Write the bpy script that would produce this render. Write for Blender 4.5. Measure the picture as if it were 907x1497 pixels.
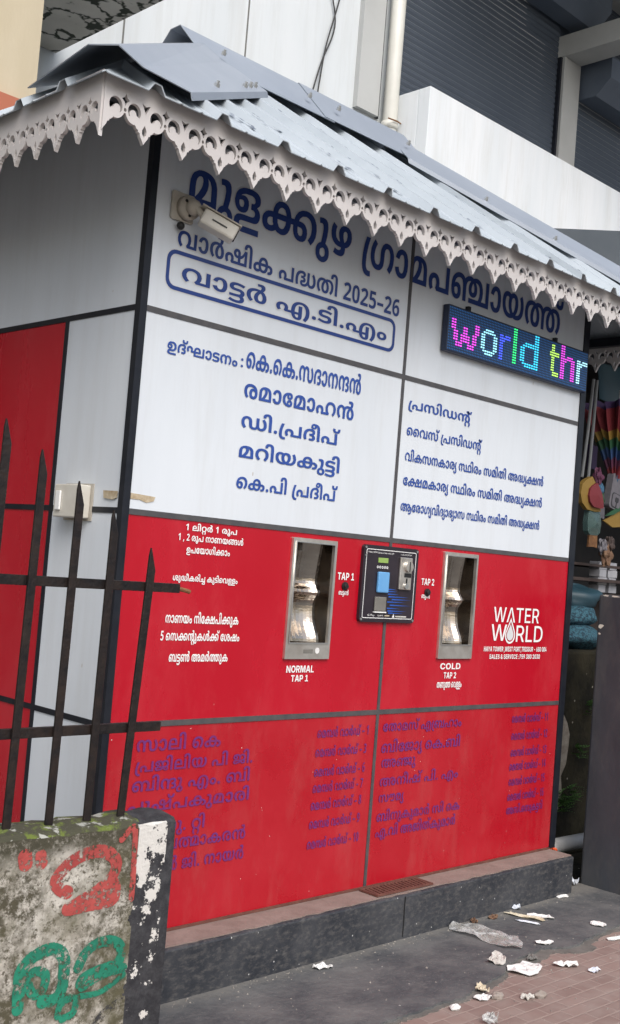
import bpy, math, random
from mathutils import Vector, Matrix
from mathutils.geometry import delaunay_2d_cdt
import numpy as np
R = math.radians
rng = random.Random(7)
for o in list(bpy.data.objects): bpy.data.objects.remove(o)
S = bpy.context.scene
COL = S.collection

# ------------------------------------------------------------------ camera
cam_d = bpy.data.cameras.new('camera'); cam = bpy.data.objects.new('camera', cam_d); COL.objects.link(cam)
yaw, pitch, roll = 0.7799, 0.0474, 0.0802
fw = Vector((math.sin(yaw)*math.cos(pitch), math.cos(yaw)*math.cos(pitch), math.sin(pitch)))
rt = Vector((math.cos(yaw), -math.sin(yaw), 0)); up = rt.cross(fw)
r2 = rt*math.cos(roll) + up*math.sin(roll); u2 = up*math.cos(roll) - rt*math.sin(roll)
M = Matrix((r2, u2, -fw)).transposed().to_4x4(); M.translation = Vector((-2.0038, -2.8351, 1.192))
cam.matrix_world = M
cam_d.sensor_fit = 'VERTICAL'; cam_d.sensor_height = 24; cam_d.lens = 1646.03/1497*24
cam_d.clip_start = .05; cam_d.clip_end = 500
S.camera = cam

# ------------------------------------------------------------------ sky and sun (bright overcast)
W = bpy.data.worlds.new('World'); S.world = W; W.use_nodes = True
nt = W.node_tree; bg = nt.nodes['Background']
sky = nt.nodes.new('ShaderNodeTexSky'); sky.sky_type = 'NISHITA'; sky.sun_disc = False
sky.sun_elevation = R(46); sky.sun_rotation = R(205); sky.air_density = 1.0; sky.dust_density = 4.0; sky.ozone_density = 1.0
hs = nt.nodes.new('ShaderNodeHueSaturation'); hs.inputs['Saturation'].default_value = .75
nt.links.new(sky.outputs[0], hs.inputs['Color']); nt.links.new(hs.outputs[0], bg.inputs['Color'])
bg.inputs['Strength'].default_value = .15
sd = bpy.data.lights.new('sun', 'SUN'); sun = bpy.data.objects.new('sun', sd); COL.objects.link(sun)
sd.energy = 1.5; sd.angle = R(50); sd.color = (.97, .985, 1)
sun.rotation_euler = Vector((-.30, -.63, .72)).to_track_quat('Z', 'Y').to_euler()
S.view_settings.view_transform = 'Standard'; S.view_settings.look = 'None'
S.view_settings.exposure = 0.30; S.view_settings.gamma = 1; S.view_settings.use_curve_mapping = False

# ------------------------------------------------------------------ materials
MATS = {}
def mat(name, c, c2=None, scale=6, rough=.6, metal=0, bump=0, bscale=60, spec=.5, detail=6, lo=.35, hi=.65, coat=0,
        stretch=(1,1,1), rvar=0, specks=None):
    m = bpy.data.materials.new(name); m.use_nodes = True; n = m.node_tree; L = n.links
    p = n.nodes['Principled BSDF']; MATS[name] = m
    p.inputs['Roughness'].default_value = rough; p.inputs['Metallic'].default_value = metal
    p.inputs['Specular IOR Level'].default_value = spec; p.inputs['Coat Weight'].default_value = coat
    p.inputs['Base Color'].default_value = (*c, 1)
    tc = n.nodes.new('ShaderNodeTexCoord'); mp = n.nodes.new('ShaderNodeMapping'); mp.inputs['Scale'].default_value = stretch
    L.new(tc.outputs['Object'], mp.inputs['Vector'])
    col = None
    def noise(sc, dt, a, b):
        t = n.nodes.new('ShaderNodeTexNoise'); t.inputs['Scale'].default_value = sc; t.inputs['Detail'].default_value = dt
        t.inputs['Roughness'].default_value = .62
        L.new(mp.outputs[0], t.inputs['Vector'])
        r = n.nodes.new('ShaderNodeMapRange'); r.inputs['From Min'].default_value = a; r.inputs['From Max'].default_value = b
        L.new(t.outputs['Fac'], r.inputs['Value']); return r.outputs[0]
    def mix(fac, a, b):
        x = n.nodes.new('ShaderNodeMix'); x.data_type = 'RGBA'
        L.new(fac, x.inputs['Factor'])
        for k, v in (('A', a), ('B', b)):
            s = [i for i in x.inputs if i.name == k and i.type == 'RGBA'][0]
            if isinstance(v, tuple): s.default_value = (*v, 1)
            else: L.new(v, s)
        return [o for o in x.outputs if o.type == 'RGBA'][0]
    if c2:
        f = noise(scale, detail, lo, hi); col = mix(f, c, c2)
        if rvar:
            r = n.nodes.new('ShaderNodeMapRange'); r.inputs['To Min'].default_value = rough; r.inputs['To Max'].default_value = rough+rvar
            L.new(f, r.inputs['Value']); L.new(r.outputs[0], p.inputs['Roughness'])
    if specks:                                   # (colour, scale, threshold)
        sc, ss, th = specks
        v = n.nodes.new('ShaderNodeTexVoronoi'); v.inputs['Scale'].default_value = ss; L.new(mp.outputs[0], v.inputs['Vector'])
        r = n.nodes.new('ShaderNodeMath'); r.operation = 'LESS_THAN'; r.inputs[1].default_value = th
        sx = n.nodes.new('ShaderNodeSeparateColor'); L.new(v.outputs['Color'], sx.inputs[0])
        q = n.nodes.new('ShaderNodeMath'); q.operation = 'MULTIPLY'
        g = n.nodes.new('ShaderNodeMath'); g.operation = 'GREATER_THAN'; g.inputs[1].default_value = .6
        L.new(sx.outputs[0], g.inputs[0]); L.new(v.outputs['Distance'], r.inputs[0])
        L.new(r.outputs[0], q.inputs[0]); L.new(g.outputs[0], q.inputs[1])
        col = mix(q.outputs[0], col if col else c, sc)
    if col: L.new(col, p.inputs['Base Color'])
    if bump:
        t = n.nodes.new('ShaderNodeTexNoise'); t.inputs['Scale'].default_value = bscale; t.inputs['Detail'].default_value = 5
        L.new(mp.outputs[0], t.inputs['Vector'])
        b = n.nodes.new('ShaderNodeBump'); b.inputs['Strength'].default_value = bump; b.inputs['Distance'].default_value = .01
        L.new(t.outputs['Fac'], b.inputs['Height']); L.new(b.outputs[0], p.inputs['Normal'])
    m['_mix'] = 1
    return m
def emit(name, c, s):
    m = mat(name, c, rough=.4); p = m.node_tree.nodes['Principled BSDF']
    p.inputs['Emission Color'].default_value = (*c, 1); p.inputs['Emission Strength'].default_value = s; return m

mat('white_panel', (.62,.66,.70), (.67,.71,.75), 2.5, rough=.28, stretch=(1,1,.35), bump=.03, bscale=5, rvar=.1, specks=((.45,.42,.38), 9, .03))
mat('red_panel', (.41,.003,.014), (.45,.005,.019), 2.5, rough=.2, stretch=(1,1,.4), bump=.03, bscale=4, rvar=.12, specks=((.55,.2,.2), 16, .018))
mat('red_panel_low', (.38,.004,.013), (.42,.012,.022), 3, rough=.22, bump=.03, bscale=4, rvar=.2, specks=((.68,.5,.46), 26, .045))
mat('seam', (.055,.055,.06), (.085,.08,.08), 20, rough=.5)
mat('trim_black', (.008,.01,.016), (.016,.018,.024), 12, rough=.4, spec=.3)
mat('navy_vinyl', (.012,.04,.20), rough=.35)
mat('halo_vinyl', (.62,.63,.64), rough=.35)
mat('blue_vinyl', (.02,.06,.28), (.03,.08,.33), 30, rough=.35)
mat('white_vinyl', (.80,.80,.79), rough=.4)
mat('purple_print', (.135,.03,.18), (.19,.02,.11), 26, rough=.3)
mat('fascia', (.53,.50,.485), (.59,.56,.545), 5, rough=.5)
mat('roof_metal', (.37,.415,.45), (.43,.475,.51), 2.2, rough=.5, metal=0, bump=.04, bscale=9, specks=((.25,.28,.34), 14, .035))
mat('cap_metal', (.26,.295,.345), (.29,.325,.375), 3, rough=.42, metal=0, bump=.04, bscale=6)
mat('steel', (.48,.435,.385), (.32,.275,.235), 5, rough=.13, metal=1, bump=.13, bscale=26, stretch=(1,1,2.2))
mat('steel_frame', (.70,.67,.62), (.52,.48,.43), 14, rough=.3, metal=.75, bump=.06, bscale=14)
mat('screw', (.6,.6,.58), rough=.35, metal=.9)
mat('control_black', (.018,.014,.02), (.03,.022,.03), 9, rough=.3)
mat('lcd_green', (.26,.40,.10), rough=.3)
mat('cyan_cover', (.12,.33,.62), (.16,.38,.66), 10, rough=.35)
mat('grey_cover', (.13,.125,.11), (.19,.18,.16), 12, rough=.5)
mat('streak_blue', (.02,.10,.45), rough=.4)
mat('rubber', (.012,.012,.012), rough=.5)
mat('beige_plastic', (.46,.43,.37), (.40,.36,.30), 14, rough=.5)
mat('pale_plastic', (.62,.60,.54), (.56,.53,.46), 12, rough=.45)
mat('tape', (.56,.49,.36), (.32,.23,.13), 30, rough=.7)
mat('led_face', (.012,.022,.055), rough=.45)
mat('iron_black', (.008,.007,.008), (.024,.016,.013), 26, rough=.5, spec=.3, metal=0, bump=.25, bscale=90)
mat('rust', (.16,.07,.03), (.26,.13,.05), 40, rough=.8, bump=.3)
mat('plinth_paint', (.022,.025,.032), (.06,.062,.068), 5, rough=.6, bump=.25, bscale=50, specks=((.45,.45,.44), 34, .09), lo=.42, hi=.75)
mat('ledge_dust', (.20,.15,.13), (.26,.20,.175), 9, rough=.85, bump=.2, bscale=80)
mat('grate_rust', (.10,.035,.026), (.15,.06,.042), 30, rough=.8, bump=.2)
mat('apron_cement', (.056,.060,.066), (.14,.14,.137), 5, rough=.8, bump=.5, bscale=35, specks=((.36,.35,.33), 18, .06), lo=.38, hi=.72)
mat('apron_rim', (.16,.15,.135), (.10,.095,.085), 14, rough=.9, bump=.4)
mat('asphalt', (.13,.127,.12), (.18,.175,.165), 8, rough=.9, bump=.3)
mat('pillar_paint', (.034,.039,.047), (.05,.056,.066), 4, rough=.55, bump=.15, bscale=30, specks=((.45,.42,.38), 12, .03), stretch=(1,1,.5))
mat('chip_white', (.62,.58,.5), rough=.8)
mat('moss_wall', (.010,.009,.006), (.035,.030,.017), 6, rough=.95, bump=.7, bscale=28, specks=((.30,.27,.22), 17, .09), spec=.2)
mat('plaster_patch', (.24,.20,.155), (.40,.35,.28), 22, rough=.9, bump=.5)
mat('pvc', (.55,.55,.54), (.42,.41,.40), 8, rough=.45)
mat('fern', (.10,.22,.05), (.06,.15,.04), 18, rough=.6)
mat('petal', (.62,.08,.015), rough=.7)
mat('building_white', (.60,.64,.66), (.67,.70,.715), 1.3, rough=.7, stretch=(1,1,.3))
mat('building_grey', (.42,.43,.42), (.47,.48,.47), 1.5, rough=.6)
mat('groove', (.16,.16,.15), rough=.8)
mat('parapet_white', (.70,.735,.755), (.78,.80,.815), 2.0, rough=.8, stretch=(1.6,1.6,.25), bump=.1)
mat('shutter', (.05,.064,.086), (.06,.075,.097), 3, rough=.65)
mat('drum', (.10,.125,.165), (.12,.145,.185), 3, rough=.5)
mat('column_grey', (.42,.42,.40), (.47,.47,.45), 3, rough=.75)
mat('soffit', (.36,.36,.34), (.42,.42,.40), 3, rough=.8)
mat('pipe_cream', (.66,.655,.60), (.6,.59,.53), 4, rough=.4)
mat('cable', (.03,.03,.03), rough=.6)
mat('yellow_wall', (.50,.43,.30), (.56,.49,.36), 3, rough=.9, bump=.1, stretch=(1,1,.4))
mat('block_dark', (.10,.10,.09), (.17,.165,.145), 3, rough=.95, bump=.3)  # dark colour of the unseen block that the kiosk side reflects
mat('terracotta', (.42,.14,.08), rough=.8)
mat('awning_grey', (.07,.085,.10), (.09,.105,.12), 3, rough=.6)
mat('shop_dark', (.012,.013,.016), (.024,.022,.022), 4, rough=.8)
mat('shelf_wood', (.035,.022,.018), (.055,.036,.03), 10, rough=.7)
mat('tarp', (.010,.036,.052), (.018,.055,.075), 5, rough=.5)
mat('box_card', (.27,.275,.30), (.34,.345,.365), 14, rough=.7)
mat('net_blue', (.006,.03,.05), (.04,.135,.18), 75, rough=.7, bump=1, bscale=160, lo=.44, hi=.56)
for k, c in dict(violet=(.035,.017,.065), red=(.16,.018,.024), yellow=(.23,.14,.025), green=(.018,.08,.035), blue=(.02,.055,.15),
                 plum=(.10,.025,.06), sky=(.035,.11,.19)).items(): mat('cloth_'+k, c, rough=.7, bump=.2)
mat('case_grey', (.11,.105,.12), (.15,.14,.155), 30, rough=.6)
mat('ink', (.03,.03,.035), rough=.7)
mat('grey_rod', (.16,.165,.17), (.20,.205,.205), 8, rough=.5)
mat('paper_white', (.74,.74,.73), (.62,.61,.58), 30, rough=.8)
mat('paper_blue', (.58,.62,.70), (.70,.72,.75), 40, rough=.8)
mat('paper_cream', (.62,.57,.45), (.50,.42,.28), 24, rough=.8)
mat('paper_grey', (.42,.40,.36), (.60,.58,.54), 30, rough=.8)
mat('leaf_dry', (.12,.06,.035), (.2,.12,.07), 30, rough=.8)
mat('pebble', (.25,.21,.18), (.34,.30,.27), 30, rough=.9)

def nodes(name): m = MATS[name]; return m, m.node_tree, m.node_tree.nodes['Principled BSDF']
# clear film: mostly see-through, glossy
m = mat('clear_film', (.66,.67,.66), (.40,.39,.36), 22, rough=.1, bump=.9, bscale=24, lo=.42, hi=.6)
m.node_tree.nodes['Principled BSDF'].inputs['Alpha'].default_value = .42
m = mat('green_film', (.05,.095,.09), (.08,.13,.12), 12, rough=.2, bump=.3)
m.node_tree.nodes['Principled BSDF'].inputs['Alpha'].default_value = .75
def grime_sheen(name, dust_sheen, amount, sc, stretch=(1,1,1), crack=None):
    """a second, finer layer of dust and, if asked, hairline cracks over a material's own colour"""
    m, n, p = nodes(name); L = n.links; tc = n.nodes.new('ShaderNodeTexCoord'); mp = n.nodes.new('ShaderNodeMapping'); mp.inputs['Scale'].default_value = stretch
    L.new(tc.outputs['Object'], mp.inputs['Vector'])
    old = p.inputs['Base Color'].links[0].from_socket
    def layer(fac, col, old):
        x = n.nodes.new('ShaderNodeMix'); x.data_type = 'RGBA'; L.new(fac, x.inputs['Factor']); C_ = [i for i in x.inputs if i.type == 'RGBA']
        L.new(old, C_[0]); C_[1].default_value = (*col, 1); return [o for o in x.outputs if o.type == 'RGBA'][0]
    t = n.nodes.new('ShaderNodeTexNoise'); t.inputs['Scale'].default_value = sc; t.inputs['Detail'].default_value = 9; t.inputs['Roughness'].default_value = .72
    L.new(mp.outputs[0], t.inputs['Vector'])
    r = n.nodes.new('ShaderNodeMapRange'); r.inputs['From Min'].default_value = .48; r.inputs['From Max'].default_value = .68; r.inputs['To Max'].default_value = amount
    L.new(t.outputs['Fac'], r.inputs['Value']); old = layer(r.outputs[0], dust_sheen, old)
    if crack:
        w = n.nodes.new('ShaderNodeMix'); w.data_type = 'VECTOR'; w.inputs['Factor'].default_value = .18; A = [i for i in w.inputs if i.type == 'VECTOR']
        L.new(tc.outputs['Object'], A[0]); L.new(t.outputs['Color'], A[1])
        v = n.nodes.new('ShaderNodeTexVoronoi'); v.feature = 'DISTANCE_TO_EDGE'; v.inputs['Scale'].default_value = 2.6; L.new([o for o in w.outputs if o.type == 'VECTOR'][0], v.inputs['Vector'])
        q = n.nodes.new('ShaderNodeMapRange'); q.inputs['From Min'].default_value = .006; q.inputs['From Max'].default_value = .016; q.inputs['To Min'].default_value = .55; q.inputs['To Max'].default_value = 0
        L.new(v.outputs['Distance'], q.inputs['Value']); old = layer(q.outputs[0], crack, old)
    L.new(old, p.inputs['Base Color'])
grime_sheen('apron_cement', (.14,.137,.13), .5, 26, (.7,1.4,1), (.24,.23,.21))
def dust_band():
    m, n, p = nodes('apron_cement'); L = n.links; tc = n.nodes.new('ShaderNodeTexCoord'); sp = n.nodes.new('ShaderNodeSeparateXYZ'); L.new(tc.outputs['Object'], sp.inputs[0])
    t = n.nodes.new('ShaderNodeTexNoise'); t.inputs['Scale'].default_value = 14; t.inputs['Detail'].default_value = 8; t.inputs['Roughness'].default_value = .7; L.new(tc.outputs['Object'], t.inputs['Vector'])
    a = n.nodes.new('ShaderNodeMath'); a.operation = 'MULTIPLY_ADD'; a.inputs[1].default_value = .16; L.new(t.outputs['Fac'], a.inputs[0]); L.new(sp.outputs[1], a.inputs[2])
    r = n.nodes.new('ShaderNodeMapRange'); r.inputs['From Min'].default_value = -.115; r.inputs['From Max'].default_value = -.06; r.inputs['To Max'].default_value = .75; L.new(a.outputs[0], r.inputs['Value'])
    old = p.inputs['Base Color'].links[0].from_socket; x = n.nodes.new('ShaderNodeMix'); x.data_type = 'RGBA'; L.new(r.outputs[0], x.inputs['Factor'])
    C_ = [i for i in x.inputs if i.type == 'RGBA']; L.new(old, C_[0]); C_[1].default_value = (.17,.16,.145,1)
    L.new([o for o in x.outputs if o.type == 'RGBA'][0], p.inputs['Base Color'])
dust_band()
grime_sheen('plinth_paint', (.15,.14,.13), .55, 30, (1,1,2.0))
grime_sheen('white_panel', (.50,.51,.51), .28, 5, (2.2,2.2,.22))
grime_sheen('building_white', (.48,.49,.47), .4, 2.5, (2.5,2.5,.2))
grime_sheen('parapet_white', (.55,.55,.52), .4, 3, (3,3,.25))
grime_sheen('ledge_dust', (.17,.12,.10), .6, 22)
grime_sheen('pillar_paint', (.10,.095,.09), .5, 6, (1,1,.4))
grime_sheen('red_panel_low', (.42,.09,.085), .28, 5, (1.5,1,.5))
grime_sheen('red_panel', (.52,.06,.07), .35, 2.2, (1.2,1,.6))  # pinkish patches painted in place of blurred street reflections
grime_sheen('roof_metal', (.36,.40,.44), .3, 7, (2,.6,1))
# worn wall paint for the graffiti: breaks up to let the wall show
def worn(name, c, c2, thr=.40):
    m = mat(name, c, c2, 14, rough=.8, bump=.3); n = m.node_tree; p = n.nodes['Principled BSDF']
    tc = n.nodes.new('ShaderNodeTexCoord'); t = n.nodes.new('ShaderNodeTexNoise'); t.inputs['Scale'].default_value = 75; t.inputs['Detail'].default_value = 8
    t.inputs['Roughness'].default_value = .75
    n.links.new(tc.outputs['Object'], t.inputs['Vector'])
    r = n.nodes.new('ShaderNodeMapRange'); r.inputs['From Min'].default_value = thr; r.inputs['From Max'].default_value = thr+.05
    n.links.new(t.outputs['Fac'], r.inputs['Value']); n.links.new(r.outputs[0], p.inputs['Alpha'])
    return m
worn('graffiti_red', (.40,.07,.06), (.30,.045,.04), .43); worn('graffiti_green', (.012,.22,.13), (.008,.13,.08), .43); worn('graffiti_black', (.03,.03,.032), (.05,.05,.05), .5)

def setup_wall():
    """old whitewashed compound wall: mould, moss on the coping and a flaking black band at its end"""
    m = mat('compound_wall', (.5,.48,.43), rough=.95); n = m.node_tree; L = n.links; p = n.nodes['Principled BSDF']
    tc = n.nodes.new('ShaderNodeTexCoord'); sp = n.nodes.new('ShaderNodeSeparateXYZ'); L.new(tc.outputs['Object'], sp.inputs[0])
    def nz(sc, det, a, b, rg=.65, off=0):
        t = n.nodes.new('ShaderNodeTexNoise'); t.inputs['Scale'].default_value = sc; t.inputs['Detail'].default_value = det; t.inputs['Roughness'].default_value = rg
        v = n.nodes.new('ShaderNodeVectorMath'); v.operation = 'ADD'; v.inputs[1].default_value = (off, off*.7, off*1.3)
        L.new(tc.outputs['Object'], v.inputs[0]); L.new(v.outputs[0], t.inputs['Vector'])
        r = n.nodes.new('ShaderNodeMapRange'); r.inputs['From Min'].default_value = a; r.inputs['From Max'].default_value = b
        L.new(t.outputs['Fac'], r.inputs['Value']); return r.outputs[0], t.outputs['Fac']
    def mix(fac, a, b):
        x = n.nodes.new('ShaderNodeMix'); x.data_type = 'RGBA'; L.new(fac, x.inputs['Factor'])
        for k, v in (('A', a), ('B', b)):
            s = [i for i in x.inputs if i.name == k and i.type == 'RGBA'][0]
            if isinstance(v, tuple): s.default_value = (*v, 1)
            else: L.new(v, s)
        return [o for o in x.outputs if o.type == 'RGBA'][0]
    def mth(op, a, b):
        x = n.nodes.new('ShaderNodeMath'); x.operation = op
        for i, v in enumerate((a, b)):
            if isinstance(v, (int, float)): x.inputs[i].default_value = v
            else: L.new(v, x.inputs[i])
        x.use_clamp = op in ('MULTIPLY',)
        return x.outputs[0]
    base = mix(nz(9, 8, .42, .66)[0], (.60,.57,.51), (.40,.37,.31))
    base = mix(nz(85, 6, .52, .60, .75, 3)[0], base, (.12,.105,.08))              # fine pitting
    big = nz(5.5, 6, .42, .55, .6, 11)[0]
    fine = nz(42, 6, .38, .56, .75, 5)[0]
    base = mix(mth('MULTIPLY', big, fine), base, (.075,.066,.042))                # mould
    olive = nz(7, 6, .45, .60, .65, 23)[0]
    base = mix(mth('MULTIPLY', olive, .75), base, (.10,.092,.05))
    # dark wet band below the coping
    zt = n.nodes.new('ShaderNodeMapRange'); zt.inputs['From Min'].default_value = .50; zt.inputs['From Max'].default_value = .545
    L.new(mth('ADD', sp.outputs[2], mth('MULTIPLY', nz(7, 4, .3, .7, .6, 31)[0], .035)), zt.inputs['Value'])
    base = mix(mth('MULTIPLY', zt.outputs[0], nz(50, 6, .3, .5, .75, 8)[0]), base, (.06,.055,.035))
    # black band at the end of the wall, edge wavers, flakes off
    edge = mth('ADD', sp.outputs[0], mth('MULTIPLY', mth('SUBTRACT', nz(16, 6, 0, 1, .7, 2)[1], .5), .09))
    black = mth('GREATER_THAN', edge, -.337)
    fl = nz(18, 7, .52, .54, .7, 41)[0]
    zhi = n.nodes.new('ShaderNodeMapRange'); zhi.inputs['From Min'].default_value = .34; zhi.inputs['From Max'].default_value = .47
    L.new(sp.outputs[2], zhi.inputs['Value'])
    nf = nz(15, 8, 0, 1, .72, 44)[1]
    flk = mth('GREATER_THAN', mth('ADD', nf, mth('MULTIPLY', zhi.outputs[0], .125)), .585)
    flk = mth('MAXIMUM', flk, mth('MULTIPLY', nz(24, 7, .60, .62, .7, 17)[0], 1))
    ztop = mth('LESS_THAN', sp.outputs[2], .545); flk = mth('MULTIPLY', flk, ztop)
    xin = mth('LESS_THAN', mth('ADD', edge, 0), -.252); flk = mth('MULTIPLY', flk, xin)
    keep = mth('MULTIPLY', black, mth('SUBTRACT', 1, flk))
    blk = mix(nz(30, 6, .4, .7, .7, 6)[0], (.022,.022,.026), (.06,.06,.065))
    whitef = mth('MULTIPLY', black, flk)
    base = mix(whitef, base, (.66,.64,.60)); base = mix(keep, base, blk)
    # moss on the top face
    ge = n.nodes.new('ShaderNodeNewGeometry'); sn = n.nodes.new('ShaderNodeSeparateXYZ'); L.new(ge.outputs['Normal'], sn.inputs[0])
    top = mth('MULTIPLY', mth('GREATER_THAN', sn.outputs[2], .35), mth('SUBTRACT', 1, black))
    tcol = mix(nz(26, 7, .52, .60, .7, 9)[0], (.06,.058,.036), (.13,.17,.03))
    tcol = mix(nz(19, 7, .555, .59, .7, 19)[0], tcol, (.40,.40,.36))
    base = mix(top, base, tcol)
    L.new(base, p.inputs['Base Color'])
    b = n.nodes.new('ShaderNodeBump'); b.inputs['Strength'].default_value = .8; b.inputs['Distance'].default_value = .006
    L.new(nz(70, 8, 0, 1, .75)[1], b.inputs['Height']); L.new(b.outputs[0], p.inputs['Normal'])
setup_wall()

def setup_bricks():
    m = mat('paver_brick', (.2,.13,.11), rough=.85); n = m.node_tree; L = n.links; p = n.nodes['Principled BSDF']
    tc = n.nodes.new('ShaderNodeTexCoord'); mp = n.nodes.new('ShaderNodeMapping'); mp.inputs['Rotation'].default_value = (0,0,R(1.5))
    L.new(tc.outputs['Object'], mp.inputs['Vector'])
    b = n.nodes.new('ShaderNodeTexBrick'); L.new(mp.outputs[0], b.inputs['Vector'])
    b.inputs['Scale'].default_value = 1; b.inputs['Brick Width'].default_value = .112; b.inputs['Row Height'].default_value = .055
    b.inputs['Mortar Size'].default_value = .0042; b.inputs['Mortar Smooth'].default_value = .35; b.offset = .5
    b.inputs['Color1'].default_value = (.21,.145,.125,1); b.inputs['Color2'].default_value = (.255,.18,.155,1); b.inputs['Mortar'].default_value = (.29,.22,.19,1)
    t = n.nodes.new('ShaderNodeTexNoise'); t.inputs['Scale'].default_value = 12; t.inputs['Detail'].default_value = 8; L.new(tc.outputs['Object'], t.inputs['Vector'])
    r = n.nodes.new('ShaderNodeMapRange'); r.inputs['From Min'].default_value = .4; r.inputs['From Max'].default_value = .7; r.inputs['To Max'].default_value = .55
    L.new(t.outputs['Fac'], r.inputs['Value'])
    x = n.nodes.new('ShaderNodeMix'); x.data_type = 'RGBA'; L.new(r.outputs[0], x.inputs['Factor'])
    A = [i for i in x.inputs if i.type == 'RGBA']; L.new(b.outputs['Color'], A[0]); A[1].default_value = (.30,.245,.215,1)
    L.new([o for o in x.outputs if o.type == 'RGBA'][0], p.inputs['Base Color'])
    bp = n.nodes.new('ShaderNodeBump'); bp.inputs['Strength'].default_value = .5; bp.inputs['Distance'].default_value = .008; bp.invert = True
    ad = n.nodes.new('ShaderNodeMath'); ad.operation = 'ADD'; L.new(b.outputs['Fac'], ad.inputs[0]); L.new(t.outputs['Fac'], ad.inputs[1])
    L.new(ad.outputs[0], bp.inputs['Height']); L.new(bp.outputs[0], p.inputs['Normal'])
setup_bricks()

# ------------------------------------------------------------------ mesh helpers
def link(name, v, f, m, parent=None, smooth=False, mats=None, fm=None):
    me = bpy.data.meshes.new(name); me.from_pydata([tuple(map(float, q)) for q in v], [], f); me.update()
    for x in (mats or [m]): me.materials.append(MATS[x])
    if fm: me.polygons.foreach_set('material_index', fm)
    if smooth: me.polygons.foreach_set('use_smooth', [True]*len(me.polygons))
    o = bpy.data.objects.new(name, me); COL.objects.link(o)
    if parent is not None:
        o.parent = parent
        if parent.type == 'EMPTY': o.matrix_parent_inverse = Matrix.Translation(-Vector(parent.location))
    return o
class MB:
    def __init__(s): s.v = []; s.f = []
    def add(s, v, f):
        k = len(s.v); s.v += [tuple(q) for q in v]; s.f += [tuple(i+k for i in q) for q in f]; return s
    def box(s, x0, x1, y0, y1, z0, z1):
        return s.add([(x,y,z) for x in (x0,x1) for y in (y0,y1) for z in (z0,z1)],
                     [(0,1,3,2),(4,6,7,5),(0,4,5,1),(2,3,7,6),(0,2,6,4),(1,5,7,3)])
    def obox(s, c, ax, ay, az):                    # oriented box, half-axis vectors
        c = Vector(c); ax, ay, az = map(Vector, (ax, ay, az))
        return s.add([c+ax*i+ay*j+az*k for i in (-1,1) for j in (-1,1) for k in (-1,1)],
                     [(0,1,3,2),(4,6,7,5),(0,4,5,1),(2,3,7,6),(0,2,6,4),(1,5,7,3)])
    def tube(s, pts, r, n=10, cap=True):
        pts = [Vector(q) for q in pts]; rings = []
        rr = r if isinstance(r, (list, tuple)) else [r]*len(pts)
        for i, q in enumerate(pts):
            d = (pts[min(i+1, len(pts)-1)] - pts[max(i-1, 0)]).normalized()
            a = d.cross(Vector((0,0,1)) if abs(d.z) < .9 else Vector((1,0,0))).normalized(); b = d.cross(a)
            rings.append([q + (a*math.cos(2*math.pi*k/n) + b*math.sin(2*math.pi*k/n))*rr[i] for k in range(n)])
        base = len(s.v); s.v += [tuple(q) for g in rings for q in g]
        for i in range(len(pts)-1):
            for k in range(n):
                a = base+i*n+k; b = base+i*n+(k+1) % n; s.f.append((a, b, b+n, a+n))
        if cap: s.f.append(tuple(base+k for k in range(n))[::-1]); s.f.append(tuple(base+(len(pts)-1)*n+k for k in range(n)))
        return s
    def ball(s, c, rx, ry, rz, n=12, m=8, jit=0):
        k = len(s.v); c = Vector(c)
        for i in range(m+1):
            th = math.pi*i/m
            for j in range(n):
                ph = 2*math.pi*j/n; q = 1+rng.uniform(-jit, jit)
                s.v.append(tuple(c+Vector((rx*math.sin(th)*math.cos(ph)*q, ry*math.sin(th)*math.sin(ph)*q, rz*math.cos(th)*q))))
        for i in range(m):
            for j in range(n): a = k+i*n+j; b = k+i*n+(j+1) % n; s.f.append((a, a+n, b+n, b))
        return s
    def build(s, name, m, parent=None, smooth=False, bevel=0):
        o = link(name, s.v, s.f, m, parent, smooth)
        if bevel:
            b = o.modifiers.new('bevel', 'BEVEL'); b.width = bevel; b.segments = 2; b.limit_method = 'ANGLE'
        return o
def box(name, m, x0, x1, y0, y1, z0, z1, parent=None, bevel=0): return MB().box(x0,x1,y0,y1,z0,z1).build(name, m, parent, bevel=bevel)

def fill2d(cons):
    """non-zero fill of closed contours -> verts, triangles"""
    pts = []; edges = []; segs = []
    for c in cons:
        k = len(pts); n = len(c); pts += [Vector((float(x), float(y))) for x, y in c]
        edges += [(k+i, k+(i+1) % n) for i in range(n)]
    P = np.array([tuple(q) for q in pts]); E = np.array(edges)
    v, _, f, _, _, _ = delaunay_2d_cdt(pts, edges, [], 0, 1e-7, False)
    V = np.array([tuple(q) for q in v]); F = np.array(f)
    if len(F) == 0: return V, []
    c = V[F].mean(1); A = P[E[:,0]]; B = P[E[:,1]]; keep = []
    for blk in range(0, len(c), 400):
        q = c[blk:blk+400][:,None,:]
        up_ = (A[None,:,1] <= q[...,1]) & (B[None,:,1] > q[...,1]); dn = (A[None,:,1] > q[...,1]) & (B[None,:,1] <= q[...,1])
        cr = (B[None,:,0]-A[None,:,0])*(q[...,1]-A[None,:,1]) - (q[...,0]-A[None,:,0])*(B[None,:,1]-A[None,:,1])
        keep.append(((up_ & (cr > 0)).sum(1) - (dn & (cr < 0)).sum(1)) != 0)
    return V, F[np.concatenate(keep)].tolist()
XZ = lambda x, z, d: (x, d, z)      # plate lies in x-z, depth d along y
YZ = lambda y, z, d: (d, y, z)
XY = lambda x, y, d: (x, y, d)
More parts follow.
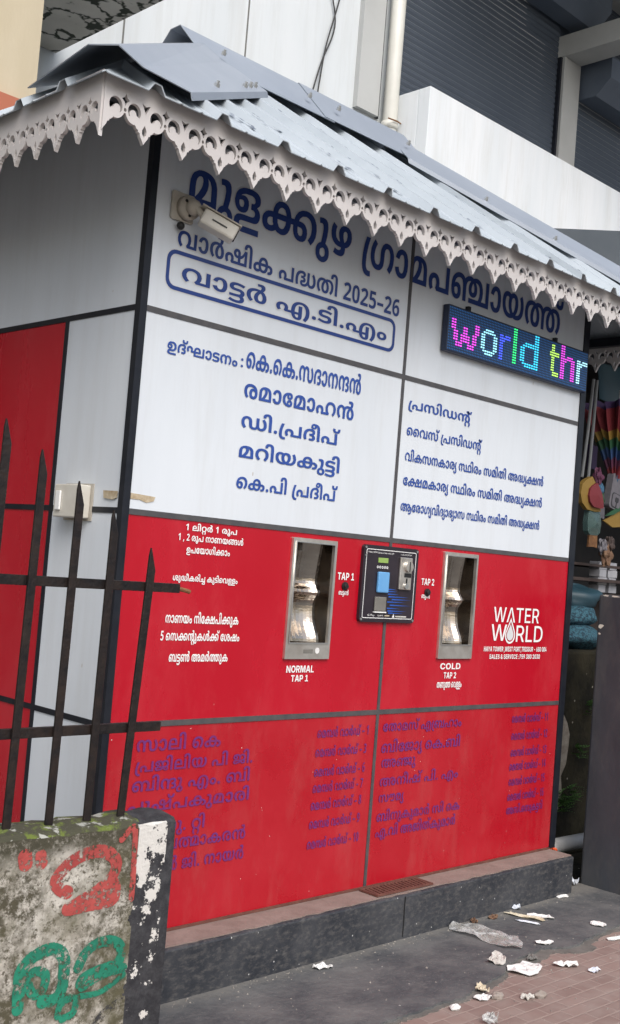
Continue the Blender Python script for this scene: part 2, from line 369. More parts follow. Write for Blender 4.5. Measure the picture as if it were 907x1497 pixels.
def plate(name, cons, d0, d1, m, parent=None, to=XZ):
    V, F = fill2d(cons); n = len(V)
    v = [to(x, y, d0) for x, y in V] + [to(x, y, d1) for x, y in V]
    f = [tuple(t) for t in F] + [tuple(i+n for i in t[::-1]) for t in F]
    for c in cons:
        k = len(v); q = len(c)
        v += [to(x, y, d0) for x, y in c] + [to(x, y, d1) for x, y in c]
        f += [(k+i, k+(i+1) % q, k+q+(i+1) % q, k+q+i) for i in range(q)]
    return link(name, v, f, m, parent)
def sheet(name, cons, d, m, parent=None, to=XZ):
    V, F = fill2d(cons); return link(name, [to(x, y, d) for x, y in V], [tuple(t) for t in F], m, parent)
rect = lambda x0, x1, z0, z1: [(x0,z0),(x1,z0),(x1,z1),(x0,z1)]
def circ(cx, cy, r, n=16, a0=0, a1=360, rz=None):
    full = a1-a0 == 360
    return [(cx+r*math.cos(R(a0+(a1-a0)*i/(n if full else n-1))), cy+(rz or r)*math.sin(R(a0+(a1-a0)*i/(n if full else n-1)))) for i in range(n)]
def rrect(x0, x1, z0, z1, r, n=6):
    return circ(x1-r, z0+r, r, n, -90, 0)+circ(x1-r, z1-r, r, n, 0, 90)+circ(x0+r, z1-r, r, n, 90, 180)+circ(x0+r, z0+r, r, n, 180, 270)
def smooth_path(p, n=6):
    out = []
    for i in range(len(p)-1):
        a = p[max(i-1,0)]; b = p[i]; c = p[i+1]; d = p[min(i+2,len(p)-1)]
        for k in range(n):
            t = k/n
            out.append(tuple(.5*((2*b[j])+(-a[j]+c[j])*t+(2*a[j]-5*b[j]+4*c[j]-d[j])*t*t+(-a[j]+3*b[j]-3*c[j]+d[j])*t**3) for j in (0,1)))
    return out+[tuple(p[-1])]
def ribbon(p, w, jit=0):
    """brush stroke outline along a 2-D path (counter-clockwise pieces, overlap freely)"""
    p = smooth_path(p); out = []; N = len(p); ws = []
    for i in range(N): ws.append((w if not isinstance(w, (list,tuple)) else w[0]+(w[1]-w[0])*i/(N-1))*(1+rng.uniform(-jit, jit)))
    L_ = []; R_ = []
    for i in range(N):
        a = p[max(i-1,0)]; b = p[min(i+1,N-1)]; dx, dy = b[0]-a[0], b[1]-a[1]; l = math.hypot(dx, dy) or 1
        nx, ny = -dy/l*ws[i]/2, dx/l*ws[i]/2
        L_.append((p[i][0]+nx, p[i][1]+ny)); R_.append((p[i][0]-nx, p[i][1]-ny))
    for i in range(N-1): out.append([R_[i], R_[i+1], L_[i+1], L_[i]])
    out.append(circ(*p[0], ws[0]/2, 12)); out.append(circ(*p[-1], ws[-1]/2, 12))
    return out
def ccw(c):
    a = sum(c[i][0]*c[(i+1) % len(c)][1]-c[(i+1) % len(c)][0]*c[i][1] for i in range(len(c))); return c if a > 0 else c[::-1]
def thing(name, label, cat, loc, group=None):
    o = bpy.data.objects.new(name, None); COL.objects.link(o); o.location = loc; o.empty_display_size = .1
    return tag(o, label, cat, group)
def tag(o, label, cat, group=None):
    o['label'] = label; o['category'] = cat
    if group: o['group'] = group
    return o
def struct(o): o['kind'] = 'structure'; return o

# ------------------------------------------------------------------ lettering: outlines of the letters, painted as flat vinyl
# every letter: closed outlines as a start point and steps, in 1/500 em
GLYPH = [
[[198,287,43,-3,37,-7,30,-12,25,-15,26,-30,15,-40,4,-52,0,-128,-350,0,0,128,4,52,16,40,24,29,52,28,33,7],[161,234,-27,-8,-20,-22,-9,-28,-3,-40,0,-102,-18,1,54,51,39,54,11,28,4,28,-3,19,-9,13],[264,185,-10,-47,-26,-46,-41,-45,-13,3,131,2,-1,104,-5,24,-19,34,-36,24,2,2,12,-22]],
[[88,-118,-43,7,-33,19,-22,29,-6,37,3,25,10,22,16,18,21,14,26,8,28,3,29,-2,26,-9,21,-13,16,-18,10,-22,4,-26,-4,-26,-10,-22,-16,-18,-21,-14,-25,-8],[88,-70,30,12,8,12,4,20,-4,18,-8,13,-13,9,-17,2,-28,-11,-10,-13,-2,-19,2,-18,10,-13],[70,287,30,-3,23,-8,16,-14,11,-18,8,-42,-9,-74,-23,-78,-68,6,18,72,8,60,-8,32,-10,10,-16,4,-28,-4,-10,50,26,5]],
[[160,232,-37,-10,-27,-15,-14,-23,-4,-30,3,-18,7,-14,12,-10,14,-2,14,2,10,7,7,23,-3,16,-10,10,-18,4,-26,-4,-25,-10,-39,4,26,24,38,20,41,8,27,-2,22,-8,26,-26,8,-36,-10,-39,-12,-16,-18,-13,-25,-8,-31,-3,-27,3,-23,9,-20,15,-15,19,-9,24,-4,28,12,47,14,22,20,19,27,15,33,13,40,7,48,3,50,-3,40,-6,30,-12,21,-16,13,-21,4,-25,-3,-20,-9,-16,-33,-24,-53,-15,-28,26,0,13,26,1,16,5,8,10,2,12,-8,21,-10,7,-18,6,-24,4],[375,78,-7,-32,-18,-24,-21,-13,-31,-7,-176,-3,-14,-4,-10,-7,-2,-10,2,-10,7,-8,15,-5,31,-2,214,0,0,-53,-223,0,-52,4,-36,13,-24,25,-8,32,8,36,25,26,20,9,27,5,40,2,98,0,32,2,18,7,8,9,4,14,-4,14,-10,10,-13,6,-31,1,0,47,57,-8,33,-14,24,-17,12,-21]],
[[290,287,44,-5,34,-14,26,-22,18,-30,10,-34,4,-40,-4,-44,-12,-37,-20,-29,-26,-21,-34,-13,-40,-4,-58,10,-44,29,-26,48,-9,61,9,60,27,46,43,30],[290,234,-28,-6,-21,-18,-12,-29,-4,-40,7,-51,22,-32,16,-8,20,-4,19,3,16,9,21,32,8,51,-2,29,-5,22,-21,32],[116,-6,-44,6,-32,17,-19,27,-7,36,4,24,8,20,31,28,29,13,37,7,56,2,365,0,45,-2,29,-7,20,-11,27,-30,9,-40,-7,-37,-19,-29,-32,-18,-43,-6,-33,3,-28,10,-23,15,-17,23,-10,28,-4,35,6,51,22,55,40,40,53,24,65,9,42,-3,37,-9,29,-15,24,-18,30,-48,8,-54,-10,-60,-27,-46,-41,-40,-48,38,26,30,18,34,6,44,-2,26,-10,22,-14,20,-20,14,-24,8,-28,4,-51,-10,-37,-27,-23,-42,-5,-47,6,-38,17,-20,23,-6,24,9,8,25,-2,18,-10,14,-18,8,-36,3,-375,0,-37,-2,-23,-8,-11,-12,-5,-17,5,-20,14,-12,24,-4,28,5,30,17,32,-46,-32,-16,-32,-10]],
[[138,205,7,33,20,26,33,18,44,5,36,-3,28,-10,20,-16,14,-19,10,-45,-4,-31,-14,-28,-21,-24,-29,-18,-38,-12,-66,-4,-49,4,-40,11,-31,19,-23,25,-13,30,-5,36,7,42,23,44,58,-29,-11,-27,-4,-29,4,-24,8,-20,32,-25,44,-9,19,0,43,9,28,26,9,38,-7,27,-11,9,-17,4,-18,-6,-10,-12,-4,-19,6,-33,31,-64,7,-36,-8,-36,-12,-15,-17,-12,-25,-9,-33,-2,-47,4,-46,14,21,48,31,-10,28,-3,19,3,11,6,8,18,-7,28,-16,30,-15,34]],
[[154,281,-21,-49,-16,-46,-19,-79,-5,-70,2,-29,5,-22,22,-24,30,-6,28,2,6,-53,-41,-4,-40,4,-31,12,-25,20,-17,27,-10,33,-2,39,6,79,19,79,33,87]],
[[332,287,39,-4,34,-13,27,-20,20,-27,13,-34,4,-39,-8,-59,-23,-51,-40,-46,-52,38,28,38,16,38,4,38,-2,28,-6,22,-22,28,-32,10,-24,-6,-16,-14,-8,-26,-6,-99,-9,-35,-17,-26,-39,-26,-27,-6,-30,-2,-39,4,-33,13,-28,21,-20,27,-14,34,-4,39,8,60,25,50,39,46,50,-38,-27,-38,-15,-38,-5,-38,2,-29,6,-22,22,-29,30,-8,26,4,16,15,9,26,4,91,6,28,26,42,36,24,24,7]],
[[268,142,-6,-56,-21,-48,-17,-18,-24,-14,-28,-9,-36,-3,-30,2,-26,7,-36,23,-22,32,-12,34,75,12,9,-26,16,-22,27,-10,18,3,15,9,17,34,5,48,-5,50,-17,33,-14,9,-18,3,-26,-9,-16,-22,-10,-26,-74,12,14,34,24,32,37,22,25,7,30,2,33,-3,27,-8,22,-14,18,-18,20,-47]],
[[132,181,38,-3,29,-11,22,-17,16,-19,12,-45,-5,-29,-9,-23,-5,18,152,0,0,229,74,0,0,-281,-270,0,-26,29,12,21,6,30,-3,20,-9,15,-14,11,-19,3,-25,-7,-16,-16,-4,-25,7,-34,15,-25,-57,-28,-29,42,-10,49,4,27,12,24,18,18,23,15,29,9]],
[[134,-6,-30,4,-27,9,-23,17,-20,24,-12,32,-4,41,6,50,18,41,29,32,37,24,44,14,48,5,41,-3,34,-10,29,-16,25,-22,-9,-4,32,-128,0,-104,-74,0,0,134,-2,34,-4,22,-16,26,-23,14,-35,4,-30,-3,-27,-10,-23,-15,-17,-23,-11,-29,-4,-36,6,-44,16,-23,23,-7,18,4,11,14,4,22,-9,29,-11,8,-16,3,-36,-11,-34,-29,-6,50,38,27,26,9,30,4,26,-3,22,-8,18,-13,12,-17,8,-21,2,-25,-2,-27,-10,-22,-14,-19,-20,-13,-25,-9],[438,287,40,-3,39,-11,5,-12,35,-19,27,-24,17,-30,5,-35,-2,-25,-10,-21,-15,-17,-19,-12,-25,-7,-29,-3,-29,3,-25,8,-20,12,-14,17,-8,21,-4,24,5,31,15,27,24,25,40,24,10,11,38,11,46,5,42,-3,34,-10,28,-14,20,-19,26,-45,8,-46,-8,-53,-22,-41,-30,-38,-62,18,24,32,16,34,7,44,-11,46,-13,19,-19,13,-22,9,-28,3,-28,-4,-4,6,-38,-20,-22,-30,-8,-32,6,-23,12,-11,14,-4,16,4,12,11,4,23,-6,32,-20,30,-30,20,-15,-5,-13,3,-12,0,-38,-6,-24,-12,-14,-16,-8,-18,-5,-25,-1,-154,-69,0,0,116,25,115,32,26,42,18],[884,281,0,-281,-470,0,0,52,396,0,0,229]],
[[368,-6,-52,4,-64,24,-28,20,-22,22,-26,50,-8,52,4,34,8,25,34,39,37,18,41,5,50,-7,39,-22,24,-38,8,-54,-5,-43,-18,-39,-26,-32,-40,-30,-60,-22,-58,-6,-43,3,-38,9,-32,15,-27,21,-20,24,-16,30,-8,34,-4,36,4,34,10,30,18,24,25,18,31,11,39,4,31,-3,29,-9,25,-16,19,-23,-59,-32,-20,23,-26,7,-28,-8,-18,-24,-6,-36,4,-34,11,-29,17,-25,24,-18,28,-11,34,-4,24,1,41,8,31,24,24,38,8,50,-2,24,-4,16,-18,22,-23,6,-25,-7,-18,-23,-6,-38,8,-48,22,-39,32,-26,63,-8,31,3,28,10,22,16,16,22,10,28,4,34,-7,48,-25,48,56,33,23,-31,16,-32,12,-66,-9,-61,-13,-28,-19,-25,-24,-20,-32,-16,-40,-10]],
[[196,287,52,-5,59,-20,39,-27,30,-34,19,-41,7,-46,-4,-36,-10,-30,-17,-24,-23,-17,-30,-9,-36,-4,-35,4,-29,10,-24,17,-17,24,-11,30,-4,36,12,57,34,49,52,38,13,7,46,16,50,5,57,-7,41,-18,32,-26,5,-12,24,-99,0,-125,-73,0,-1,159,-5,25,-9,20,-14,15,-22,12,-40,5,-20,-1,-22,-5,-8,0,-41,-26,-27,-40,-10,-47,2,-25,5,-18,17,-22,22,-6,22,6,18,22,4,17,2,23,-9,48,-24,38,-39,28,-52,8,-35,-3,-27,-9,-22,-15,-14,-19,-10,-23,-2,-27,6,-41,16,-35,28,-32,-48,-38,-40,40,-28,46,-7,28,-3,32,10,54,30,47,24,19,31,14,38,10],[622,287,48,-5,57,-20,39,-27,30,-34,19,-41,7,-46,-4,-36,-10,-30,-17,-24,-23,-17,-30,-9,-36,-4,-36,4,-29,10,-23,17,-18,24,-10,30,-4,36,4,29,8,28,34,49,52,38,63,23,57,5,42,-3,36,-9,30,-15,22,-18,29,-48,9,-54,-10,-60,-27,-47,-41,-39,-48,38,27,30,17,34,7,44,-3,27,-8,23,-14,20,-20,14,-24,9,-30,3,-28,-1,-31,-5,-43,-28,-26,-40,-10,-45,2,-25,5,-18,17,-22,22,-6,22,6,18,22,4,17,2,23,-9,48,-25,38,-38,28,-39,8,-17,0,-38,-6,-24,-12,-14,-16,-9,-20,-5,-26,-2,-36,0,-110,-68,0,0,132,25,94,33,26,44,18]],
[[-58,298,-34,2,-26,8,-20,13,-14,17,-12,43,6,35,65,-12,-3,-20,5,-22,13,-11,20,-3,20,3,14,11,6,22,-2,20,62,12,4,-16,1,-19,-11,-43,-14,-17,-20,-13,-27,-8]],
[[186,287,42,-3,34,-9,28,-14,24,-19,28,-46,10,-51,-8,-54,-22,-41,-32,-39,14,41,120,0,0,229,74,0,0,-281,-244,0,-25,35,25,29,17,32,6,44,-3,26,-8,22,-14,20,-18,14,-22,8,-25,4,-26,-4,-23,-8,-18,-14,-14,-18,-8,-24,-4,-26,6,-41,18,-35,28,-32,-50,-38,-40,40,-28,48,-10,58,10,54,30,47,23,19,29,14,35,10]],
[[273,-6,-35,4,-28,10,-24,17,-16,24,-10,29,-3,36,7,41,23,45,21,24,27,24,7,12,32,30,12,30,-8,20,-10,6,-16,2,-32,-5,-14,48,32,7,38,2,30,-2,22,-8,24,-26,6,-32,-3,-26,-11,-24,-19,-24,-69,-68,-20,-40,-6,-39,5,-35,15,-22,24,-8,18,4,14,12,8,20,2,30,-2,30,-10,30,-17,27,-25,21,-25,11,-37,5,-32,-4,-26,-8,-21,-14,-15,-19,-10,-23,-2,-28,6,-41,16,-35,28,-32,-48,-38,-40,40,-28,46,-7,28,-3,32,10,56,14,24,18,22,25,19,31,14,38,9,44,3,48,-4,50,-16,29,-17,24,-22,32,-52,11,-60,-8,-52,-22,-38,-38,-24]],
[[132,181,38,-3,29,-11,22,-17,16,-19,12,-45,-5,-29,-9,-23,-5,18,137,0,29,-52,-210,0,-26,29,12,21,6,30,-3,20,-9,15,-14,11,-19,3,-25,-7,-16,-16,-4,-25,7,-34,15,-25,-57,-28,-29,42,-10,49,4,27,12,24,18,18,23,15,29,9],[358,0,-1,214,-5,12,-6,6,-12,3,-20,-7,-8,-24,4,-18,17,-15,15,-5,44,-1,28,3,25,8,41,28,30,37,26,40,72,0,0,-281],[334,287,38,-5,28,-14,23,-30,5,-23,2,-29,0,-134,106,0,0,118,2,32,2,-7,-41,-46,-49,-27,-53,-8,-33,0,-42,4,-33,9,-24,15,-16,18,-9,22,-4,24,12,40,32,30,24,8]],
[[-10,426,39,-4,31,-14,27,-26,14,-40,5,-64,0,-278,-74,0,0,267,-2,43,-4,29,-7,19,-12,11,-19,4,-16,-4,-12,-11,-6,-20,3,-18,-72,-8,-4,26,3,27,11,22,17,17,22,12]],
[[116,-6,-44,6,-32,17,-19,27,-7,36,4,24,8,20,31,28,29,13,37,7,56,2,224,0,75,-6,48,-19,26,-27,6,-18,3,-24,-7,-37,-22,-27,-33,-16,-41,-6,-44,6,12,50,27,-4,27,10,10,24,-5,19,-13,12,-24,9,-287,1,-37,-2,-23,-8,-11,-12,-5,-17,5,-20,14,-12,24,-4,28,5,30,17,32,-46,-32,-16,-32,-10],[290,287,44,-5,34,-14,26,-22,18,-30,10,-34,4,-40,-4,-44,-12,-37,-20,-29,-26,-21,-34,-13,-40,-4,-58,10,-44,29,-26,48,-9,61,9,60,27,46,43,30],[290,234,-28,-6,-21,-18,-12,-29,-4,-40,7,-51,22,-32,16,-8,20,-4,19,3,16,9,21,32,8,51,-2,29,-5,22,-21,32]],
[[214,287,34,-2,28,-6,22,-10,15,-13,9,-15,4,-18,-11,-33,-15,-12,-22,-10,0,4,30,-12,17,-20,5,-20,-6,-24,-15,-17,-27,-10,-50,-6,-4,-5,10,-11,30,-5,42,6,33,18,23,36,5,27,2,37,0,113,43,0,0,-149,8,-68,-40,-37,-48,-23,-30,-6,-37,-2,-35,2,-26,6,-20,11,-14,13,-10,33,4,21,12,16,18,10,48,8,8,4,4,10,-1,8,-14,8,-57,1,0,47,50,2,12,4,4,6,2,8,-6,13,-14,7,-22,2,-36,-4,-28,-12,-22,-18,-16,-26,-10,-31,-3,-36,3,-49,10,-47,-69,-13,-13,56,-6,57,6,51,16,44,26,34,38,26,48,16],[500,-6,-34,3,-28,9,-48,36,2,22,-19,114,0,103,73,0,0,-161,2,-36,10,-21,14,-11,24,-5,33,9,25,28,8,22,2,28,-4,40,-16,37,-28,38,52,38,39,-45,24,-50,8,-58,-4,-38,-12,-34,-20,-28,-27,-22,-35,-14]],
[[282,-6,-35,4,-29,10,-24,17,-18,24,-10,30,-4,36,4,29,8,28,34,49,52,38,62,23,58,5,42,-3,36,-9,30,-15,22,-18,29,-48,9,-54,-10,-60,-27,-47,-41,-39,-48,38,27,30,17,34,7,44,-3,27,-8,23,-14,20,-20,14,-24,9,-30,3,-59,-6,-43,-28,-26,-40,-10,-45,2,-25,5,-18,17,-22,22,-6,22,6,18,22,4,17,2,23,-9,48,-25,38,-38,28,-52,8,-35,-3,-27,-9,-22,-15,-14,-19,-10,-23,-2,-27,6,-41,16,-35,28,-32,-48,-38,-40,40,-28,46,-7,28,-3,32,10,54,30,47,24,19,30,14,38,10,45,3,53,-5,59,-20,39,-27,30,-34,19,-41,7,-46,-4,-36,-10,-30,-17,-24,-23,-17,-30,-9]],
[[20,0,0,52,114,116,19,22,24,34,7,32,-5,24,-15,14,-23,5,-40,-9,-41,-28,-41,49,33,25,42,18,52,8,33,-3,28,-10,22,-15,17,-20,10,-22,4,-26,-4,-28,-8,-26,-34,-48,-100,-97,0,-3,156,0,0,-64]],
[[142,-5,-38,5,-32,17,-24,27,-17,36,-9,45,-4,53,3,54,9,46,16,36,24,26,32,17,40,5,40,-5,31,-17,24,-26,17,-36,10,-46,4,-54,-7,-76,-9,-32,-13,-26,-17,-21,-22,-15,-26,-10],[142,56,24,8,16,22,8,39,2,53,-2,54,-8,38,-16,24,-24,8,-23,-8,-15,-24,-8,-38,-3,-54,3,-53,8,-38,15,-23]],
[[120,-5,-52,5,-44,14,0,66,45,-16,49,-8,38,6,23,19,8,32,-5,23,-12,17,-23,11,-31,3,-30,-3,-24,-5,-30,16,13,182,193,0,0,-64,-127,0,-7,-70,46,5,31,-3,27,-9,23,-16,17,-21,12,-27,3,-32,-4,-36,-12,-31,-20,-25,-27,-18,-36,-12]],
[[20,104,0,60,210,0,0,-60]],
[[148,-5,-52,9,-41,30,-15,21,-12,27,-8,32,-2,38,4,60,16,58,31,47,23,19,28,14,36,8,40,3,48,-3,0,-61,-42,5,-40,-4,-29,-10,-21,-17,-14,-23,-11,-58,3,0,18,22,24,14,36,6,29,-4,25,-9,20,-17,15,-22,9,-28,4,-33,-4,-36,-11,-31,-18,-24,-24,-18,-30,-12],[146,56,20,4,16,11,11,19,3,28,-2,23,-10,18,-14,11,-22,4,-29,-8,-19,-18,-8,-24,4,-24,10,-22,17,-16]],
[[147,287,45,-3,40,-7,36,-11,28,-12,-30,-48,-52,20,-62,7,-36,-5,-21,-11,-7,-17,2,-10,6,-10,22,-8,90,-4,28,-7,40,-25,12,-22,4,-28,-4,-24,-10,-20,-18,-17,-25,-13,-32,-9,-38,-3,-147,0,0,52,136,0,36,4,20,9,5,9,2,12,-3,12,-9,10,-15,6,-83,4,-32,5,-25,11,-19,14,-13,22,-4,29,4,24,10,21,19,18,25,14,34,8],[156,-126,-56,4,-49,12,-44,20,29,48,36,-16,36,-10,43,-4,39,4,22,13,6,19,-8,22,-24,16,42,41,34,-17,22,-27,8,-37,-4,-24,-11,-22,-19,-18,-26,-12,-34,-9]],
[[132,181,38,-3,29,-11,22,-17,16,-19,12,-45,-5,-29,-9,-23,-6,18,245,0,-4,-52,-284,0,-26,29,12,21,6,30,-3,20,-9,15,-14,11,-19,3,-25,-7,-16,-16,-4,-25,7,-34,15,-25,-57,-28,-29,42,-10,49,4,27,12,24,18,18,23,15,29,9],[494,287,43,-3,37,-10,31,-18,26,-23,19,-29,15,-35,9,-41,2,-44,-8,-76,-26,-64,-39,-58,-55,34,30,50,17,54,5,60,-6,58,-18,48,-32,32,-23,10,-27,3,-36,-5,-29,-16,-22,-24,-16,-34,-9,-39,-4,-45,2,-60,10,-45,17,-23,23,-8,16,8,4,8,0,242,74,0,0,-217,-6,-42,-18,-27,-28,-16,-40,-6,-37,5,-31,15,-26,26,-18,36,-12,46,-4,58,4,44,8,40,14,36,21,32,27,27,32,19,39,13]],
[[72,-6,-31,9,-9,13,-4,19,4,19,9,14,31,8,30,-8,9,-14,3,-19,-3,-19,-9,-12]],
[[147,287,45,-3,40,-7,36,-11,28,-12,-30,-48,-52,20,-62,7,-36,-5,-21,-11,-7,-17,2,-10,6,-10,22,-8,89,-4,29,-7,23,-11,17,-15,12,-23,4,-29,-4,-25,-11,-21,-19,-18,-26,-13,-34,-9,-42,-3,-44,2,-38,8,-67,25,29,49,36,-16,36,-10,43,-4,38,4,21,13,7,19,-3,12,-8,10,-18,7,-81,5,-32,5,-25,11,-19,14,-13,22,-4,29,4,24,10,21,19,18,25,14,34,8]],
[[126,-6,-32,3,-28,9,-22,15,-16,19,-10,24,-4,26,4,27,10,23,18,20,22,14,26,9,31,3,31,-3,27,-9,23,-14,16,-19,11,-23,3,-28,-3,-27,-11,-23,-16,-20,-23,-14,-27,-9],[125,135,-17,-3,-14,-8,-8,-14,-4,-20,4,-20,9,-14,13,-8,18,-3,30,11,10,14,2,20,-2,20,-10,14,-14,8]],
[[189,287,45,-3,37,-9,30,-15,23,-18,30,-44,8,-50,-2,-34,-8,-30,-14,-24,-19,-20,-41,-24,-51,-12,-105,-5,-14,-4,-10,-7,-2,-10,2,-10,7,-8,15,-5,31,-2,201,0,0,-53,-210,0,-52,4,-36,13,-24,25,-8,32,8,36,25,26,33,12,23,4,93,4,39,10,25,18,15,27,5,36,-6,30,-16,29,-32,20,-23,6,-28,2,-36,-2,-30,-10,-23,-16,-13,-28,-3,-24,3,-18,7,-14,12,-10,14,-2,14,2,10,7,7,23,-3,16,-10,10,-18,4,-28,-4,-23,-10,-41,4,28,24,38,21,41,8,27,-3,21,-7,27,-27,8,-36,-10,-39,-12,-16,-19,-13,-25,-8,-30,-3,-28,3,-23,9,-19,14,-16,19,-8,24,-4,28,12,48,32,42,25,15,29,12,34,7]],
[[212,287,38,-3,30,-8,24,-12,17,-16,9,-19,4,-21,-10,-40,-14,-15,-23,-14,-1,3,24,-12,16,-16,10,-19,4,-23,-7,-32,-20,-26,-33,-15,-44,-5,-37,2,-29,4,9,52,43,-6,20,2,14,6,8,10,2,14,-3,14,-9,10,-17,8,-30,3,-26,0,0,52,25,0,27,3,19,10,6,10,2,12,-2,15,-10,11,-16,6,-22,2,-34,-4,-29,-12,-22,-18,-15,-26,-10,-31,-3,-36,3,-49,10,-47,-69,-13,-13,56,-6,57,6,51,16,43,26,35,38,26,46,16]],
[[132,287,38,-3,29,-11,22,-16,16,-19,12,-46,-5,-28,-9,-23,-5,18,108,0,0,-53,-152,0,-26,30,12,20,6,31,-3,19,-9,15,-14,11,-19,3,-25,-7,-16,-16,-4,-24,7,-34,15,-26,-57,-28,-29,42,-10,50,4,26,12,24,18,19,23,15,29,8],[700,281,0,-281,-408,0,0,152,2,35,8,27,24,38,43,26,59,9,58,-9,42,-26,27,-42,6,-27,2,-77,-197,0,0,-54,261,0,0,229],[428,234,-29,-4,-19,-16,-11,-24,-3,-31,124,0,-4,33,-12,22,-18,16]],
[[158,287,39,-4,29,-13,26,-21,-7,0,42,29,25,6,31,3,40,-5,33,-13,26,-21,20,-28,12,-33,4,-37,-8,-60,-24,-50,-38,-46,-52,38,28,38,15,37,5,37,-3,28,-7,23,-24,29,-35,10,-23,-5,-15,-11,-9,-23,-3,-35,0,-160,-73,0,0,162,-3,34,-9,22,-14,12,-24,4,-33,-9,-26,-29,-7,-22,-3,-27,5,-39,15,-38,28,-38,-52,-38,-39,46,-24,50,-8,58,4,38,12,33,20,28,28,22,34,13]],
[[72,-6,-31,9,-9,13,-4,19,4,19,9,14,31,8,30,-8,9,-14,3,-19,-3,-19,-9,-12],[72,195,-31,9,-9,14,-4,18,4,20,9,13,31,9,30,-9,9,-13,3,-20,-3,-18,-9,-14]],
[[134,-6,-30,4,-27,9,-23,17,-20,24,-12,33,-4,41,4,35,10,32,16,28,22,24,28,19,32,15,38,9,42,3,39,-3,34,-8,29,-14,23,-18,31,-46,10,-58,-10,-60,-28,-46,-40,-40,-48,38,26,30,18,34,7,44,-3,26,-8,22,-14,20,-19,14,-25,8,-30,4,-33,-4,-28,-12,-23,-18,-18,-23,-10,-27,-4,-30,2,-26,4,-20,16,-23,23,-7,18,4,11,14,4,21,-9,29,-11,9,-16,3,-36,-11,-34,-29,-6,50,38,27,25,9,29,4,28,-3,22,-8,17,-13,13,-17,8,-21,2,-25,-2,-27,-10,-22,-14,-19,-20,-13,-24,-9]],
[[340,287,52,-8,38,-25,18,-25,10,-33,6,-103,8,-26,16,-15,26,-4,30,8,22,29,6,22,2,29,-4,38,-16,38,-28,38,52,38,38,-46,24,-50,8,-60,-4,-39,-12,-34,-21,-27,-27,-21,-34,-13,-39,-4,-31,2,-26,6,-38,26,-18,26,-9,35,-5,101,-9,24,-16,15,-25,5,-21,-4,-15,-11,-12,-24,-4,-39,0,-156,-73,0,-2,194,-9,23,-18,13,-20,4,-34,-10,-24,-30,-7,-22,-2,-28,5,-37,15,-37,28,-38,-52,-38,-39,46,-24,50,-8,60,4,37,12,33,20,28,26,21,33,13,39,5,30,-3,26,-6,42,-30,-5,0,39,28,24,8]],
[[158,287,44,-5,32,-16,30,-26,21,-116,0,-124,-73,0,0,162,-3,34,-9,22,-14,12,-24,4,-33,-9,-26,-29,-7,-22,-3,-27,5,-39,15,-38,28,-38,-52,-38,-39,46,-24,50,-8,58,4,38,12,33,20,28,28,22,34,13],[382,287,36,-3,30,-8,22,-12,17,-16,9,-19,4,-21,-4,-28,-15,-22,-28,-19,-1,3,24,-12,16,-16,10,-19,4,-23,-7,-32,-19,-25,-32,-16,-44,-5,-34,2,-24,4,9,52,37,-6,18,2,13,6,7,10,2,14,-3,14,-9,10,-17,8,-49,3,0,52,45,3,19,10,6,10,2,12,-2,15,-10,11,-15,6,-21,2,-42,-7,-28,-22,-13,-24,-7,-31,-3,-46,0,-67,-69,0,0,84,10,64,13,29,19,26,23,20,29,15,34,9]],
[[158,287,40,-4,30,-13,29,-22,28,-132,0,-116,-73,0,0,162,-3,34,-9,22,-14,12,-24,4,-33,-9,-26,-29,-7,-22,-3,-27,5,-39,15,-38,28,-38,-52,-38,-39,46,-24,50,-8,58,4,38,12,33,20,28,28,22,34,13],[453,-6,-35,4,-28,10,-23,17,-16,24,-10,29,-3,36,6,41,24,45,20,24,28,24,7,12,32,30,11,30,-8,20,-10,6,-16,2,-32,-5,-13,48,31,7,39,2,29,-2,22,-8,24,-26,7,-32,-3,-26,-12,-24,-18,-24,-34,-31,-36,-37,-19,-40,-6,-39,5,-35,14,-22,24,-8,19,4,13,12,8,20,3,30,-5,41,-18,38,-32,29,-24,11,-38,5,-35,-4,-29,-14,-16,-18,-11,-29,-4,-47,0,-74,-69,0,0,92,24,92,33,28,43,18,29,6,34,1,49,-4,48,-16,30,-17,24,-22,32,-52,10,-60,-8,-51,-22,-39,-37,-24]],
[[198,287,46,-3,39,-10,33,-16,27,-20,21,-26,15,-28,9,-32,3,-34,-3,-38,-12,-32,-17,-24,-24,-16,-30,-10,-35,-4,-36,4,-27,11,-21,17,-14,23,-12,54,6,41,20,33,31,21,43,7,28,-4,25,-11,20,-17,16,-21,15,-50,-28,2,-10,24,-20,19,-28,8,-21,-3,-15,-12,-8,-16,-2,-23,4,-29,14,-18,24,-8,24,8,16,24,5,42,-3,39,-18,39,-38,26,-25,7,-30,3,-35,-4,-28,-8,-22,-14,-14,-18,-10,-24,-2,-26,6,-41,16,-35,28,-32,-48,-38,-40,40,-28,48,-10,58,10,55,14,25,18,22,24,19,32,14,37,9]],
[[198,-6,-70,8,-58,27,-22,21,-17,26,-11,30,-3,36,3,36,12,30,16,24,23,20,59,26,69,9,36,-3,28,-7,21,-11,14,-16,10,-37,-2,-21,-8,-16,-30,-24,-44,-8,-28,2,-21,8,-26,24,-8,34,3,19,6,15,66,9,-14,-16,-5,-23,5,-20,20,-8,18,7,6,16,-2,12,-8,8,-26,7,-56,-4,-22,-10,-18,-14,-14,-19,-8,-23,-2,-26,10,-50,12,-20,18,-14,22,-10,26,-4,48,2,12,10,5,14,-5,17,-17,7,-21,-9,-6,-20,5,-22,15,-16,-68,9,-5,15,-3,21,8,32,26,24,22,8,29,2,43,-8,29,-24,8,-17,3,-21,-12,-37,-14,-15,-21,-12,-27,-8]],
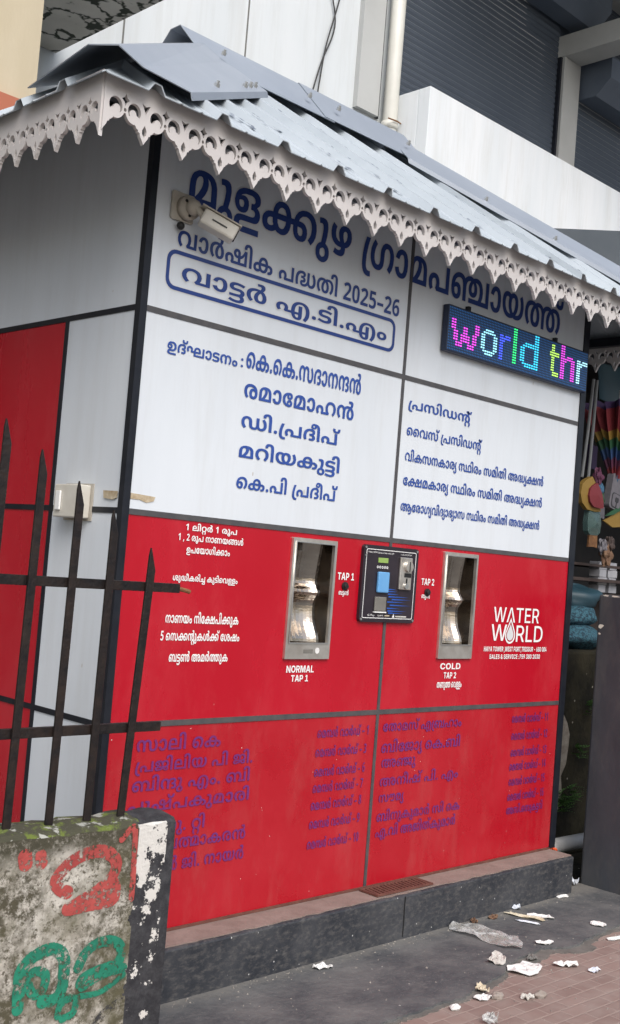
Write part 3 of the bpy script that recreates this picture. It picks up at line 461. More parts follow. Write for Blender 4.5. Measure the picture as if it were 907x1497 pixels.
[[132,181,38,-3,29,-11,22,-17,16,-19,12,-45,-5,-29,-9,-23,-5,18,137,0,29,-52,-210,0,-26,29,12,21,6,30,-3,20,-9,15,-14,11,-19,3,-25,-7,-16,-16,-4,-25,7,-34,15,-25,-57,-28,-29,42,-10,49,4,27,12,24,18,18,23,15,29,9],[472,287,42,-3,35,-9,29,-15,22,-18,30,-48,8,-54,-9,-59,-27,-47,-42,-40,-48,38,26,30,18,34,6,44,-2,26,-8,22,-14,20,-18,14,-22,8,-26,4,-26,-4,-22,-8,-18,-14,-14,-18,-9,-24,-3,-26,6,-40,16,-34,26,-31,-24,-35,-18,0,-20,11,-31,39,-21,41,-8,51,9,52,29,47,24,19,28,14,35,10]],
[[326,-6,-50,8,-38,25,-18,25,-10,32,-6,104,-9,26,-16,14,-26,6,-30,-10,-22,-28,-6,-22,-2,-28,5,-40,15,-36,27,-38,-50,-38,-39,45,-25,50,-8,60,4,39,14,34,20,28,28,20,34,13,38,4,57,-9,39,-24,17,-28,9,-34,6,-100,8,-26,16,-14,24,-4,22,4,16,10,12,24,2,39,0,156,74,0,0,-177,2,-16,10,-24,17,-12,20,-5,35,10,24,30,6,23,2,26,-4,38,-16,38,-28,37,52,38,38,-45,24,-50,8,-60,-4,-38,-11,-32,-19,-28,-27,-22,-33,-14,-40,-4,-29,2,-25,7,-44,30,6,0,-39,-29,-25,-8]],
[[-46,426,52,-6,45,-18,27,-24,16,-30,8,-39,4,-51,0,-258,-74,0,0,254,-4,58,-10,39,-20,23,-21,7,-28,2,-19,-3,-14,-8,-5,-16,5,-16,18,-6,12,2,8,6,5,19,-7,21,-16,16,66,-10,6,-13,2,-18,-8,-34,-24,-25,-20,-6,-25,-3,-41,7,-26,23,-9,35,10,37,13,15,18,10,25,7]],
[[186,287,42,-3,36,-9,28,-15,23,-18,29,-48,9,-54,-9,-59,-28,-47,-41,-40,-49,38,26,30,18,34,7,44,-3,26,-8,22,-14,20,-18,14,-22,8,-25,4,-26,-4,-23,-8,-18,-14,-14,-18,-8,-24,-4,-26,6,-41,18,-35,28,-32,-50,-38,-40,40,-28,48,-10,58,10,54,30,47,23,19,29,14,35,10]],
[[158,287,40,-4,30,-13,29,-22,28,-132,0,-116,-73,0,0,162,-3,34,-9,22,-14,12,-24,4,-33,-9,-26,-29,-7,-22,-3,-27,5,-39,15,-38,28,-38,-52,-38,-39,46,-24,50,-8,58,4,38,12,33,20,28,28,22,34,13],[453,0,-35,2,-28,10,-23,16,-16,22,-10,28,-3,36,6,41,24,45,20,24,28,24,7,12,32,30,11,30,-8,20,-10,6,-16,2,-32,-5,-13,48,31,7,39,2,29,-2,22,-8,24,-26,7,-32,-3,-26,-12,-24,-18,-24,-34,-31,-36,-37,-19,-40,-6,-39,5,-35,14,-22,24,-8,19,4,13,12,8,20,3,30,-5,41,-18,38,-32,29,-24,11,-38,5,-35,-4,-29,-14,-16,-18,-11,-29,-4,-47,0,-74,-69,0,0,92,24,92,33,28,43,18,29,6,34,1,49,-4,48,-16,30,-17,24,-22,32,-52,10,-60,-4,-36,-10,-29,-16,-23,-23,-16,-30,-10],[454,40,38,-4,32,-11,23,-17,17,-22,10,-24,4,-26,-4,-33,-10,-27,-38,-44,-42,31,22,29,7,17,2,23,-4,28,-13,20,-20,12,-24,5,-25,-5,-19,-12,-13,-20,-4,-28,9,-39,22,-30,-42,-31,-36,44,-12,26,-4,34,4,25,10,25,18,22,24,17,30,11]],
[[134,-6,-30,4,-27,9,-23,17,-20,24,-12,33,-4,41,4,35,10,32,16,28,22,24,28,19,32,15,38,9,42,3,39,-3,34,-8,29,-14,23,-18,31,-46,10,-58,-10,-60,-28,-46,-40,-40,-48,38,26,30,18,34,7,44,-3,26,-8,22,-14,20,-19,14,-25,8,-30,4,-33,-4,-28,-12,-23,-18,-18,-23,-10,-27,-4,-30,2,-26,4,-20,16,-23,23,-7,18,4,11,14,4,21,-9,29,-11,9,-16,3,-36,-11,-34,-29,-6,50,38,27,25,9,29,4,28,-3,22,-8,17,-13,13,-17,8,-21,2,-25,-2,-27,-10,-22,-14,-19,-20,-13,-24,-9],[528,-6,-29,4,-27,9,-24,17,-18,24,-13,33,-4,41,3,35,10,32,16,28,22,24,28,19,33,15,37,9,42,3,40,-3,34,-8,28,-14,24,-18,30,-46,10,-58,-10,-60,-27,-46,-41,-40,-48,38,27,30,18,34,7,44,-3,26,-9,22,-13,20,-19,14,-25,8,-31,4,-32,-4,-28,-12,-24,-18,-17,-23,-11,-27,-4,-30,2,-26,4,-20,17,-23,23,-7,18,4,10,14,4,21,-8,29,-12,9,-16,3,-36,-11,-34,-29,-6,50,38,27,26,9,29,4,27,-3,22,-8,18,-13,12,-17,8,-21,3,-25,-3,-27,-9,-22,-15,-19,-19,-13,-25,-9]],
[[-6,-34,-2,-12,3,-18,11,-13,25,-5,17,2,12,7,10,26,-2,19,-41,120,-8,60,11,69,26,60,76,0,-22,-45,-14,-39,-4,-40,7,-49,32,-94,9,-32,3,-29,-7,-39,-22,-28,-36,-16,-48,-5,-50,6,-34,18,-21,27,-7,36,2,21]],
[[765,0,-244,0,91,50,148,2],[860,287,61,-9,43,-26,18,-19,11,-23,7,-30,2,-37,0,-143,-283,0,0,138,4,52,13,36,20,26,44,26],[861,234,-29,-4,-20,-14,-14,-25,-4,-21,-2,-29,0,-89,136,0,-1,116,-4,22,-13,26,-20,14],[340,287,52,-8,38,-25,18,-25,10,-33,6,-103,8,-26,16,-15,26,-4,30,8,22,29,6,22,2,29,-4,38,-16,38,-28,38,52,38,38,-46,24,-50,8,-60,-4,-39,-12,-34,-21,-27,-27,-21,-34,-13,-39,-4,-31,2,-26,6,-38,26,-18,26,-9,35,-5,101,-9,24,-16,15,-25,5,-21,-4,-15,-11,-12,-24,-4,-39,0,-156,-73,0,-2,194,-9,23,-18,13,-20,4,-34,-10,-24,-30,-7,-22,-2,-28,5,-37,15,-37,28,-38,-52,-38,-39,46,-24,50,-8,60,4,37,12,33,20,28,26,21,33,13,39,5,30,-3,26,-6,42,-30,-5,0,39,28,24,8]],
[[202,287,62,-5,70,-22,37,-22,21,-22,8,-30,-4,-23,-14,-19,-26,-16,-1,4,37,-24,10,-18,4,-21,-11,-37,-14,-16,-21,-12,-28,-8,-38,-2,-42,4,-32,13,-26,19,-16,26,-10,30,-4,33,10,55,28,48,24,20,41,25,47,15,55,5,59,-7,41,-17,32,-27,31,-126,0,-110,-74,0,0,125,-2,34,-4,25,-9,20,-14,15,-26,13,-35,4,-30,-2,-24,-4,-38,-18,-25,-28,-13,-32,-5,-32,4,-34,11,-23,19,-13,25,-4,19,2,13,5,10,21,-2,12,-9,8,-15,6,-34,2,0,52,32,2,13,7,10,23,-3,14,-10,12,-20,10,-30,8,-26,4,-34,2,-35,-2,-29,-10,-21,-14,-15,-20,-10,-23,-2,-27,6,-41,16,-35,28,-32,-48,-38,-40,40,-28,46,-7,28,-3,32,10,54,30,47,25,19,32,14,39,10],[690,-6,-36,4,-28,11,-20,17,-14,23,-12,54,6,41,20,33,31,21,43,7,28,-4,24,-11,37,-38,11,-24,4,-26,-28,2,-10,24,-20,19,-28,8,-22,-3,-14,-12,-8,-16,-2,-23,4,-29,14,-18,23,-8,25,8,16,24,5,42,-3,44,-16,34,-36,26,-27,7,-32,3,-37,-4,-27,-14,-15,-18,-11,-28,-3,-64,-44,130,33,25,44,19,29,6,34,1,42,-3,37,-10,31,-16,26,-20,20,-26,16,-28,8,-32,3,-34,-3,-38,-12,-32,-18,-24,-24,-16,-30,-10]],
[[290,287,43,-5,35,-14,26,-22,18,-30,10,-34,4,-40,-4,-44,-12,-37,-20,-29,-26,-21,-34,-13,-40,-4,-58,10,-44,29,-26,48,-9,61,9,60,27,46,43,30],[290,234,-29,-6,-20,-18,-12,-29,-4,-40,7,-51,22,-32,16,-8,19,-4,19,3,17,9,21,32,8,51,-2,29,-5,22,-21,32,-17,8],[116,-6,-44,6,-32,17,-19,27,-7,36,4,24,8,20,31,28,29,13,37,7,56,2,223,0,42,-2,34,-4,48,-20,24,-24,8,-36,-6,-30,-20,-19,-28,-12,24,25,151,0,0,-52,-217,0,-12,51,28,11,8,23,-3,14,-11,11,-24,8,-38,3,-249,0,-37,-2,-23,-8,-11,-12,-5,-17,5,-20,14,-12,24,-4,28,5,30,17,32,-46,-32,-16,-32,-10],[670,0,0,193,-2,21,-4,12,-7,6,-11,3,-20,-7,-8,-24,4,-18,16,-15,16,-5,44,-1,28,3,24,8,41,28,31,37,25,40,73,0,0,-281],[645,287,38,-5,29,-14,22,-30,6,-23,2,-29,0,-134,105,0,3,150,2,-7,-42,-46,-49,-27,-53,-8,-32,0,-42,4,-34,9,-24,15,-16,18,-9,22,-3,24,12,40,32,30,24,8]],
[[202,287,62,-5,70,-22,37,-22,21,-22,8,-30,-4,-23,-14,-19,-26,-16,-1,4,37,-24,10,-18,4,-21,-11,-37,-14,-16,-21,-12,-28,-8,-38,-2,-42,4,-32,13,-26,19,-16,26,-10,30,-4,33,10,55,28,48,24,20,41,25,47,15,55,5,59,-7,41,-17,32,-27,31,-126,0,-110,-74,0,0,125,-2,34,-4,25,-9,20,-14,15,-26,13,-35,4,-30,-2,-24,-4,-38,-18,-25,-28,-13,-32,-5,-32,4,-34,11,-23,19,-13,25,-4,19,2,13,5,10,21,-2,12,-9,8,-15,6,-34,2,0,52,32,2,13,7,10,23,-3,14,-10,12,-20,10,-30,8,-26,4,-34,2,-35,-2,-29,-10,-21,-14,-15,-20,-10,-23,-2,-27,6,-41,16,-35,28,-32,-48,-38,-40,40,-28,46,-7,28,-3,32,10,54,30,47,25,19,32,14,39,10],[622,287,44,-3,38,-12,32,-18,25,-23,19,-29,16,-58,1,-30,-3,-38,-10,-30,-18,-23,-23,-16,-29,-10,-36,-3,-32,3,-28,10,-20,15,-16,20,-8,23,-4,26,10,46,28,35,46,22,60,6,56,-3,39,-10,33,-17,26,-24,18,-28,12,-32,4,-36,-10,-58,-12,-26,-18,-22,-23,-18,-29,-14,-36,-10,-42,-2,-49,3,-42,10,21,51,31,-8,36,-2,28,2,23,6,30,22,17,32,5,34,-7,42,-19,30,-29,20,-37,7,-20,1,-44,-8,-26,-20,-8,-32,4,-23,14,-15,22,-6,20,4,14,12,8,21,4,32,-4,33,-12,41,-22,25,-31,14,-41,6,-30,-4,-28,-14,-15,-18,-10,-28,-3,-22,0,-42,-44,129,32,26,43,19]],
[[225,287,37,-2,32,-7,26,-10,18,-15,12,-19,4,-22,-2,-23,-11,-17,-24,-16,-19,-4,-63,-2,-11,-2,-5,-5,-1,-7,2,-7,9,-3,63,-4,20,-4,26,-14,12,-18,4,-24,-10,-35,-14,-14,-20,-10,-26,-7,-33,-2,-41,2,-34,6,-32,10,22,47,38,-9,40,-4,20,1,14,3,8,10,-6,12,-62,3,-26,5,-18,8,-13,11,-9,16,-3,21,5,24,14,20,28,15,22,4,44,1,17,3,6,10,-4,10,-13,7,-44,4,-41,-4,-33,-12,-24,-18,-16,-26,-10,-31,-3,-36,3,-49,10,-47,-69,-13,-13,56,-6,57,6,51,17,43,28,35,39,26,51,16]],
[[206,0,-75,0,2,278,-26,-25,-41,-33,-36,46,114,91,62,0]],
[[438,281,0,-281,-409,0,0,152,3,35,6,27,26,38,42,26,59,9,59,-9,41,-26,27,-42,6,-27,2,-77,-198,0,0,-54,262,0,0,229],[164,234,-28,-4,-19,-16,-11,-24,-4,-31,124,0,-4,33,-10,22,-20,16]],
[[186,287,42,-3,36,-8,28,-14,23,-18,29,-46,9,-52,-9,-57,-28,-45,-41,-38,-49,38,26,28,18,32,7,41,-3,25,-8,21,-32,31,-22,8,-25,4,-26,-4,-23,-8,-18,-12,-14,-18,-8,-22,-4,-24,4,-30,10,-26,15,-23,23,-23,-50,-38,-40,38,-28,46,-10,56,10,51,30,46,23,18,29,14,35,9],[186,40,36,-4,30,-12,24,-16,18,-22,11,-24,3,-26,-3,-33,-11,-27,-38,-44,-40,31,22,29,6,17,2,23,-8,34,-21,20,-33,8,-24,-4,-20,-12,-12,-20,-4,-26,8,-39,22,-30,-40,-31,-38,44,-11,26,-3,34,3,25,11,25,18,21,24,17,30,12]],
[[88,-118,-43,7,-33,19,-22,29,-6,37,3,25,10,22,16,18,21,14,26,8,28,3,30,-2,25,-9,21,-13,16,-18,10,-22,4,-26,-4,-26,-10,-22,-16,-18,-21,-14,-25,-8],[88,18,-19,-2,-17,-9,-10,-14,-4,-20,4,-19,10,-14,16,-9,20,-3,20,3,16,9,12,14,3,20,-3,19,-11,14,-17,9],[89,-50,-25,4,-18,12,-10,19,-4,23,6,20,14,22,24,-12,-12,-10,-4,-12,4,-14,10,-8,16,-3,15,3,10,8,3,14,-3,10,-13,9,24,15,16,-22,4,-20,-5,-28,-18,-22],[70,287,30,-3,23,-8,16,-14,11,-18,8,-42,-9,-74,-23,-78,-68,6,18,72,8,60,-8,32,-10,10,-16,4,-28,-4,-10,50,26,5]],
[[108,58,4,-6,-26,-78,-17,-38,-53,0,18,84,6,38]],
[[200,287,41,-3,34,-10,29,-16,25,-22,-19,11,20,18,22,13,54,9,29,-3,24,-7,39,-29,-6,0,43,30,25,6,30,3,40,-5,32,-13,27,-21,19,-28,12,-33,4,-37,-8,-60,-24,-52,-38,-44,-52,38,28,38,15,37,5,37,-2,28,-7,22,-24,30,-35,10,-20,-4,-17,-13,-9,-23,-3,-43,0,-151,-73,0,0,156,-4,39,-11,25,-15,10,-24,4,-22,-4,-18,-12,-11,-24,-3,-18,0,-176,-74,0,0,134,-2,33,-4,23,-16,26,-23,14,-35,4,-30,-3,-27,-10,-23,-15,-17,-23,-11,-29,-4,-36,6,-44,16,-23,23,-7,18,4,11,14,4,22,-9,29,-11,8,-16,3,-36,-11,-34,-29,-6,50,38,27,26,9,30,4,26,-3,22,-8,18,-13,12,-17,8,-21,2,-25,-2,-27,-10,-22,-14,-19,-20,-13,-25,-9,-29,-3,-30,4,-27,9,-23,17,-20,24,-12,32,-4,41,6,50,18,41,29,32,37,24,44,14]],
[[212,231,-46,-11,-36,-17,-25,-23,-15,-28,-6,-32,2,-26,4,-20,17,-23,23,-7,18,4,11,14,3,21,-8,29,-12,9,-16,3,-35,-11,-34,-29,-6,50,38,27,25,9,30,4,26,-3,23,-8,17,-13,13,-17,8,-21,3,-25,-4,-27,-8,-22,-15,-19,-20,-13,-25,-9,-30,-3,-30,3,-28,10,-24,17,-18,24,-11,30,-4,39,5,41,14,36,22,29,30,24,36,18,43,13,49,6,52,3,42,-1,32,-4,58,-12,14,-9,45,-18,27,-26,8,-31,-4,-23,-14,-19,-26,-16,0,4,36,-24,10,-18,4,-21,-10,-37,-14,-16,-21,-12,-29,-8,-36,-2,-42,4,-34,13,-25,19,-17,26,-10,30,-4,33,10,55,30,48,22,20,42,25,47,15,55,5,32,-1,26,-6,42,-17,32,-27,30,-110,0,-126,-74,0,0,125,-2,34,-4,25,-8,20,-14,15,-26,13,-36,4,-30,-2,-23,-4,-38,-18,-25,-28,-14,-32,-4,-32,4,-34,11,-23,19,-13,25,-4,19,2,12,5,11,21,-3,12,-8,8,-14,6,-35,2,0,52,31,2,14,7,10,23,-4,16,-12,12,-20,9,-58,9,-30,2],[722,287,36,-3,30,-8,24,-12,16,-16,10,-19,3,-21,-5,-28,-14,-22,-28,-19,-1,3,23,-12,18,-16,9,-19,3,-23,-6,-32,-19,-25,-31,-16,-44,-5,-34,2,-25,4,9,52,36,-6,20,2,12,6,6,10,3,14,-3,14,-10,10,-16,8,-48,3,0,52,44,3,18,10,7,10,3,12,-4,15,-8,11,-16,6,-20,2,-42,-7,-29,-22,-13,-24,-8,-31,-2,-113,-68,0,0,84,9,64,13,29,18,26,24,20,29,15,33,9]],
[[446,400,29,-2,22,-8,25,-26,6,-32,-4,-26,-12,-24,-18,-24,-33,-31,-35,-37,-20,-40,-6,-39,4,-35,15,-22,25,-8,18,4,14,12,8,20,2,30,-2,30,-10,30,-16,26,-24,22,-26,12,-36,4,-36,-6,-28,-14,-14,-16,-8,-21,-10,-92,-8,-33,-18,-26,-38,-26,-26,-6,-31,-2,-39,4,-32,13,-28,21,-20,27,-14,34,-4,39,8,60,24,50,40,46,50,-38,-28,-38,-14,-38,-5,-38,2,-29,6,-22,21,-29,30,-8,26,4,16,15,8,25,6,82,8,33,14,25,18,20,24,16,28,11,34,6,42,2,43,-4,47,-15,28,-17,24,-21,32,-53,11,-61,-7,-51,-23,-39,-37,-24,-52,-8,-34,4,-29,10,-23,17,-16,24,-10,29,-4,36,7,41,23,45,21,24,27,24,8,12,32,30,11,30,-7,20,-11,6,-16,2,-32,-5,-13,48,31,7]],
[[370,287,40,-3,37,-8,31,-15,28,-20,20,-24,16,-29,10,-33,3,-37,-3,-38,-12,-32,-17,-24,-24,-16,-30,-10,-35,-4,-36,4,-27,11,-21,17,-14,23,-12,54,6,41,20,33,31,21,43,7,28,-4,25,-11,20,-17,16,-21,15,-50,-28,2,-10,24,-20,19,-28,8,-21,-3,-15,-12,-8,-16,-2,-23,4,-29,14,-18,24,-8,24,8,16,24,5,42,-3,44,-16,34,-36,26,-26,7,-30,3,-40,-5,-26,-13,-14,-16,-8,-22,-12,-108,-24,-42,-38,-26,-26,-6,-30,-2,-38,4,-34,13,-27,21,-20,27,-13,34,-4,39,8,60,25,50,39,46,50,-38,-27,-38,-15,-38,-5,-38,2,-29,6,-22,21,-29,30,-8,24,4,16,15,8,25,6,82,9,32,14,26,17,19,25,17,27,11,32,6]],
[[476,281,0,-281,-136,0,-18,2,-74,-2,-238,0,0,52,228,0,-38,-8,22,20,8,33,-8,32,-12,9,-18,3,-18,-3,-12,-9,-8,-14,-1,-34,-71,-5,-2,28,6,36,22,29,36,18,48,6,30,-2,24,-6,34,-21,17,-29,5,-31,-3,-23,-9,-20,-13,-18,-13,9,138,0,0,229],[476,62,0,-204,-283,0,-25,48,132,92,43,25,56,-15,-135,-96,-26,-16,6,10,160,2,0,122]],
[[160,232,-37,-10,-27,-15,-14,-23,-4,-30,3,-18,7,-14,12,-10,14,-2,14,2,10,7,7,23,-3,16,-10,10,-18,4,-26,-4,-25,-10,-39,4,26,24,38,20,41,8,27,-2,22,-8,26,-26,8,-36,-10,-39,-12,-16,-18,-13,-25,-8,-31,-3,-27,3,-23,9,-20,15,-15,19,-9,24,-4,28,12,47,14,22,20,19,27,15,33,13,40,7,48,3,50,-3,40,-6,30,-12,21,-16,13,-21,4,-25,-3,-20,-9,-16,-33,-24,-53,-15,-28,26,0,13,26,1,16,5,8,10,2,12,-8,21,-10,7,-18,6,-24,4],[375,78,-7,-32,-18,-24,-21,-13,-31,-7,-176,-3,-14,-4,-10,-7,-2,-10,2,-10,7,-8,15,-5,31,-2,296,0,88,-53,-393,0,-52,4,-36,13,-24,25,-8,32,8,36,25,26,20,9,27,5,40,2,98,0,32,2,18,7,8,9,4,14,-4,14,-10,10,-13,6,-31,1,0,47,57,-8,33,-14,24,-17,12,-21],[543,232,-37,-10,-27,-15,-15,-23,-2,-30,2,-18,7,-14,11,-10,16,-2,14,2,9,7,7,23,-3,16,-10,10,-17,4,-28,-4,-24,-10,-39,4,27,24,38,20,40,8,27,-2,21,-8,27,-26,9,-36,-10,-39,-14,-16,-18,-13,-24,-8,-31,-3,-27,3,-24,9,-19,15,-15,19,-10,24,-2,28,10,47,14,22,21,19,27,15,34,13,40,7,48,3,48,-3,40,-6,30,-12,22,-16,13,-21,4,-25,-3,-20,-8,-16,-34,-24,-54,-15,-26,26,0,13,26,1,14,5,8,10,3,12,-8,21,-27,13,-24,4],[758,78,-6,-32,-18,-24,-22,-13,-32,-7,-182,-3,-14,-4,-10,-7,-2,-10,2,-10,7,-8,15,-5,31,-2,221,0,0,-53,-224,0,-36,2,-30,6,-22,9,-27,25,-11,32,8,36,25,26,20,9,27,5,40,2,104,0,34,2,18,7,8,9,2,14,-2,14,-10,10,-14,6,-30,1,0,47,56,-8,34,-14,22,-17,14,-21]],
[[200,287,41,-3,34,-10,29,-16,25,-22,12,-36,11,-76,0,-124,-74,0,0,134,-2,34,-4,22,-16,26,-23,14,-35,4,-30,-3,-27,-10,-23,-15,-17,-23,-11,-29,-4,-36,6,-44,16,-23,23,-7,18,4,11,14,4,22,-9,29,-11,8,-16,3,-36,-11,-34,-29,-6,50,38,27,26,9,30,4,26,-3,22,-8,18,-13,12,-17,8,-21,2,-25,-2,-27,-10,-22,-14,-19,-20,-13,-25,-9,-29,-3,-30,4,-27,9,-23,17,-20,24,-12,32,-4,41,6,50,18,41,29,32,37,24,44,14],[688,281,0,-281,-243,0,-22,30,27,41,14,36,5,37,-2,28,-7,23,-24,29,-34,10,-24,-5,-14,-11,-10,-23,-2,-35,0,-160,-74,0,0,121,28,91,4,35,42,31,26,6,31,3,39,-5,34,-13,26,-21,20,-28,12,-33,4,-37,-4,-40,-11,-35,-18,-31,-18,8,122,0,0,229]],
[[200,287,41,-3,34,-10,29,-16,25,-22,-19,11,20,18,22,13,54,9,32,-3,26,-8,40,-33,2,-23,27,-69,0,-151,-73,0,0,156,-4,39,-11,25,-15,10,-24,4,-22,-4,-18,-12,-11,-24,-3,-18,0,-176,-74,0,0,134,-2,33,-4,23,-16,26,-23,14,-35,4,-30,-3,-27,-10,-23,-15,-17,-23,-11,-29,-4,-36,6,-44,16,-23,23,-7,18,4,11,14,4,22,-9,29,-11,8,-16,3,-36,-11,-34,-29,-6,50,38,27,26,9,30,4,26,-3,22,-8,18,-13,12,-17,8,-21,2,-25,-2,-27,-10,-22,-14,-19,-20,-13,-25,-9,-29,-3,-30,4,-27,9,-23,17,-20,24,-12,32,-4,41,6,50,18,41,29,32,37,24,44,14],[701,-6,-35,4,-28,10,-23,17,-16,24,-10,29,-3,36,6,41,24,45,20,24,28,24,7,12,32,30,11,30,-8,20,-10,6,-16,2,-32,-5,-13,48,31,7,39,2,29,-2,22,-8,24,-26,7,-32,-3,-26,-12,-24,-18,-24,-34,-31,-36,-37,-19,-40,-6,-39,5,-35,14,-22,24,-8,19,4,13,12,8,20,3,30,-5,41,-18,38,-32,29,-24,11,-38,5,-35,-4,-29,-14,-16,-18,-11,-29,-4,-47,0,-74,-69,0,0,92,24,92,33,28,43,18,29,6,34,1,49,-4,48,-16,30,-17,24,-22,32,-52,10,-60,-8,-51,-22,-39,-37,-24]],
[[30,0,0,364,90,0,108,-174,37,-70,19,-48,-8,0,-7,127,0,165,83,0,0,-364,-90,0,-120,196,-46,92,10,0,7,-129,0,-159]],
[[193,-5,-46,5,-41,17,-24,17,-21,21,-17,25,-12,30,-8,34,-2,38,2,38,8,34,12,29,17,26,21,21,24,17,41,16,46,5,46,-5,41,-16,24,-17,21,-21,17,-26,12,-29,8,-34,2,-38,-2,-38,-8,-34,-12,-30,-17,-25,-21,-21,-24,-17,-41,-17],[193,66,25,4,22,10,18,16,14,22,8,29,2,35,-2,34,-8,29,-14,23,-18,16,-22,10,-25,4,-25,-4,-22,-10,-18,-16,-14,-23,-8,-29,-2,-34,2,-35,8,-29,14,-22,18,-16,22,-10]],
[[30,0,0,364,146,0,38,-4,32,-11,26,-17,20,-24,12,-30,4,-34,-4,-34,-12,-29,-20,-23,-26,-16,-33,-11,-39,-3,-96,0,0,64,102,1,16,5,12,7,9,10,5,13,2,16,-2,16,-5,14,-9,10,-12,8,-16,4,-20,2,-49,0,0,-298],[232,0,-89,166,87,0,90,-166]],
[[30,0,0,364,125,0,57,-168,24,-106,6,-38,-15,0,35,158,52,154,124,0,0,-364,-80,0,2,319,6,0,-42,-155,-56,-164,-67,0,-66,193,-33,126,6,0,3,-155,0,-164]],
[[12,0,122,364,107,0,127,-364,-90,0,-55,168,-23,78,-22,92,18,0,-32,-133,-64,-205],[92,81,0,62,196,0,0,-62]],
[[30,0,0,364,81,0,0,-298,155,0,0,-66]],
[[18,298,0,66,301,0,0,-66,-111,0,0,-298,-80,0,0,298]],
[[30,0,0,364,146,0,38,-4,32,-12,26,-19,20,-25,12,-30,4,-34,-4,-35,-12,-30,-20,-25,-26,-18,-33,-12,-39,-4,-92,0,0,64,78,0,20,2,16,6,12,9,9,11,5,15,2,17,-2,16,-5,14,-9,12,-12,9,-16,5,-20,2,-49,0,0,-298]],
[[41,0,0,65,250,0,0,-65],[216,364,0,-364,-80,0,0,294,-84,-58,0,72,80,56]],
[[32,0,0,58,131,118,27,28,16,24,5,13,1,13,-6,28,-9,10,-11,7,-13,5,-30,0,-13,-6,-10,-8,-8,-10,-6,-14,-2,-16,-76,0,4,34,12,29,20,23,26,18,32,11,36,3,38,-3,32,-10,26,-17,20,-22,12,-26,4,-30,-2,-20,-6,-20,-11,-22,-18,-23,-25,-27,-84,-80,0,-2,151,0,0,-66]],
[[192,-5,-46,5,-42,17,-23,17,-21,21,-16,25,-12,30,-8,34,-2,38,2,38,8,34,12,29,17,26,21,21,24,17,40,16,46,5,30,-2,29,-6,25,-11,23,-15,19,-18,16,-23,10,-26,6,-29,-80,0,-10,24,-16,20,-22,12,-28,4,-26,-4,-22,-10,-18,-16,-14,-24,-8,-28,-2,-34,2,-35,8,-29,14,-22,18,-17,22,-9,26,-4,28,4,22,12,16,19,10,25,81,0,-5,-24,-10,-24,-14,-22,-18,-20,-22,-17,-26,-13,-30,-8]],
[[162,0,-96,0,0,69,92,0,30,3,26,8,20,16,14,21,8,29,4,36,-4,36,-8,29,-14,21,-20,16,-26,8,-30,3,-94,0,0,69,98,0,35,-2,32,-8,28,-12,25,-16,20,-22,16,-24,12,-30,7,-32,3,-36,-3,-36,-7,-32,-12,-30,-16,-24,-20,-22,-25,-16,-29,-12,-32,-8],[111,364,0,-364,-81,0,0,364]],
[[111,0,-99,364,57,0,63,-251,15,-83,-7,0,25,122,55,212,60,0,64,-251,16,-83,-8,0,25,122,53,212,57,0,-99,-364,-62,0,-59,218,-23,119,12,0,-24,-119,-58,-218]],
[[12,0,130,364,66,0,132,-364,-58,0,-90,262,-22,79,10,0,-40,-136,-70,-205]],
[[22,317,0,47,282,0,0,-47,-114,0,0,-317,-54,0,0,317]],
[[41,0,0,364,227,0,0,-47,-173,0,0,-110,161,0,0,-47,-161,0,0,-114,175,0,0,-46]],
[[41,0,0,364,129,0,39,-4,31,-11,24,-17,18,-23,10,-27,4,-32,-4,-32,-10,-27,-18,-22,-24,-17,-32,-10,-38,-4,-98,0,0,46,93,0,25,2,19,6,15,10,10,13,6,16,2,19,-2,20,-6,16,-10,13,-15,10,-19,7,-26,2,-69,0,0,-318],[248,0,-88,164,60,0,90,-164]],
[[41,0,0,364,54,0,0,-318,165,0,0,-46]],
[[158,0,-89,0,0,47,87,0,38,4,31,12,24,19,17,27,11,33,3,40,-3,40,-11,34,-16,26,-24,19,-30,11,-38,4,-91,0,0,48,95,0,34,-2,31,-8,27,-12,24,-16,19,-22,15,-24,12,-30,6,-32,3,-36,-3,-36,-6,-32,-12,-29,-16,-25,-19,-22,-24,-16,-28,-12,-31,-8],[95,364,0,-364,-54,0,0,364]],
[[30,0,0,364,81,0,0,-145,152,0,0,145,80,0,0,-364,-80,0,0,153,-152,0,0,-153]],
[[146,0,0,134,-134,230,94,0,59,-112,16,-34,15,-39,-16,0,13,39,15,34,58,112,93,0,-133,-230,0,-134]],
[[109,0,-97,364,88,0,39,-170,27,-156,-16,0,29,156,42,170,83,0,51,-220,19,-106,-16,0,27,156,39,170,88,0,-97,-364,-91,0,-46,177,-14,71,-12,77,20,0,-12,-76,-14,-72,-46,-177]],
[[30,0,0,364,248,0,0,-66,-167,0,0,-82,155,0,0,-64,-155,0,0,-86,168,0,0,-66]],
[[12,-98,21,154,77,0,-46,-154]],
[[168,-5,-42,3,-36,10,-30,18,-22,23,-14,31,-5,36,77,0,4,-16,7,-14,11,-10,14,-8,34,-6,34,6,12,6,9,8,5,11,2,12,-2,11,-4,8,-9,8,-27,12,-58,14,-41,14,-31,21,-16,18,-8,21,-4,26,5,31,14,27,21,22,28,17,34,10,38,3,38,-3,34,-11,27,-16,21,-22,12,-28,4,-30,-76,0,-6,18,-12,14,-18,8,-24,4,-31,-6,-19,-13,-5,-9,-1,-11,2,-11,5,-10,20,-14,61,-16,44,-14,20,-11,16,-12,12,-14,10,-17,6,-18,2,-22,-4,-31,-14,-27,-20,-22,-28,-16,-35,-10]],
[[30,0,0,364,244,0,0,-66,-163,0,0,-97,147,0,0,-65,-147,0,0,-136]],
[[17,0,0,66,64,0,0,232,-64,0,0,66,208,0,0,-66,-64,0,0,-232,64,0,0,-66]],
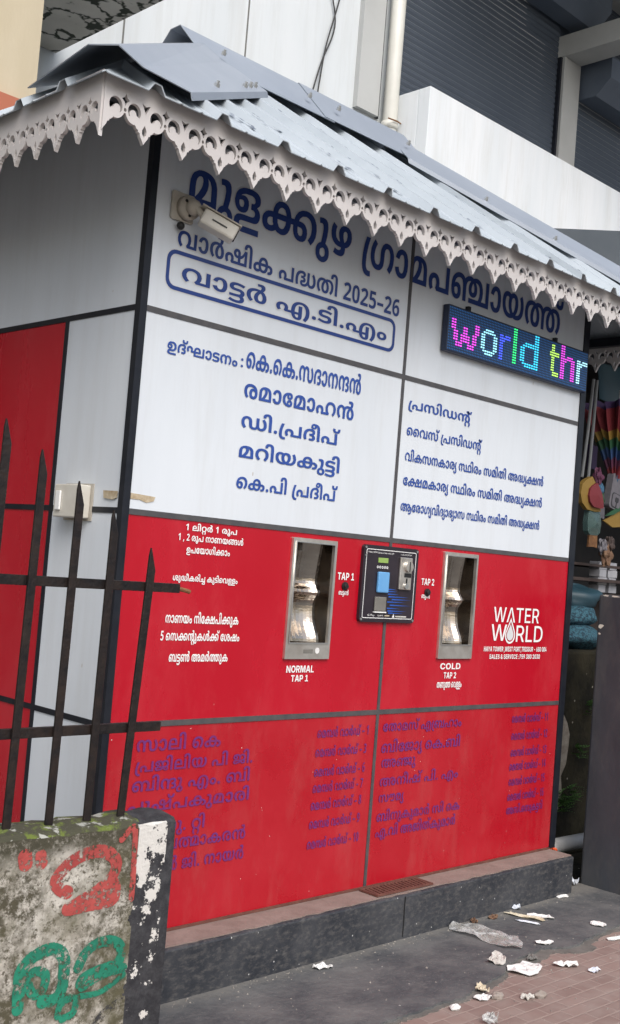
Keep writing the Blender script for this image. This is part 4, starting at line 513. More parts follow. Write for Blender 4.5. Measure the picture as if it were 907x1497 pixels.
[[182,-5,-42,4,-38,13,-30,20,-22,26,-14,33,-6,37,0,236,81,0,0,-229,2,-19,7,-17,10,-14,15,-11,17,-6,20,-2,20,2,18,6,14,11,11,14,7,17,2,19,0,229,80,0,0,-236,-4,-37,-15,-33,-23,-26,-30,-20,-37,-13]],
[[244,180,0,-62,-166,0,0,62]],
[[162,-5,-34,3,-32,12,-28,18,-22,24,-14,30,-4,36,2,30,9,28,15,30,104,158,80,0,-112,-166,-24,0,7,9,10,8,27,13,17,4,19,1,32,-3,27,-10,23,-17,17,-22,11,-28,3,-33,-4,-35,-13,-31,-20,-24,-27,-20,-32,-11],[162,58,16,2,14,6,12,9,8,12,6,15,2,16,-2,17,-6,15,-8,12,-12,9,-14,6,-32,0,-14,-6,-12,-9,-8,-12,-6,-15,-2,-17,2,-16,6,-15,8,-12,12,-9,14,-6]],
[[161,-5,-39,3,-34,10,-30,16,-21,22,-14,24,-5,28,3,22,8,20,13,17,16,15,19,10,21,6,0,2,-26,10,-22,18,-14,25,-4,27,4,28,12,23,20,20,26,15,32,10,35,2,35,-2,32,-10,26,-15,20,-20,13,-23,4,-28,-5,-28,-14,-24,-21,-18,-27,-10,0,-2,22,-6,19,-10,16,-15,13,-17,8,-20,2,-22,-4,-28,-14,-24,-22,-22,-29,-16,-35,-10],[178,55,14,5,12,8,8,10,6,12,2,14,-2,15,-6,13,-8,10,-12,8,-14,5,-33,0,-14,-5,-12,-8,-9,-10,-6,-13,-2,-15,2,-14,6,-12,8,-10,12,-8,15,-5],[161,214,27,6,10,8,8,10,6,24,-1,13,-5,11,-8,10,-22,11,-29,0,-23,-11,-12,-21,-2,-13,2,-13,12,-21,11,-7,13,-5]],
[[162,-5,-30,3,-26,7,-23,12,-19,17,-16,22,-12,25,-12,46,-4,55,4,54,12,46,12,26,16,22,19,16,23,13,26,7,30,2,29,-2,26,-8,23,-12,19,-16,16,-22,12,-26,12,-46,4,-54,-4,-55,-12,-46,-12,-25,-15,-22,-20,-17,-22,-12,-27,-7],[162,62,18,2,16,10,12,17,8,23,6,30,0,76,-6,30,-8,23,-12,17,-16,10,-18,3,-20,-3,-15,-10,-12,-17,-9,-23,-4,-30,-2,-38,2,-38,4,-30,9,-23,12,-17,15,-10]],
[[13,62,0,64,135,238,77,0,-131,-234,0,-3,216,0,0,-65],[188,0,0,82,2,28,0,117,74,0,0,-227]],
[[142,-6,-36,4,-30,10,-24,16,-18,21,-12,25,-4,26,3,20,6,18,10,16,13,14,36,28,86,58,9,12,3,15,-2,11,-6,9,-10,6,-14,2,-18,-4,-12,-11,-4,-16,6,-24,16,-24,198,-226,-82,0,-172,193,-24,37,-6,22,-3,22,3,26,10,22,14,20,20,14,25,10,29,2,26,-2,24,-10,19,-14,14,-17,9,-21,2,-23,-6,-32,-16,-27,-26,-24,-74,-54,-21,-20,-5,-11,-2,-13,1,-12,12,-19,10,-6,12,-4,13,-1,20,2,19,6,18,11,16,15,14,18,11,20,6,24,3,26,65,0,-2,-32,-5,-29,-9,-25,-12,-22,-14,-19,-16,-15,-43,-26,-24,-10,-25,-6]],
[[138,0,-126,364,90,0,54,-168,22,-78,22,-89,-17,0,21,89,22,78,52,168,90,0,-124,-364]],
[[68,-5,-18,3,-14,10,-10,14,-2,17,2,17,10,14,14,10,18,2,16,-2,15,-10,9,-14,4,-17,-4,-17,-9,-14,-15,-10],[68,173,-18,3,-14,10,-10,14,-2,16,2,18,10,14,14,10,18,2,16,-2,15,-10,9,-14,4,-18,-4,-16,-9,-14,-15,-10]],
[[58,0,148,298,-174,0,0,66,258,0,0,-67,-150,-297]],
[[158,-5,-36,3,-32,11,-27,17,-21,22,-12,26,-6,30,79,0,2,-12,6,-12,9,-10,11,-6,27,-6,17,2,15,6,12,9,14,27,2,18,-2,18,-6,14,-9,14,-12,8,-15,6,-16,2,-16,-1,-16,-5,-12,-8,-10,-10,-72,12,18,194,226,0,0,-66,-160,0,-9,-89,2,0,12,13,17,10,21,7,23,2,24,-2,22,-7,18,-10,18,-14,13,-18,11,-20,6,-23,2,-25,-4,-35,-14,-31,-20,-25,-28,-19,-33,-13]],
[[160,368,36,-3,32,-11,27,-18,21,-24,14,-30,5,-36,-3,-30,-8,-28,-14,-30,-105,-158,-81,0,113,166,23,0,-6,-9,-10,-8,-28,-13,-35,-6,-31,4,-28,10,-23,16,-17,23,-10,27,-4,34,4,34,13,32,20,24,27,19,32,11],[161,306,-16,-2,-14,-6,-12,-9,-9,-12,-6,-15,0,-33,6,-15,9,-12,12,-9,14,-6,16,-2,15,2,14,6,12,9,9,12,5,15,2,17,-2,16,-5,14,-9,13,-12,9,-14,6]],
[[158,-5,-38,3,-34,11,-28,16,-20,22,-14,27,-6,30,82,0,2,-12,6,-10,10,-10,12,-6,28,-5,16,1,14,5,12,7,8,11,6,13,2,15,-2,14,-6,13,-9,11,-13,9,-16,5,-20,2,-41,0,0,52,80,77,0,2,-153,0,0,66,249,0,0,-58,-121,-113,0,17,38,2,33,-8,27,-16,21,-22,13,-28,4,-30,-4,-32,-14,-28,-22,-22,-29,-17,-35,-11]],
[[160,287,52,-5,40,-14,30,-22,-20,4,44,28,56,9,40,-3,32,-12,22,-17,16,-21,12,-49,-4,-37,-17,-29,-29,-23,-108,-16,-94,-7,-133,-1,-13,-5,-4,-10,3,-9,9,-6,16,-2,32,3,168,45,24,4,20,8,22,14,14,3,39,-5,30,-19,9,-15,3,-21,-5,-27,-17,-20,-27,-12,-37,-4,-29,2,-22,8,-28,24,-9,32,10,32,19,18,60,0,-12,-8,-14,-16,-6,-21,8,-22,21,-7,22,6,7,16,-4,12,-9,7,-15,3,-23,-6,-23,-14,1,12,-42,-30,-37,-16,-54,-18,-48,-10,-53,-4,-45,6,-32,20,-8,16,-4,20,8,29,20,19,32,12,50,2,154,0,78,4,24,6,25,20,8,32,-7,28,-20,20,-35,8,-22,-4,-15,-10,-10,-20,-2,-70,-67,0,0,21,-4,43,-18,28,-22,12,-37,6,-38,-4,-32,-12,-9,-20,-1,-13,2,-15,6,-8,20,-6,16,3,8,9,2,12,-8,18,-22,6,-20,-2,-18,-5,-24,9,36,20,46,6,36,-6,24,-20,8,-30,-8,-30,-26,-23,-22,-7,-27,-2,-35,5,-27,14,-17,23,-6,30,4,26,12,23,20,19,27,14,35,8]],
[[196,287,52,-5,59,-20,39,-27,30,-34,19,-41,7,-46,-4,-36,-10,-30,-17,-24,-23,-17,-30,-9,-36,-4,-35,4,-29,10,-24,17,-17,24,-11,30,-4,36,12,57,34,49,52,38,13,7,46,16,50,5,57,-7,41,-18,32,-26,5,-12,24,-99,0,-125,-74,0,-1,160,-4,24,-9,20,-14,15,-22,12,-40,5,-20,-1,-22,-5,-8,0,-41,-26,-27,-40,-10,-47,2,-25,5,-18,17,-22,22,-6,22,6,18,22,4,17,2,23,-9,48,-24,38,-39,28,-52,8,-35,-3,-27,-9,-22,-15,-14,-19,-10,-23,-2,-27,6,-41,16,-35,28,-32,-48,-38,-40,40,-28,46,-7,28,-3,32,10,54,30,47,24,19,31,14,38,10],[624,287,44,-3,36,-7,30,-12,26,-15,26,-30,14,-40,5,-52,0,-128,-345,0,0,160,10,38,15,32,23,24,30,18,39,12],[588,234,-27,-8,-20,-22,-9,-28,-4,-40,0,-102,-18,1,54,51,40,54,10,28,4,28,-2,19,-10,13],[690,185,-9,-47,-27,-46,-40,-45,-14,3,46,2,86,0,0,75,-6,53,-20,34,-36,24,2,2,12,-22]],
[[158,287,39,-4,29,-13,26,-21,-7,0,42,29,25,6,31,3,40,-5,33,-13,26,-21,20,-28,12,-33,4,-37,-4,-40,-10,-35,-42,-75,-42,0,-22,30,26,41,15,36,5,37,-3,28,-7,23,-24,29,-35,10,-23,-5,-15,-11,-9,-23,-3,-35,0,-160,-73,0,0,162,-3,34,-9,22,-14,12,-24,4,-33,-9,-26,-29,-7,-22,-3,-27,5,-39,15,-38,28,-38,-52,-38,-39,46,-24,50,-8,58,4,38,12,33,20,28,28,22,34,13],[625,281,0,-281,-226,0,29,52,124,0,0,229]],
[[122,-5,-55,5,-48,14,0,64,48,-17,47,-6,34,3,22,11,13,17,4,22,-7,26,-27,15,-22,4,-57,1,0,58,56,2,22,5,23,17,7,24,-4,18,-8,12,-16,8,-24,3,-44,-9,-32,-17,-34,52,50,25,30,8,36,2,34,-2,30,-8,24,-12,17,-17,11,-21,4,-25,-10,-43,-28,-29,-40,-17,0,-2,38,-8,28,-18,16,-24,6,-32,-4,-30,-12,-26,-18,-22,-28,-17,-36,-11]],
[[56,0,134,293,-176,0,0,63,256,0,0,-47,-136,-309]],
[[143,-5,-37,3,-31,8,-25,14,-18,20,-11,23,-3,27,8,43,26,31,34,22,-29,23,-21,29,-8,38,4,26,12,22,19,16,23,12,57,10,57,-10,23,-12,19,-16,11,-22,4,-26,-9,-38,-22,-28,-33,-22,37,-23,28,-31,10,-42,-4,-27,-12,-24,-18,-19,-26,-15,-30,-9],[142,50,24,4,18,8,10,14,4,18,-8,24,-20,19,-30,19,-28,-16,-18,-20,-6,-25,3,-17,11,-15,16,-9],[143,220,21,12,16,16,6,22,-3,16,-9,11,-32,9,-30,-9,-10,-11,-2,-16,6,-21,16,-16]],
[[89,-5,-48,3,0,61,43,-5,30,2,25,6,35,23,18,35,6,46,-2,0,-18,-22,-24,-14,-38,-6,-28,4,-24,9,-20,17,-16,22,-9,28,-3,33,4,36,10,31,18,24,25,18,30,12,35,3,51,-9,41,-29,16,-22,12,-27,8,-32,2,-38,-4,-60,-16,-58,-32,-47,-22,-19,-29,-13,-35,-9],[138,182,28,8,20,18,7,24,-3,24,-11,22,-17,16,-23,6,-20,-4,-16,-10,-11,-20,-3,-28,3,-23,9,-18,15,-11]],
[[200,287,41,-3,34,-10,29,-16,25,-22,23,-124,0,-112,-74,0,0,134,-2,34,-4,22,-16,26,-23,14,-35,4,-30,-3,-27,-10,-23,-15,-17,-23,-11,-29,-4,-36,6,-44,16,-23,23,-7,18,4,11,14,4,22,-9,29,-11,8,-16,3,-36,-11,-34,-29,-6,50,38,27,26,9,30,4,26,-3,22,-8,18,-13,12,-17,8,-21,2,-25,-2,-27,-10,-22,-14,-19,-20,-13,-25,-9,-29,-3,-30,4,-27,9,-23,17,-20,24,-12,32,-4,41,6,50,18,41,29,32,37,24,44,14],[556,287,52,-5,40,-14,30,-22,-20,4,44,28,56,9,40,-3,32,-12,22,-17,16,-21,12,-49,-4,-37,-17,-29,-29,-23,-108,-16,-94,-7,-133,-1,-13,-5,-4,-10,3,-9,9,-6,16,-2,32,3,168,45,24,4,20,8,22,14,14,3,39,-5,30,-19,9,-15,3,-21,-5,-27,-17,-20,-27,-12,-37,-4,-29,2,-22,8,-28,24,-9,32,10,32,19,18,60,0,-12,-8,-14,-16,-6,-21,8,-22,21,-7,22,6,7,16,-4,12,-9,7,-15,3,-23,-6,-23,-14,1,12,-42,-30,-37,-16,-54,-18,-48,-10,-53,-4,-45,6,-32,20,-8,16,-4,20,8,29,20,19,32,12,50,2,154,0,78,4,24,6,25,20,8,32,-7,28,-20,20,-35,8,-22,-4,-15,-10,-10,-20,-2,-70,-67,0,0,21,-4,43,-18,28,-22,12,-37,6,-22,-2,-18,-5,-29,-17,-11,-28,8,-20,20,-6,20,6,6,20,-4,16,-12,16,-30,12,-36,3,-32,-3,-32,-15,-14,-17,-11,-28,-3,-22,0,-152,-74,0,0,142,30,94,32,27,42,18,56,7,37,-3,31,-8,54,-39,15,-14,11,-38,-4,-22,-12,-20,-25,-16,-44,-6,-27,2,-22,7,-28,25,-8,34,8,32,11,16,35,30,38,14]],
[[280,287,34,-4,29,-13,23,-20,16,-26,10,-32,4,-38,-4,-46,-14,-40,-22,-32,-30,-23,-40,-14,-47,-5,-69,7,-56,21,26,50,45,-18,48,-6,29,3,24,10,16,15,12,22,8,54,-4,38,-10,24,-14,16,-19,4,-18,-4,-11,-12,-4,-14,-2,-73,-73,0,-1,69,-6,19,-12,12,-17,3,-19,-3,-12,-11,-11,-30,7,-46,-70,-15,-8,31,-2,30,11,48,15,20,20,16,28,10,33,3,27,-2,22,-7,34,-24,-6,2,35,24]],
[[161,0,0,74,-153,0,0,52,157,231,69,0,0,-225,44,0,0,-58,-44,0,0,-74],[75,132,86,0,1,120,2,18,-2,0,-22,-38]]]
LINES = [
['head','navy',[[0,-56],[1,757],[2,1136],[3,1920],[1,3586],[4,3965]],0.1458,2.3151,0.1618,0.1951],
['head','navy',[[5,-39],[6,265],[7,1240],[0,1817],[8,2630],[9,3604],[7,5434],[10,6011],[11,7156],[12,9129]],0.9626,2.3143,0.1453,0.1908],
['head','navy',[[13,-37],[7,1022],[14,1599],[15,2419],[16,3699],[17,3973],[8,5433],[18,6407],[19,7723],[16,8856],[20,9439],[21,10011],[20,10583],[22,11155],[23,11727],[20,12227],[24,12799]],0.1172,2.1638,0.0804,0.0913],
['head','navy',[[13,-37],[7,1022],[25,1599],[14,2211],[26,3340],[27,4735],[28,5020],[16,5632],[27,5906],[26,6191],[29,7586]],0.1448,2.0588,0.1221,0.0802],
['name','blue',[[30,-37],[31,723],[12,1436],[32,1436],[7,2900],[28,3477],[33,4089],[29,5082]],0.1135,1.8292,0.0526,0.0531],
['name','blue',[[34,-57]],0.4203,1.8325,0.0586,0.0523],
['name','blue',[[35,-37],[17,752],[27,1903],[35,2188],[17,2977],[27,4128],[36,4413],[31,5747],[7,6460],[33,7037],[37,8030],[38,9075]],0.444,1.8342,0.0555,0.097],
['name','blue',[[39,-37],[0,782],[7,1595],[40,2172],[0,2826],[7,3639],[41,4216],[38,5530]],0.4454,1.7346,0.0806,0.0849],
['name','blue',[[42,-37],[16,1297],[27,1571],[5,1856],[8,2160],[31,3134],[43,3847],[8,4121],[12,5095]],0.4438,1.6332,0.0919,0.0711],
['name','blue',[[0,-56],[44,757],[16,1500],[10,1774],[17,2919],[1,4070],[25,4449],[16,5061]],0.4447,1.5336,0.0921,0.0711],
['name','blue',[[35,-37],[17,752],[27,1903],[8,2188],[16,3162],[5,3745],[8,4049],[31,5023],[43,5736],[8,6010],[12,6984]],0.4443,1.4301,0.0686,0.0686],
['post','blue',[[5,-39],[8,265],[36,1239],[16,2573],[42,2847],[45,4181],[12,5362]],1.2866,1.8284,0.0736,0.0561],
['post','blue',[[46,-37],[13,1541],[36,2600],[12,3934],[5,4243],[8,4547],[36,5521],[16,6855],[42,7129],[45,8463],[12,9644]],1.2875,1.7248,0.0497,0.0561],
['post','blue',[[13,-37],[16,1022],[17,1296],[36,2447],[33,3781],[17,4774],[7,5925],[39,6502],[47,7321],[48,7921],[16,9982],[39,10256],[29,11075],[36,11886],[0,13220],[16,14033],[19,14307],[16,15440],[49,16023],[18,17681],[47,18997],[50,19288],[38,21191]],1.289,1.6258,0.0426,0.0561],
['post','blue',[[40,-34],[50,620],[0,2523],[17,3336],[7,4487],[39,5064],[47,5883],[48,6483],[16,8544],[39,8818],[29,9637],[36,10448],[0,11782],[16,12595],[19,12869],[16,14002],[49,14585],[18,16243],[47,17559],[50,17850],[38,19753]],1.2886,1.5309,0.0456,0.0561],
['post','blue',[[51,-37],[40,1794],[39,2448],[7,3267],[6,3844],[47,4819],[13,5110],[16,6169],[31,6443],[47,7156],[7,7447],[52,8024],[47,8764],[7,9055],[36,9632],[48,11275],[16,13336],[39,13610],[29,14429],[36,15240],[0,16574],[16,17387],[19,17661],[16,18794],[49,19377],[18,21035],[47,22351],[50,22642],[38,24545]],1.2857,1.4312,0.0369,0.0528],
['use','white',[[53,-59],[54,822],[16,1760],[55,2034],[14,2777],[53,3906],[39,4787],[56,5606],[8,5985]],0.2477,1.2735,0.0315,0.0291],
['use','white',[[53,-59],[57,822],[20,1421],[39,2302],[56,3121],[8,3500],[33,4783],[7,5776],[58,6353],[10,7838],[59,8983],[60,10710]],0.2209,1.24,0.0233,0.0309],
['use','white',[[30,-37],[8,723],[40,1697],[10,2351],[7,3496],[6,4073],[16,5048],[3,5322],[7,6988],[29,7565]],0.2584,1.201,0.0228,0.0323],
['use','white',[[61,-37],[1,1110],[18,1489],[43,2805],[17,3079],[39,4230],[16,5049],[62,5323],[17,6647],[1,7798],[28,8177],[16,8789],[35,9063],[13,9852],[63,10911],[29,12461]],0.2127,1.1111,0.0211,0.0289],
['use','white',[[33,-37],[7,956],[58,1533],[10,3018],[29,4163],[33,4974],[16,5967],[40,6241],[50,6895],[8,8798],[16,9772],[3,10046],[1,11712],[17,12091]],0.1974,0.9762,0.0232,0.0442],
['use','white',[[22,-49],[35,832],[36,1621],[3,2955],[45,4621],[1,5802],[17,6181],[60,7332],[3,8491],[12,10157],[40,10466],[61,11120],[15,12267],[29,13547]],0.1845,0.9206,0.0235,0.0421],
['use','white',[[64,-37],[25,1403],[65,2015],[49,4001],[0,5659],[14,6472],[11,7292],[1,9265],[17,9644]],0.2241,0.8536,0.0228,0.0424],
['tap','whiteL',[[66,-61],[67,703],[68,1474],[69,2134],[70,3071],[71,3829]],0.7445,0.8135,0.0312,0.0337],
['tap','whiteL',[[72,-35],[70,638],[73,1396],[74,2314]],0.7703,0.7819,0.0292,0.0313],
['tap','whiteL',[[72,-35],[70,638],[73,1396],[74,2314]],0.9659,1.1498,0.0302,0.0358],
['tap','white',[[64,-37],[25,1403],[65,2015]],0.9772,1.0949,0.0145,0.0244],
['tap2','whiteL',[[72,-35],[70,638],[73,1396],[75,2314]],1.4447,1.1517,0.0271,0.0358],
['tap2','white',[[64,-37],[25,1403],[65,2015]],1.4509,1.0999,0.0144,0.0249],
['tap2','whiteL',[[76,-43],[67,699],[71,1470],[77,2036]],1.6024,0.8183,0.0489,0.034],
['tap2','whiteL',[[72,-35],[70,638],[73,1396],[75,2314]],1.6288,0.7814,0.0279,0.0341],
['tap2','white',[[19,-37],[58,1096],[1,2581],[11,2960],[35,5242],[13,6031],[63,7090],[29,8640]],1.5892,0.7441,0.0178,0.0406],
['logo','logo',[[78,-25],[79,974],[80,1679],[81,2331],[82,2934]],1.9404,1.017,0.0958,0.0875],
['logo','logo',[[78,-25]],1.9309,0.9373,0.1177,0.0953],
['logo','logo',[[82,-82],[83,565],[84,1131]],2.1142,0.9336,0.1135,0.0979],
['logo','whiteL',[[85,-61],[70,686],[86,1445],[70,2186],[72,3213],[67,3885],[87,4657],[88,5705],[68,6314],[89,7242],[87,7510],[88,8558],[90,9167],[72,9824],[91,10765],[67,11351],[68,12123],[72,12782],[89,13455],[72,13723],[68,14395],[92,15055],[90,15538],[90,16196],[93,16853],[68,17583],[94,18511],[95,19425],[96,20071],[97,20717],[97,21632],[97,22278],[98,22923]],1.8877,0.8917,0.02,0.0284],
['logo','whiteL',[[90,-38],[70,619],[71,1377],[88,1943],[90,2552],[99,3478],[90,4423],[88,5081],[68,5690],[100,6349],[92,7107],[76,7591],[88,8333],[101,9210],[102,9478],[103,10124],[104,10770],[105,11685],[96,12331],[97,12976],[75,13891],[97,14537],[105,15183],[97,15829]],1.9303,0.8599,0.0231,0.0262],
['mem','purple',[[36,-37],[7,1297],[54,1874],[16,2812],[35,3395],[17,4184]],0.1289,0.5744,0.0644,0.0642],
['mem','purple',[[5,-39],[8,265],[106,1239],[16,2246],[54,2520],[16,3458],[10,3732],[8,5186],[16,6160],[106,6743],[16,7750],[27,8024]],0.1305,0.511,0.0592,0.0567],
['mem','purple',[[64,-37],[16,1403],[37,1677],[1,2722],[26,3410],[29,4805],[27,5307],[64,5901],[16,7341]],0.124,0.4511,0.0646,0.0585],
['mem','purple',[[8,-29],[1,945],[15,1324],[12,2604],[8,2604],[17,3578],[1,4729],[0,5108],[7,5921],[39,6498],[16,7317]],0.1152,0.3866,0.0665,0.0584],
['mem','purple',[[10,-37],[1,1108],[27,1487],[55,2081],[16,2824]],0.2496,0.3136,0.0591,0.058],
['mem','purple',[[8,-29],[107,945],[7,2611],[17,3188],[39,4339],[38,5158]],0.2747,0.2578,0.0539,0.0583],
['mem','purple',[[38,-37],[106,1453],[16,2460],[27,2734],[33,3328],[7,4321],[10,4898],[14,6043]],0.2735,0.1903,0.0498,0.0582],
['mem','purple',[[35,-37],[0,752],[108,1565],[14,2878],[13,4007],[7,5066],[14,5643],[42,6463],[12,7797],[23,8106],[53,8915]],0.9262,0.578,0.0293,0.0483],
['mem','purple',[[35,-37],[0,752],[108,1565],[14,2878],[13,4007],[7,5066],[14,5643],[42,6463],[12,7797],[23,8106],[109,8915]],0.9234,0.5095,0.0288,0.0482],
['mem','purple',[[35,-37],[0,752],[108,1565],[14,2878],[13,4007],[7,5066],[14,5643],[42,6463],[12,7797],[23,8106],[24,8915]],0.9248,0.4391,0.0285,0.0482],
['mem','purple',[[35,-37],[0,752],[108,1565],[14,2878],[13,4007],[7,5066],[14,5643],[42,6463],[12,7797],[23,8106],[110,8915]],0.9241,0.3814,0.0282,0.0482],
['mem','purple',[[35,-37],[0,752],[108,1565],[14,2878],[13,4007],[7,5066],[14,5643],[42,6463],[12,7797],[23,8106],[111,8915]],0.9209,0.3201,0.0283,0.0482],
['mem','purple',[[35,-37],[0,752],[108,1565],[14,2878],[13,4007],[7,5066],[14,5643],[42,6463],[12,7797],[23,8106],[112,8915]],0.9193,0.2539,0.0283,0.0481],
['mem','purple',[[35,-37],[0,752],[108,1565],[14,2878],[13,4007],[7,5066],[14,5643],[42,6463],[12,7797],[23,8106],[53,8915],[21,9487]],0.9168,0.1822,0.0271,0.0481],
['mem2','purple',[[40,-34],[19,620],[7,1753],[0,2330],[36,3143],[12,4477],[26,4786],[5,6181],[64,6485],[41,7925],[7,9239],[29,9816]],1.282,0.5837,0.0475,0.054],
['mem2','purple',[[64,-37],[16,1403],[40,1677],[106,2331],[7,3338],[47,3915],[35,4515],[17,5304],[27,6455],[64,6740],[16,8180]],1.2812,0.5028,0.0582,0.0605],
['mem2','purple',[[49,-37],[113,1621],[1,3420]],1.288,0.4463,0.0536,0.0559],
['mem2','purple',[[49,-37],[33,1621],[43,2614],[15,2888],[12,4168],[8,4477],[16,5451],[27,5725],[26,6319],[29,7714]],1.2864,0.3752,0.0594,0.0559],
['mem2','purple',[[36,-37],[114,1297],[0,2125],[47,2938]],1.2878,0.3142,0.0456,0.0512],
['mem2','purple',[[64,-37],[16,1403],[33,1677],[1,2670],[17,3049],[1,4200],[0,4579],[7,5392],[14,5969],[36,7098],[16,8432],[35,9015],[17,9804]],1.2838,0.2424,0.0471,0.0535],
['mem2','purple',[[26,-29],[27,1366],[13,1651],[16,2710],[49,3293],[106,4951],[16,5958],[19,6232],[12,7365],[17,7365],[1,8516],[0,8895],[7,9708],[14,10285]],1.2828,0.1832,0.0446,0.0558],
['mem2','purple',[[35,-37],[0,752],[108,1565],[14,2878],[13,4007],[7,5066],[14,5643],[42,6463],[12,7797],[23,8106],[53,8915],[53,9487]],2.1291,0.5824,0.0283,0.0504],
['mem2','purple',[[35,-37],[0,752],[108,1565],[14,2878],[13,4007],[7,5066],[14,5643],[42,6463],[12,7797],[23,8106],[53,8915],[20,9487]],2.1335,0.5077,0.0278,0.0504],
['mem2','purple',[[35,-37],[0,752],[108,1565],[14,2878],[13,4007],[7,5066],[14,5643],[42,6463],[12,7797],[23,8106],[53,8915],[109,9487]],2.1371,0.4361,0.0276,0.0504],
['mem2','purple',[[35,-37],[0,752],[108,1565],[14,2878],[13,4007],[7,5066],[14,5643],[42,6463],[12,7797],[23,8106],[53,8915],[115,9487]],2.1344,0.375,0.028,0.0504],
['mem2','purple',[[35,-37],[0,752],[108,1565],[14,2878],[13,4007],[7,5066],[14,5643],[42,6463],[12,7797],[23,8106],[53,8915],[22,9487]],2.1374,0.3095,0.0278,0.0504],
['mem2','purple',[[35,-37],[0,752],[108,1565],[14,2878],[13,4007],[7,5066],[14,5643],[42,6463],[12,7797],[23,8106],[53,8915],[24,9487]],2.1352,0.2446,0.0279,0.0504],
['mem2','purple',[[49,-37],[36,1621],[16,2955],[27,3229],[35,3514],[36,4303],[5,5637],[17,5941],[25,7092],[44,7704],[16,8447]],2.1348,0.1864,0.032,0.0504]]
def read_glyphs():
    out = []
    for g in GLYPH:
        cs = []
        for r in g:
            x = y = 0; c = []
            for i in range(0, len(r), 2): x += r[i]*2; y += r[i+1]*2; c.append((x, y))
            cs.append(c)
        out.append(cs)
    return out
GL = read_glyphs(); GF = {}
def gfill(k):
    if k not in GF: GF[k] = fill2d(GL[k])
    return GF[k]
def outset(c, w):
    n = len(c); out = []
    for i in range(n):
        a, b, d = c[i-1], c[i], c[(i+1) % n]
        e1 = (b[0]-a[0], b[1]-a[1]); e2 = (d[0]-b[0], d[1]-b[1]); l1 = math.hypot(*e1) or 1; l2 = math.hypot(*e2) or 1
        nx = -e1[1]/l1-e2[1]/l2; ny = e1[0]/l1+e2[0]/l2; l = math.hypot(nx, ny) or 1
        k = w/max(.5, l/2); out.append((b[0]+nx/l*k, b[1]+ny/l*k))
    return out
VINYL = dict(navy='navy_vinyl', blue='blue_vinyl', white='white_vinyl', whiteL='white_vinyl', logo='white_vinyl', purple='purple_print')
def lettering(line, parent):
    g, st, rec, x0, z0, sx, sz = line; v = []; f = []; hv = []; hf = []
    for k, dx in rec:
        V, F = gfill(k); n = len(v)
        v += [(x0+(x+dx)*sx/1000, -.0022, z0+y*sz/1000) for x, y in V]; f += [tuple(i+n for i in t) for t in F]
        if st == 'navy':
            cons = [outset([(x0+(x+dx)*sx/1000, z0+y*sz/1000) for x, y in c], .0042) for c in GL[k]]
            V, F = fill2d(cons); n = len(hv); dd = -.0010-.00002*(len(hv) % 7)
            hv += [(x, dd, y) for x, y in V]; hf += [tuple(i+n for i in t) for t in F]
    if hv: link('letter_outline', hv, hf, 'halo_vinyl', parent)
    return link('lettering', v, f, VINYL[st], parent)

# ================================================================== SETTING
GZ = -.165
struct(MB().add([(-120,-120,GZ-.03),(160,-120,GZ-.03),(160,160,GZ-.03),(-120,160,GZ-.03)], [(0,1,2,3)]).build('ground', 'asphalt'))
struct(MB().box(-4,6,-1.75,-.30,GZ-.16,GZ-.010).build('brick_pavement', 'paver_brick'))
edge = [(-1.5,-.60),(-.3,-.61),(.30,-.603),(.55,-.612),(.681,-.608),(.74,-.612),(.805,-.607),(.90,-.611),(.974,-.606),(1.02,-.618),(1.061,-.624),(1.10,-.612),(1.15,-.60),(1.191,-.59),(1.26,-.578),(1.32,-.575),(1.372,-.565),
        (1.41,-.545),(1.446,-.518),(1.50,-.512),(1.556,-.498),(1.64,-.494),(1.727,-.485),(1.75,-.498),(1.765,-.508),(1.81,-.527),(1.858,-.539),(1.92,-.534),(1.978,-.522),(2.03,-.52),(2.088,-.514),(2.18,-.50),(2.282,-.494),(2.45,-.50),(2.67,-.49)]
rag = []
for a, b in zip(edge, edge[1:]):
    for k in range(5):
        t = k/5; rag.append((a[0]+(b[0]-a[0])*t, a[1]+(b[1]-a[1])*t+(rng.uniform(-.006,.006) if k else 0)))
rag.append(edge[-1])
struct(plate('cement_apron', [rag+[(2.67,.3),(-1.5,.3)]], GZ, GZ-.03, 'apron_cement', to=XY))
rim = [(x, y-.012-.018*abs(math.sin(x*9))*(1 if x > 1 else .5)-(.03 if 1.48 < x < 1.95 else 0)) for x, y in rag]
struct(plate('mortar_bed', [rim+[(2.67,-.45),(-1.5,-.45)]], GZ-.0075, GZ-.035, 'apron_rim', to=XY))
back_ground = struct(MB().box(2.67,7,-.30,2.6,GZ-.1,GZ-.02).build('soil', 'moss_wall'))

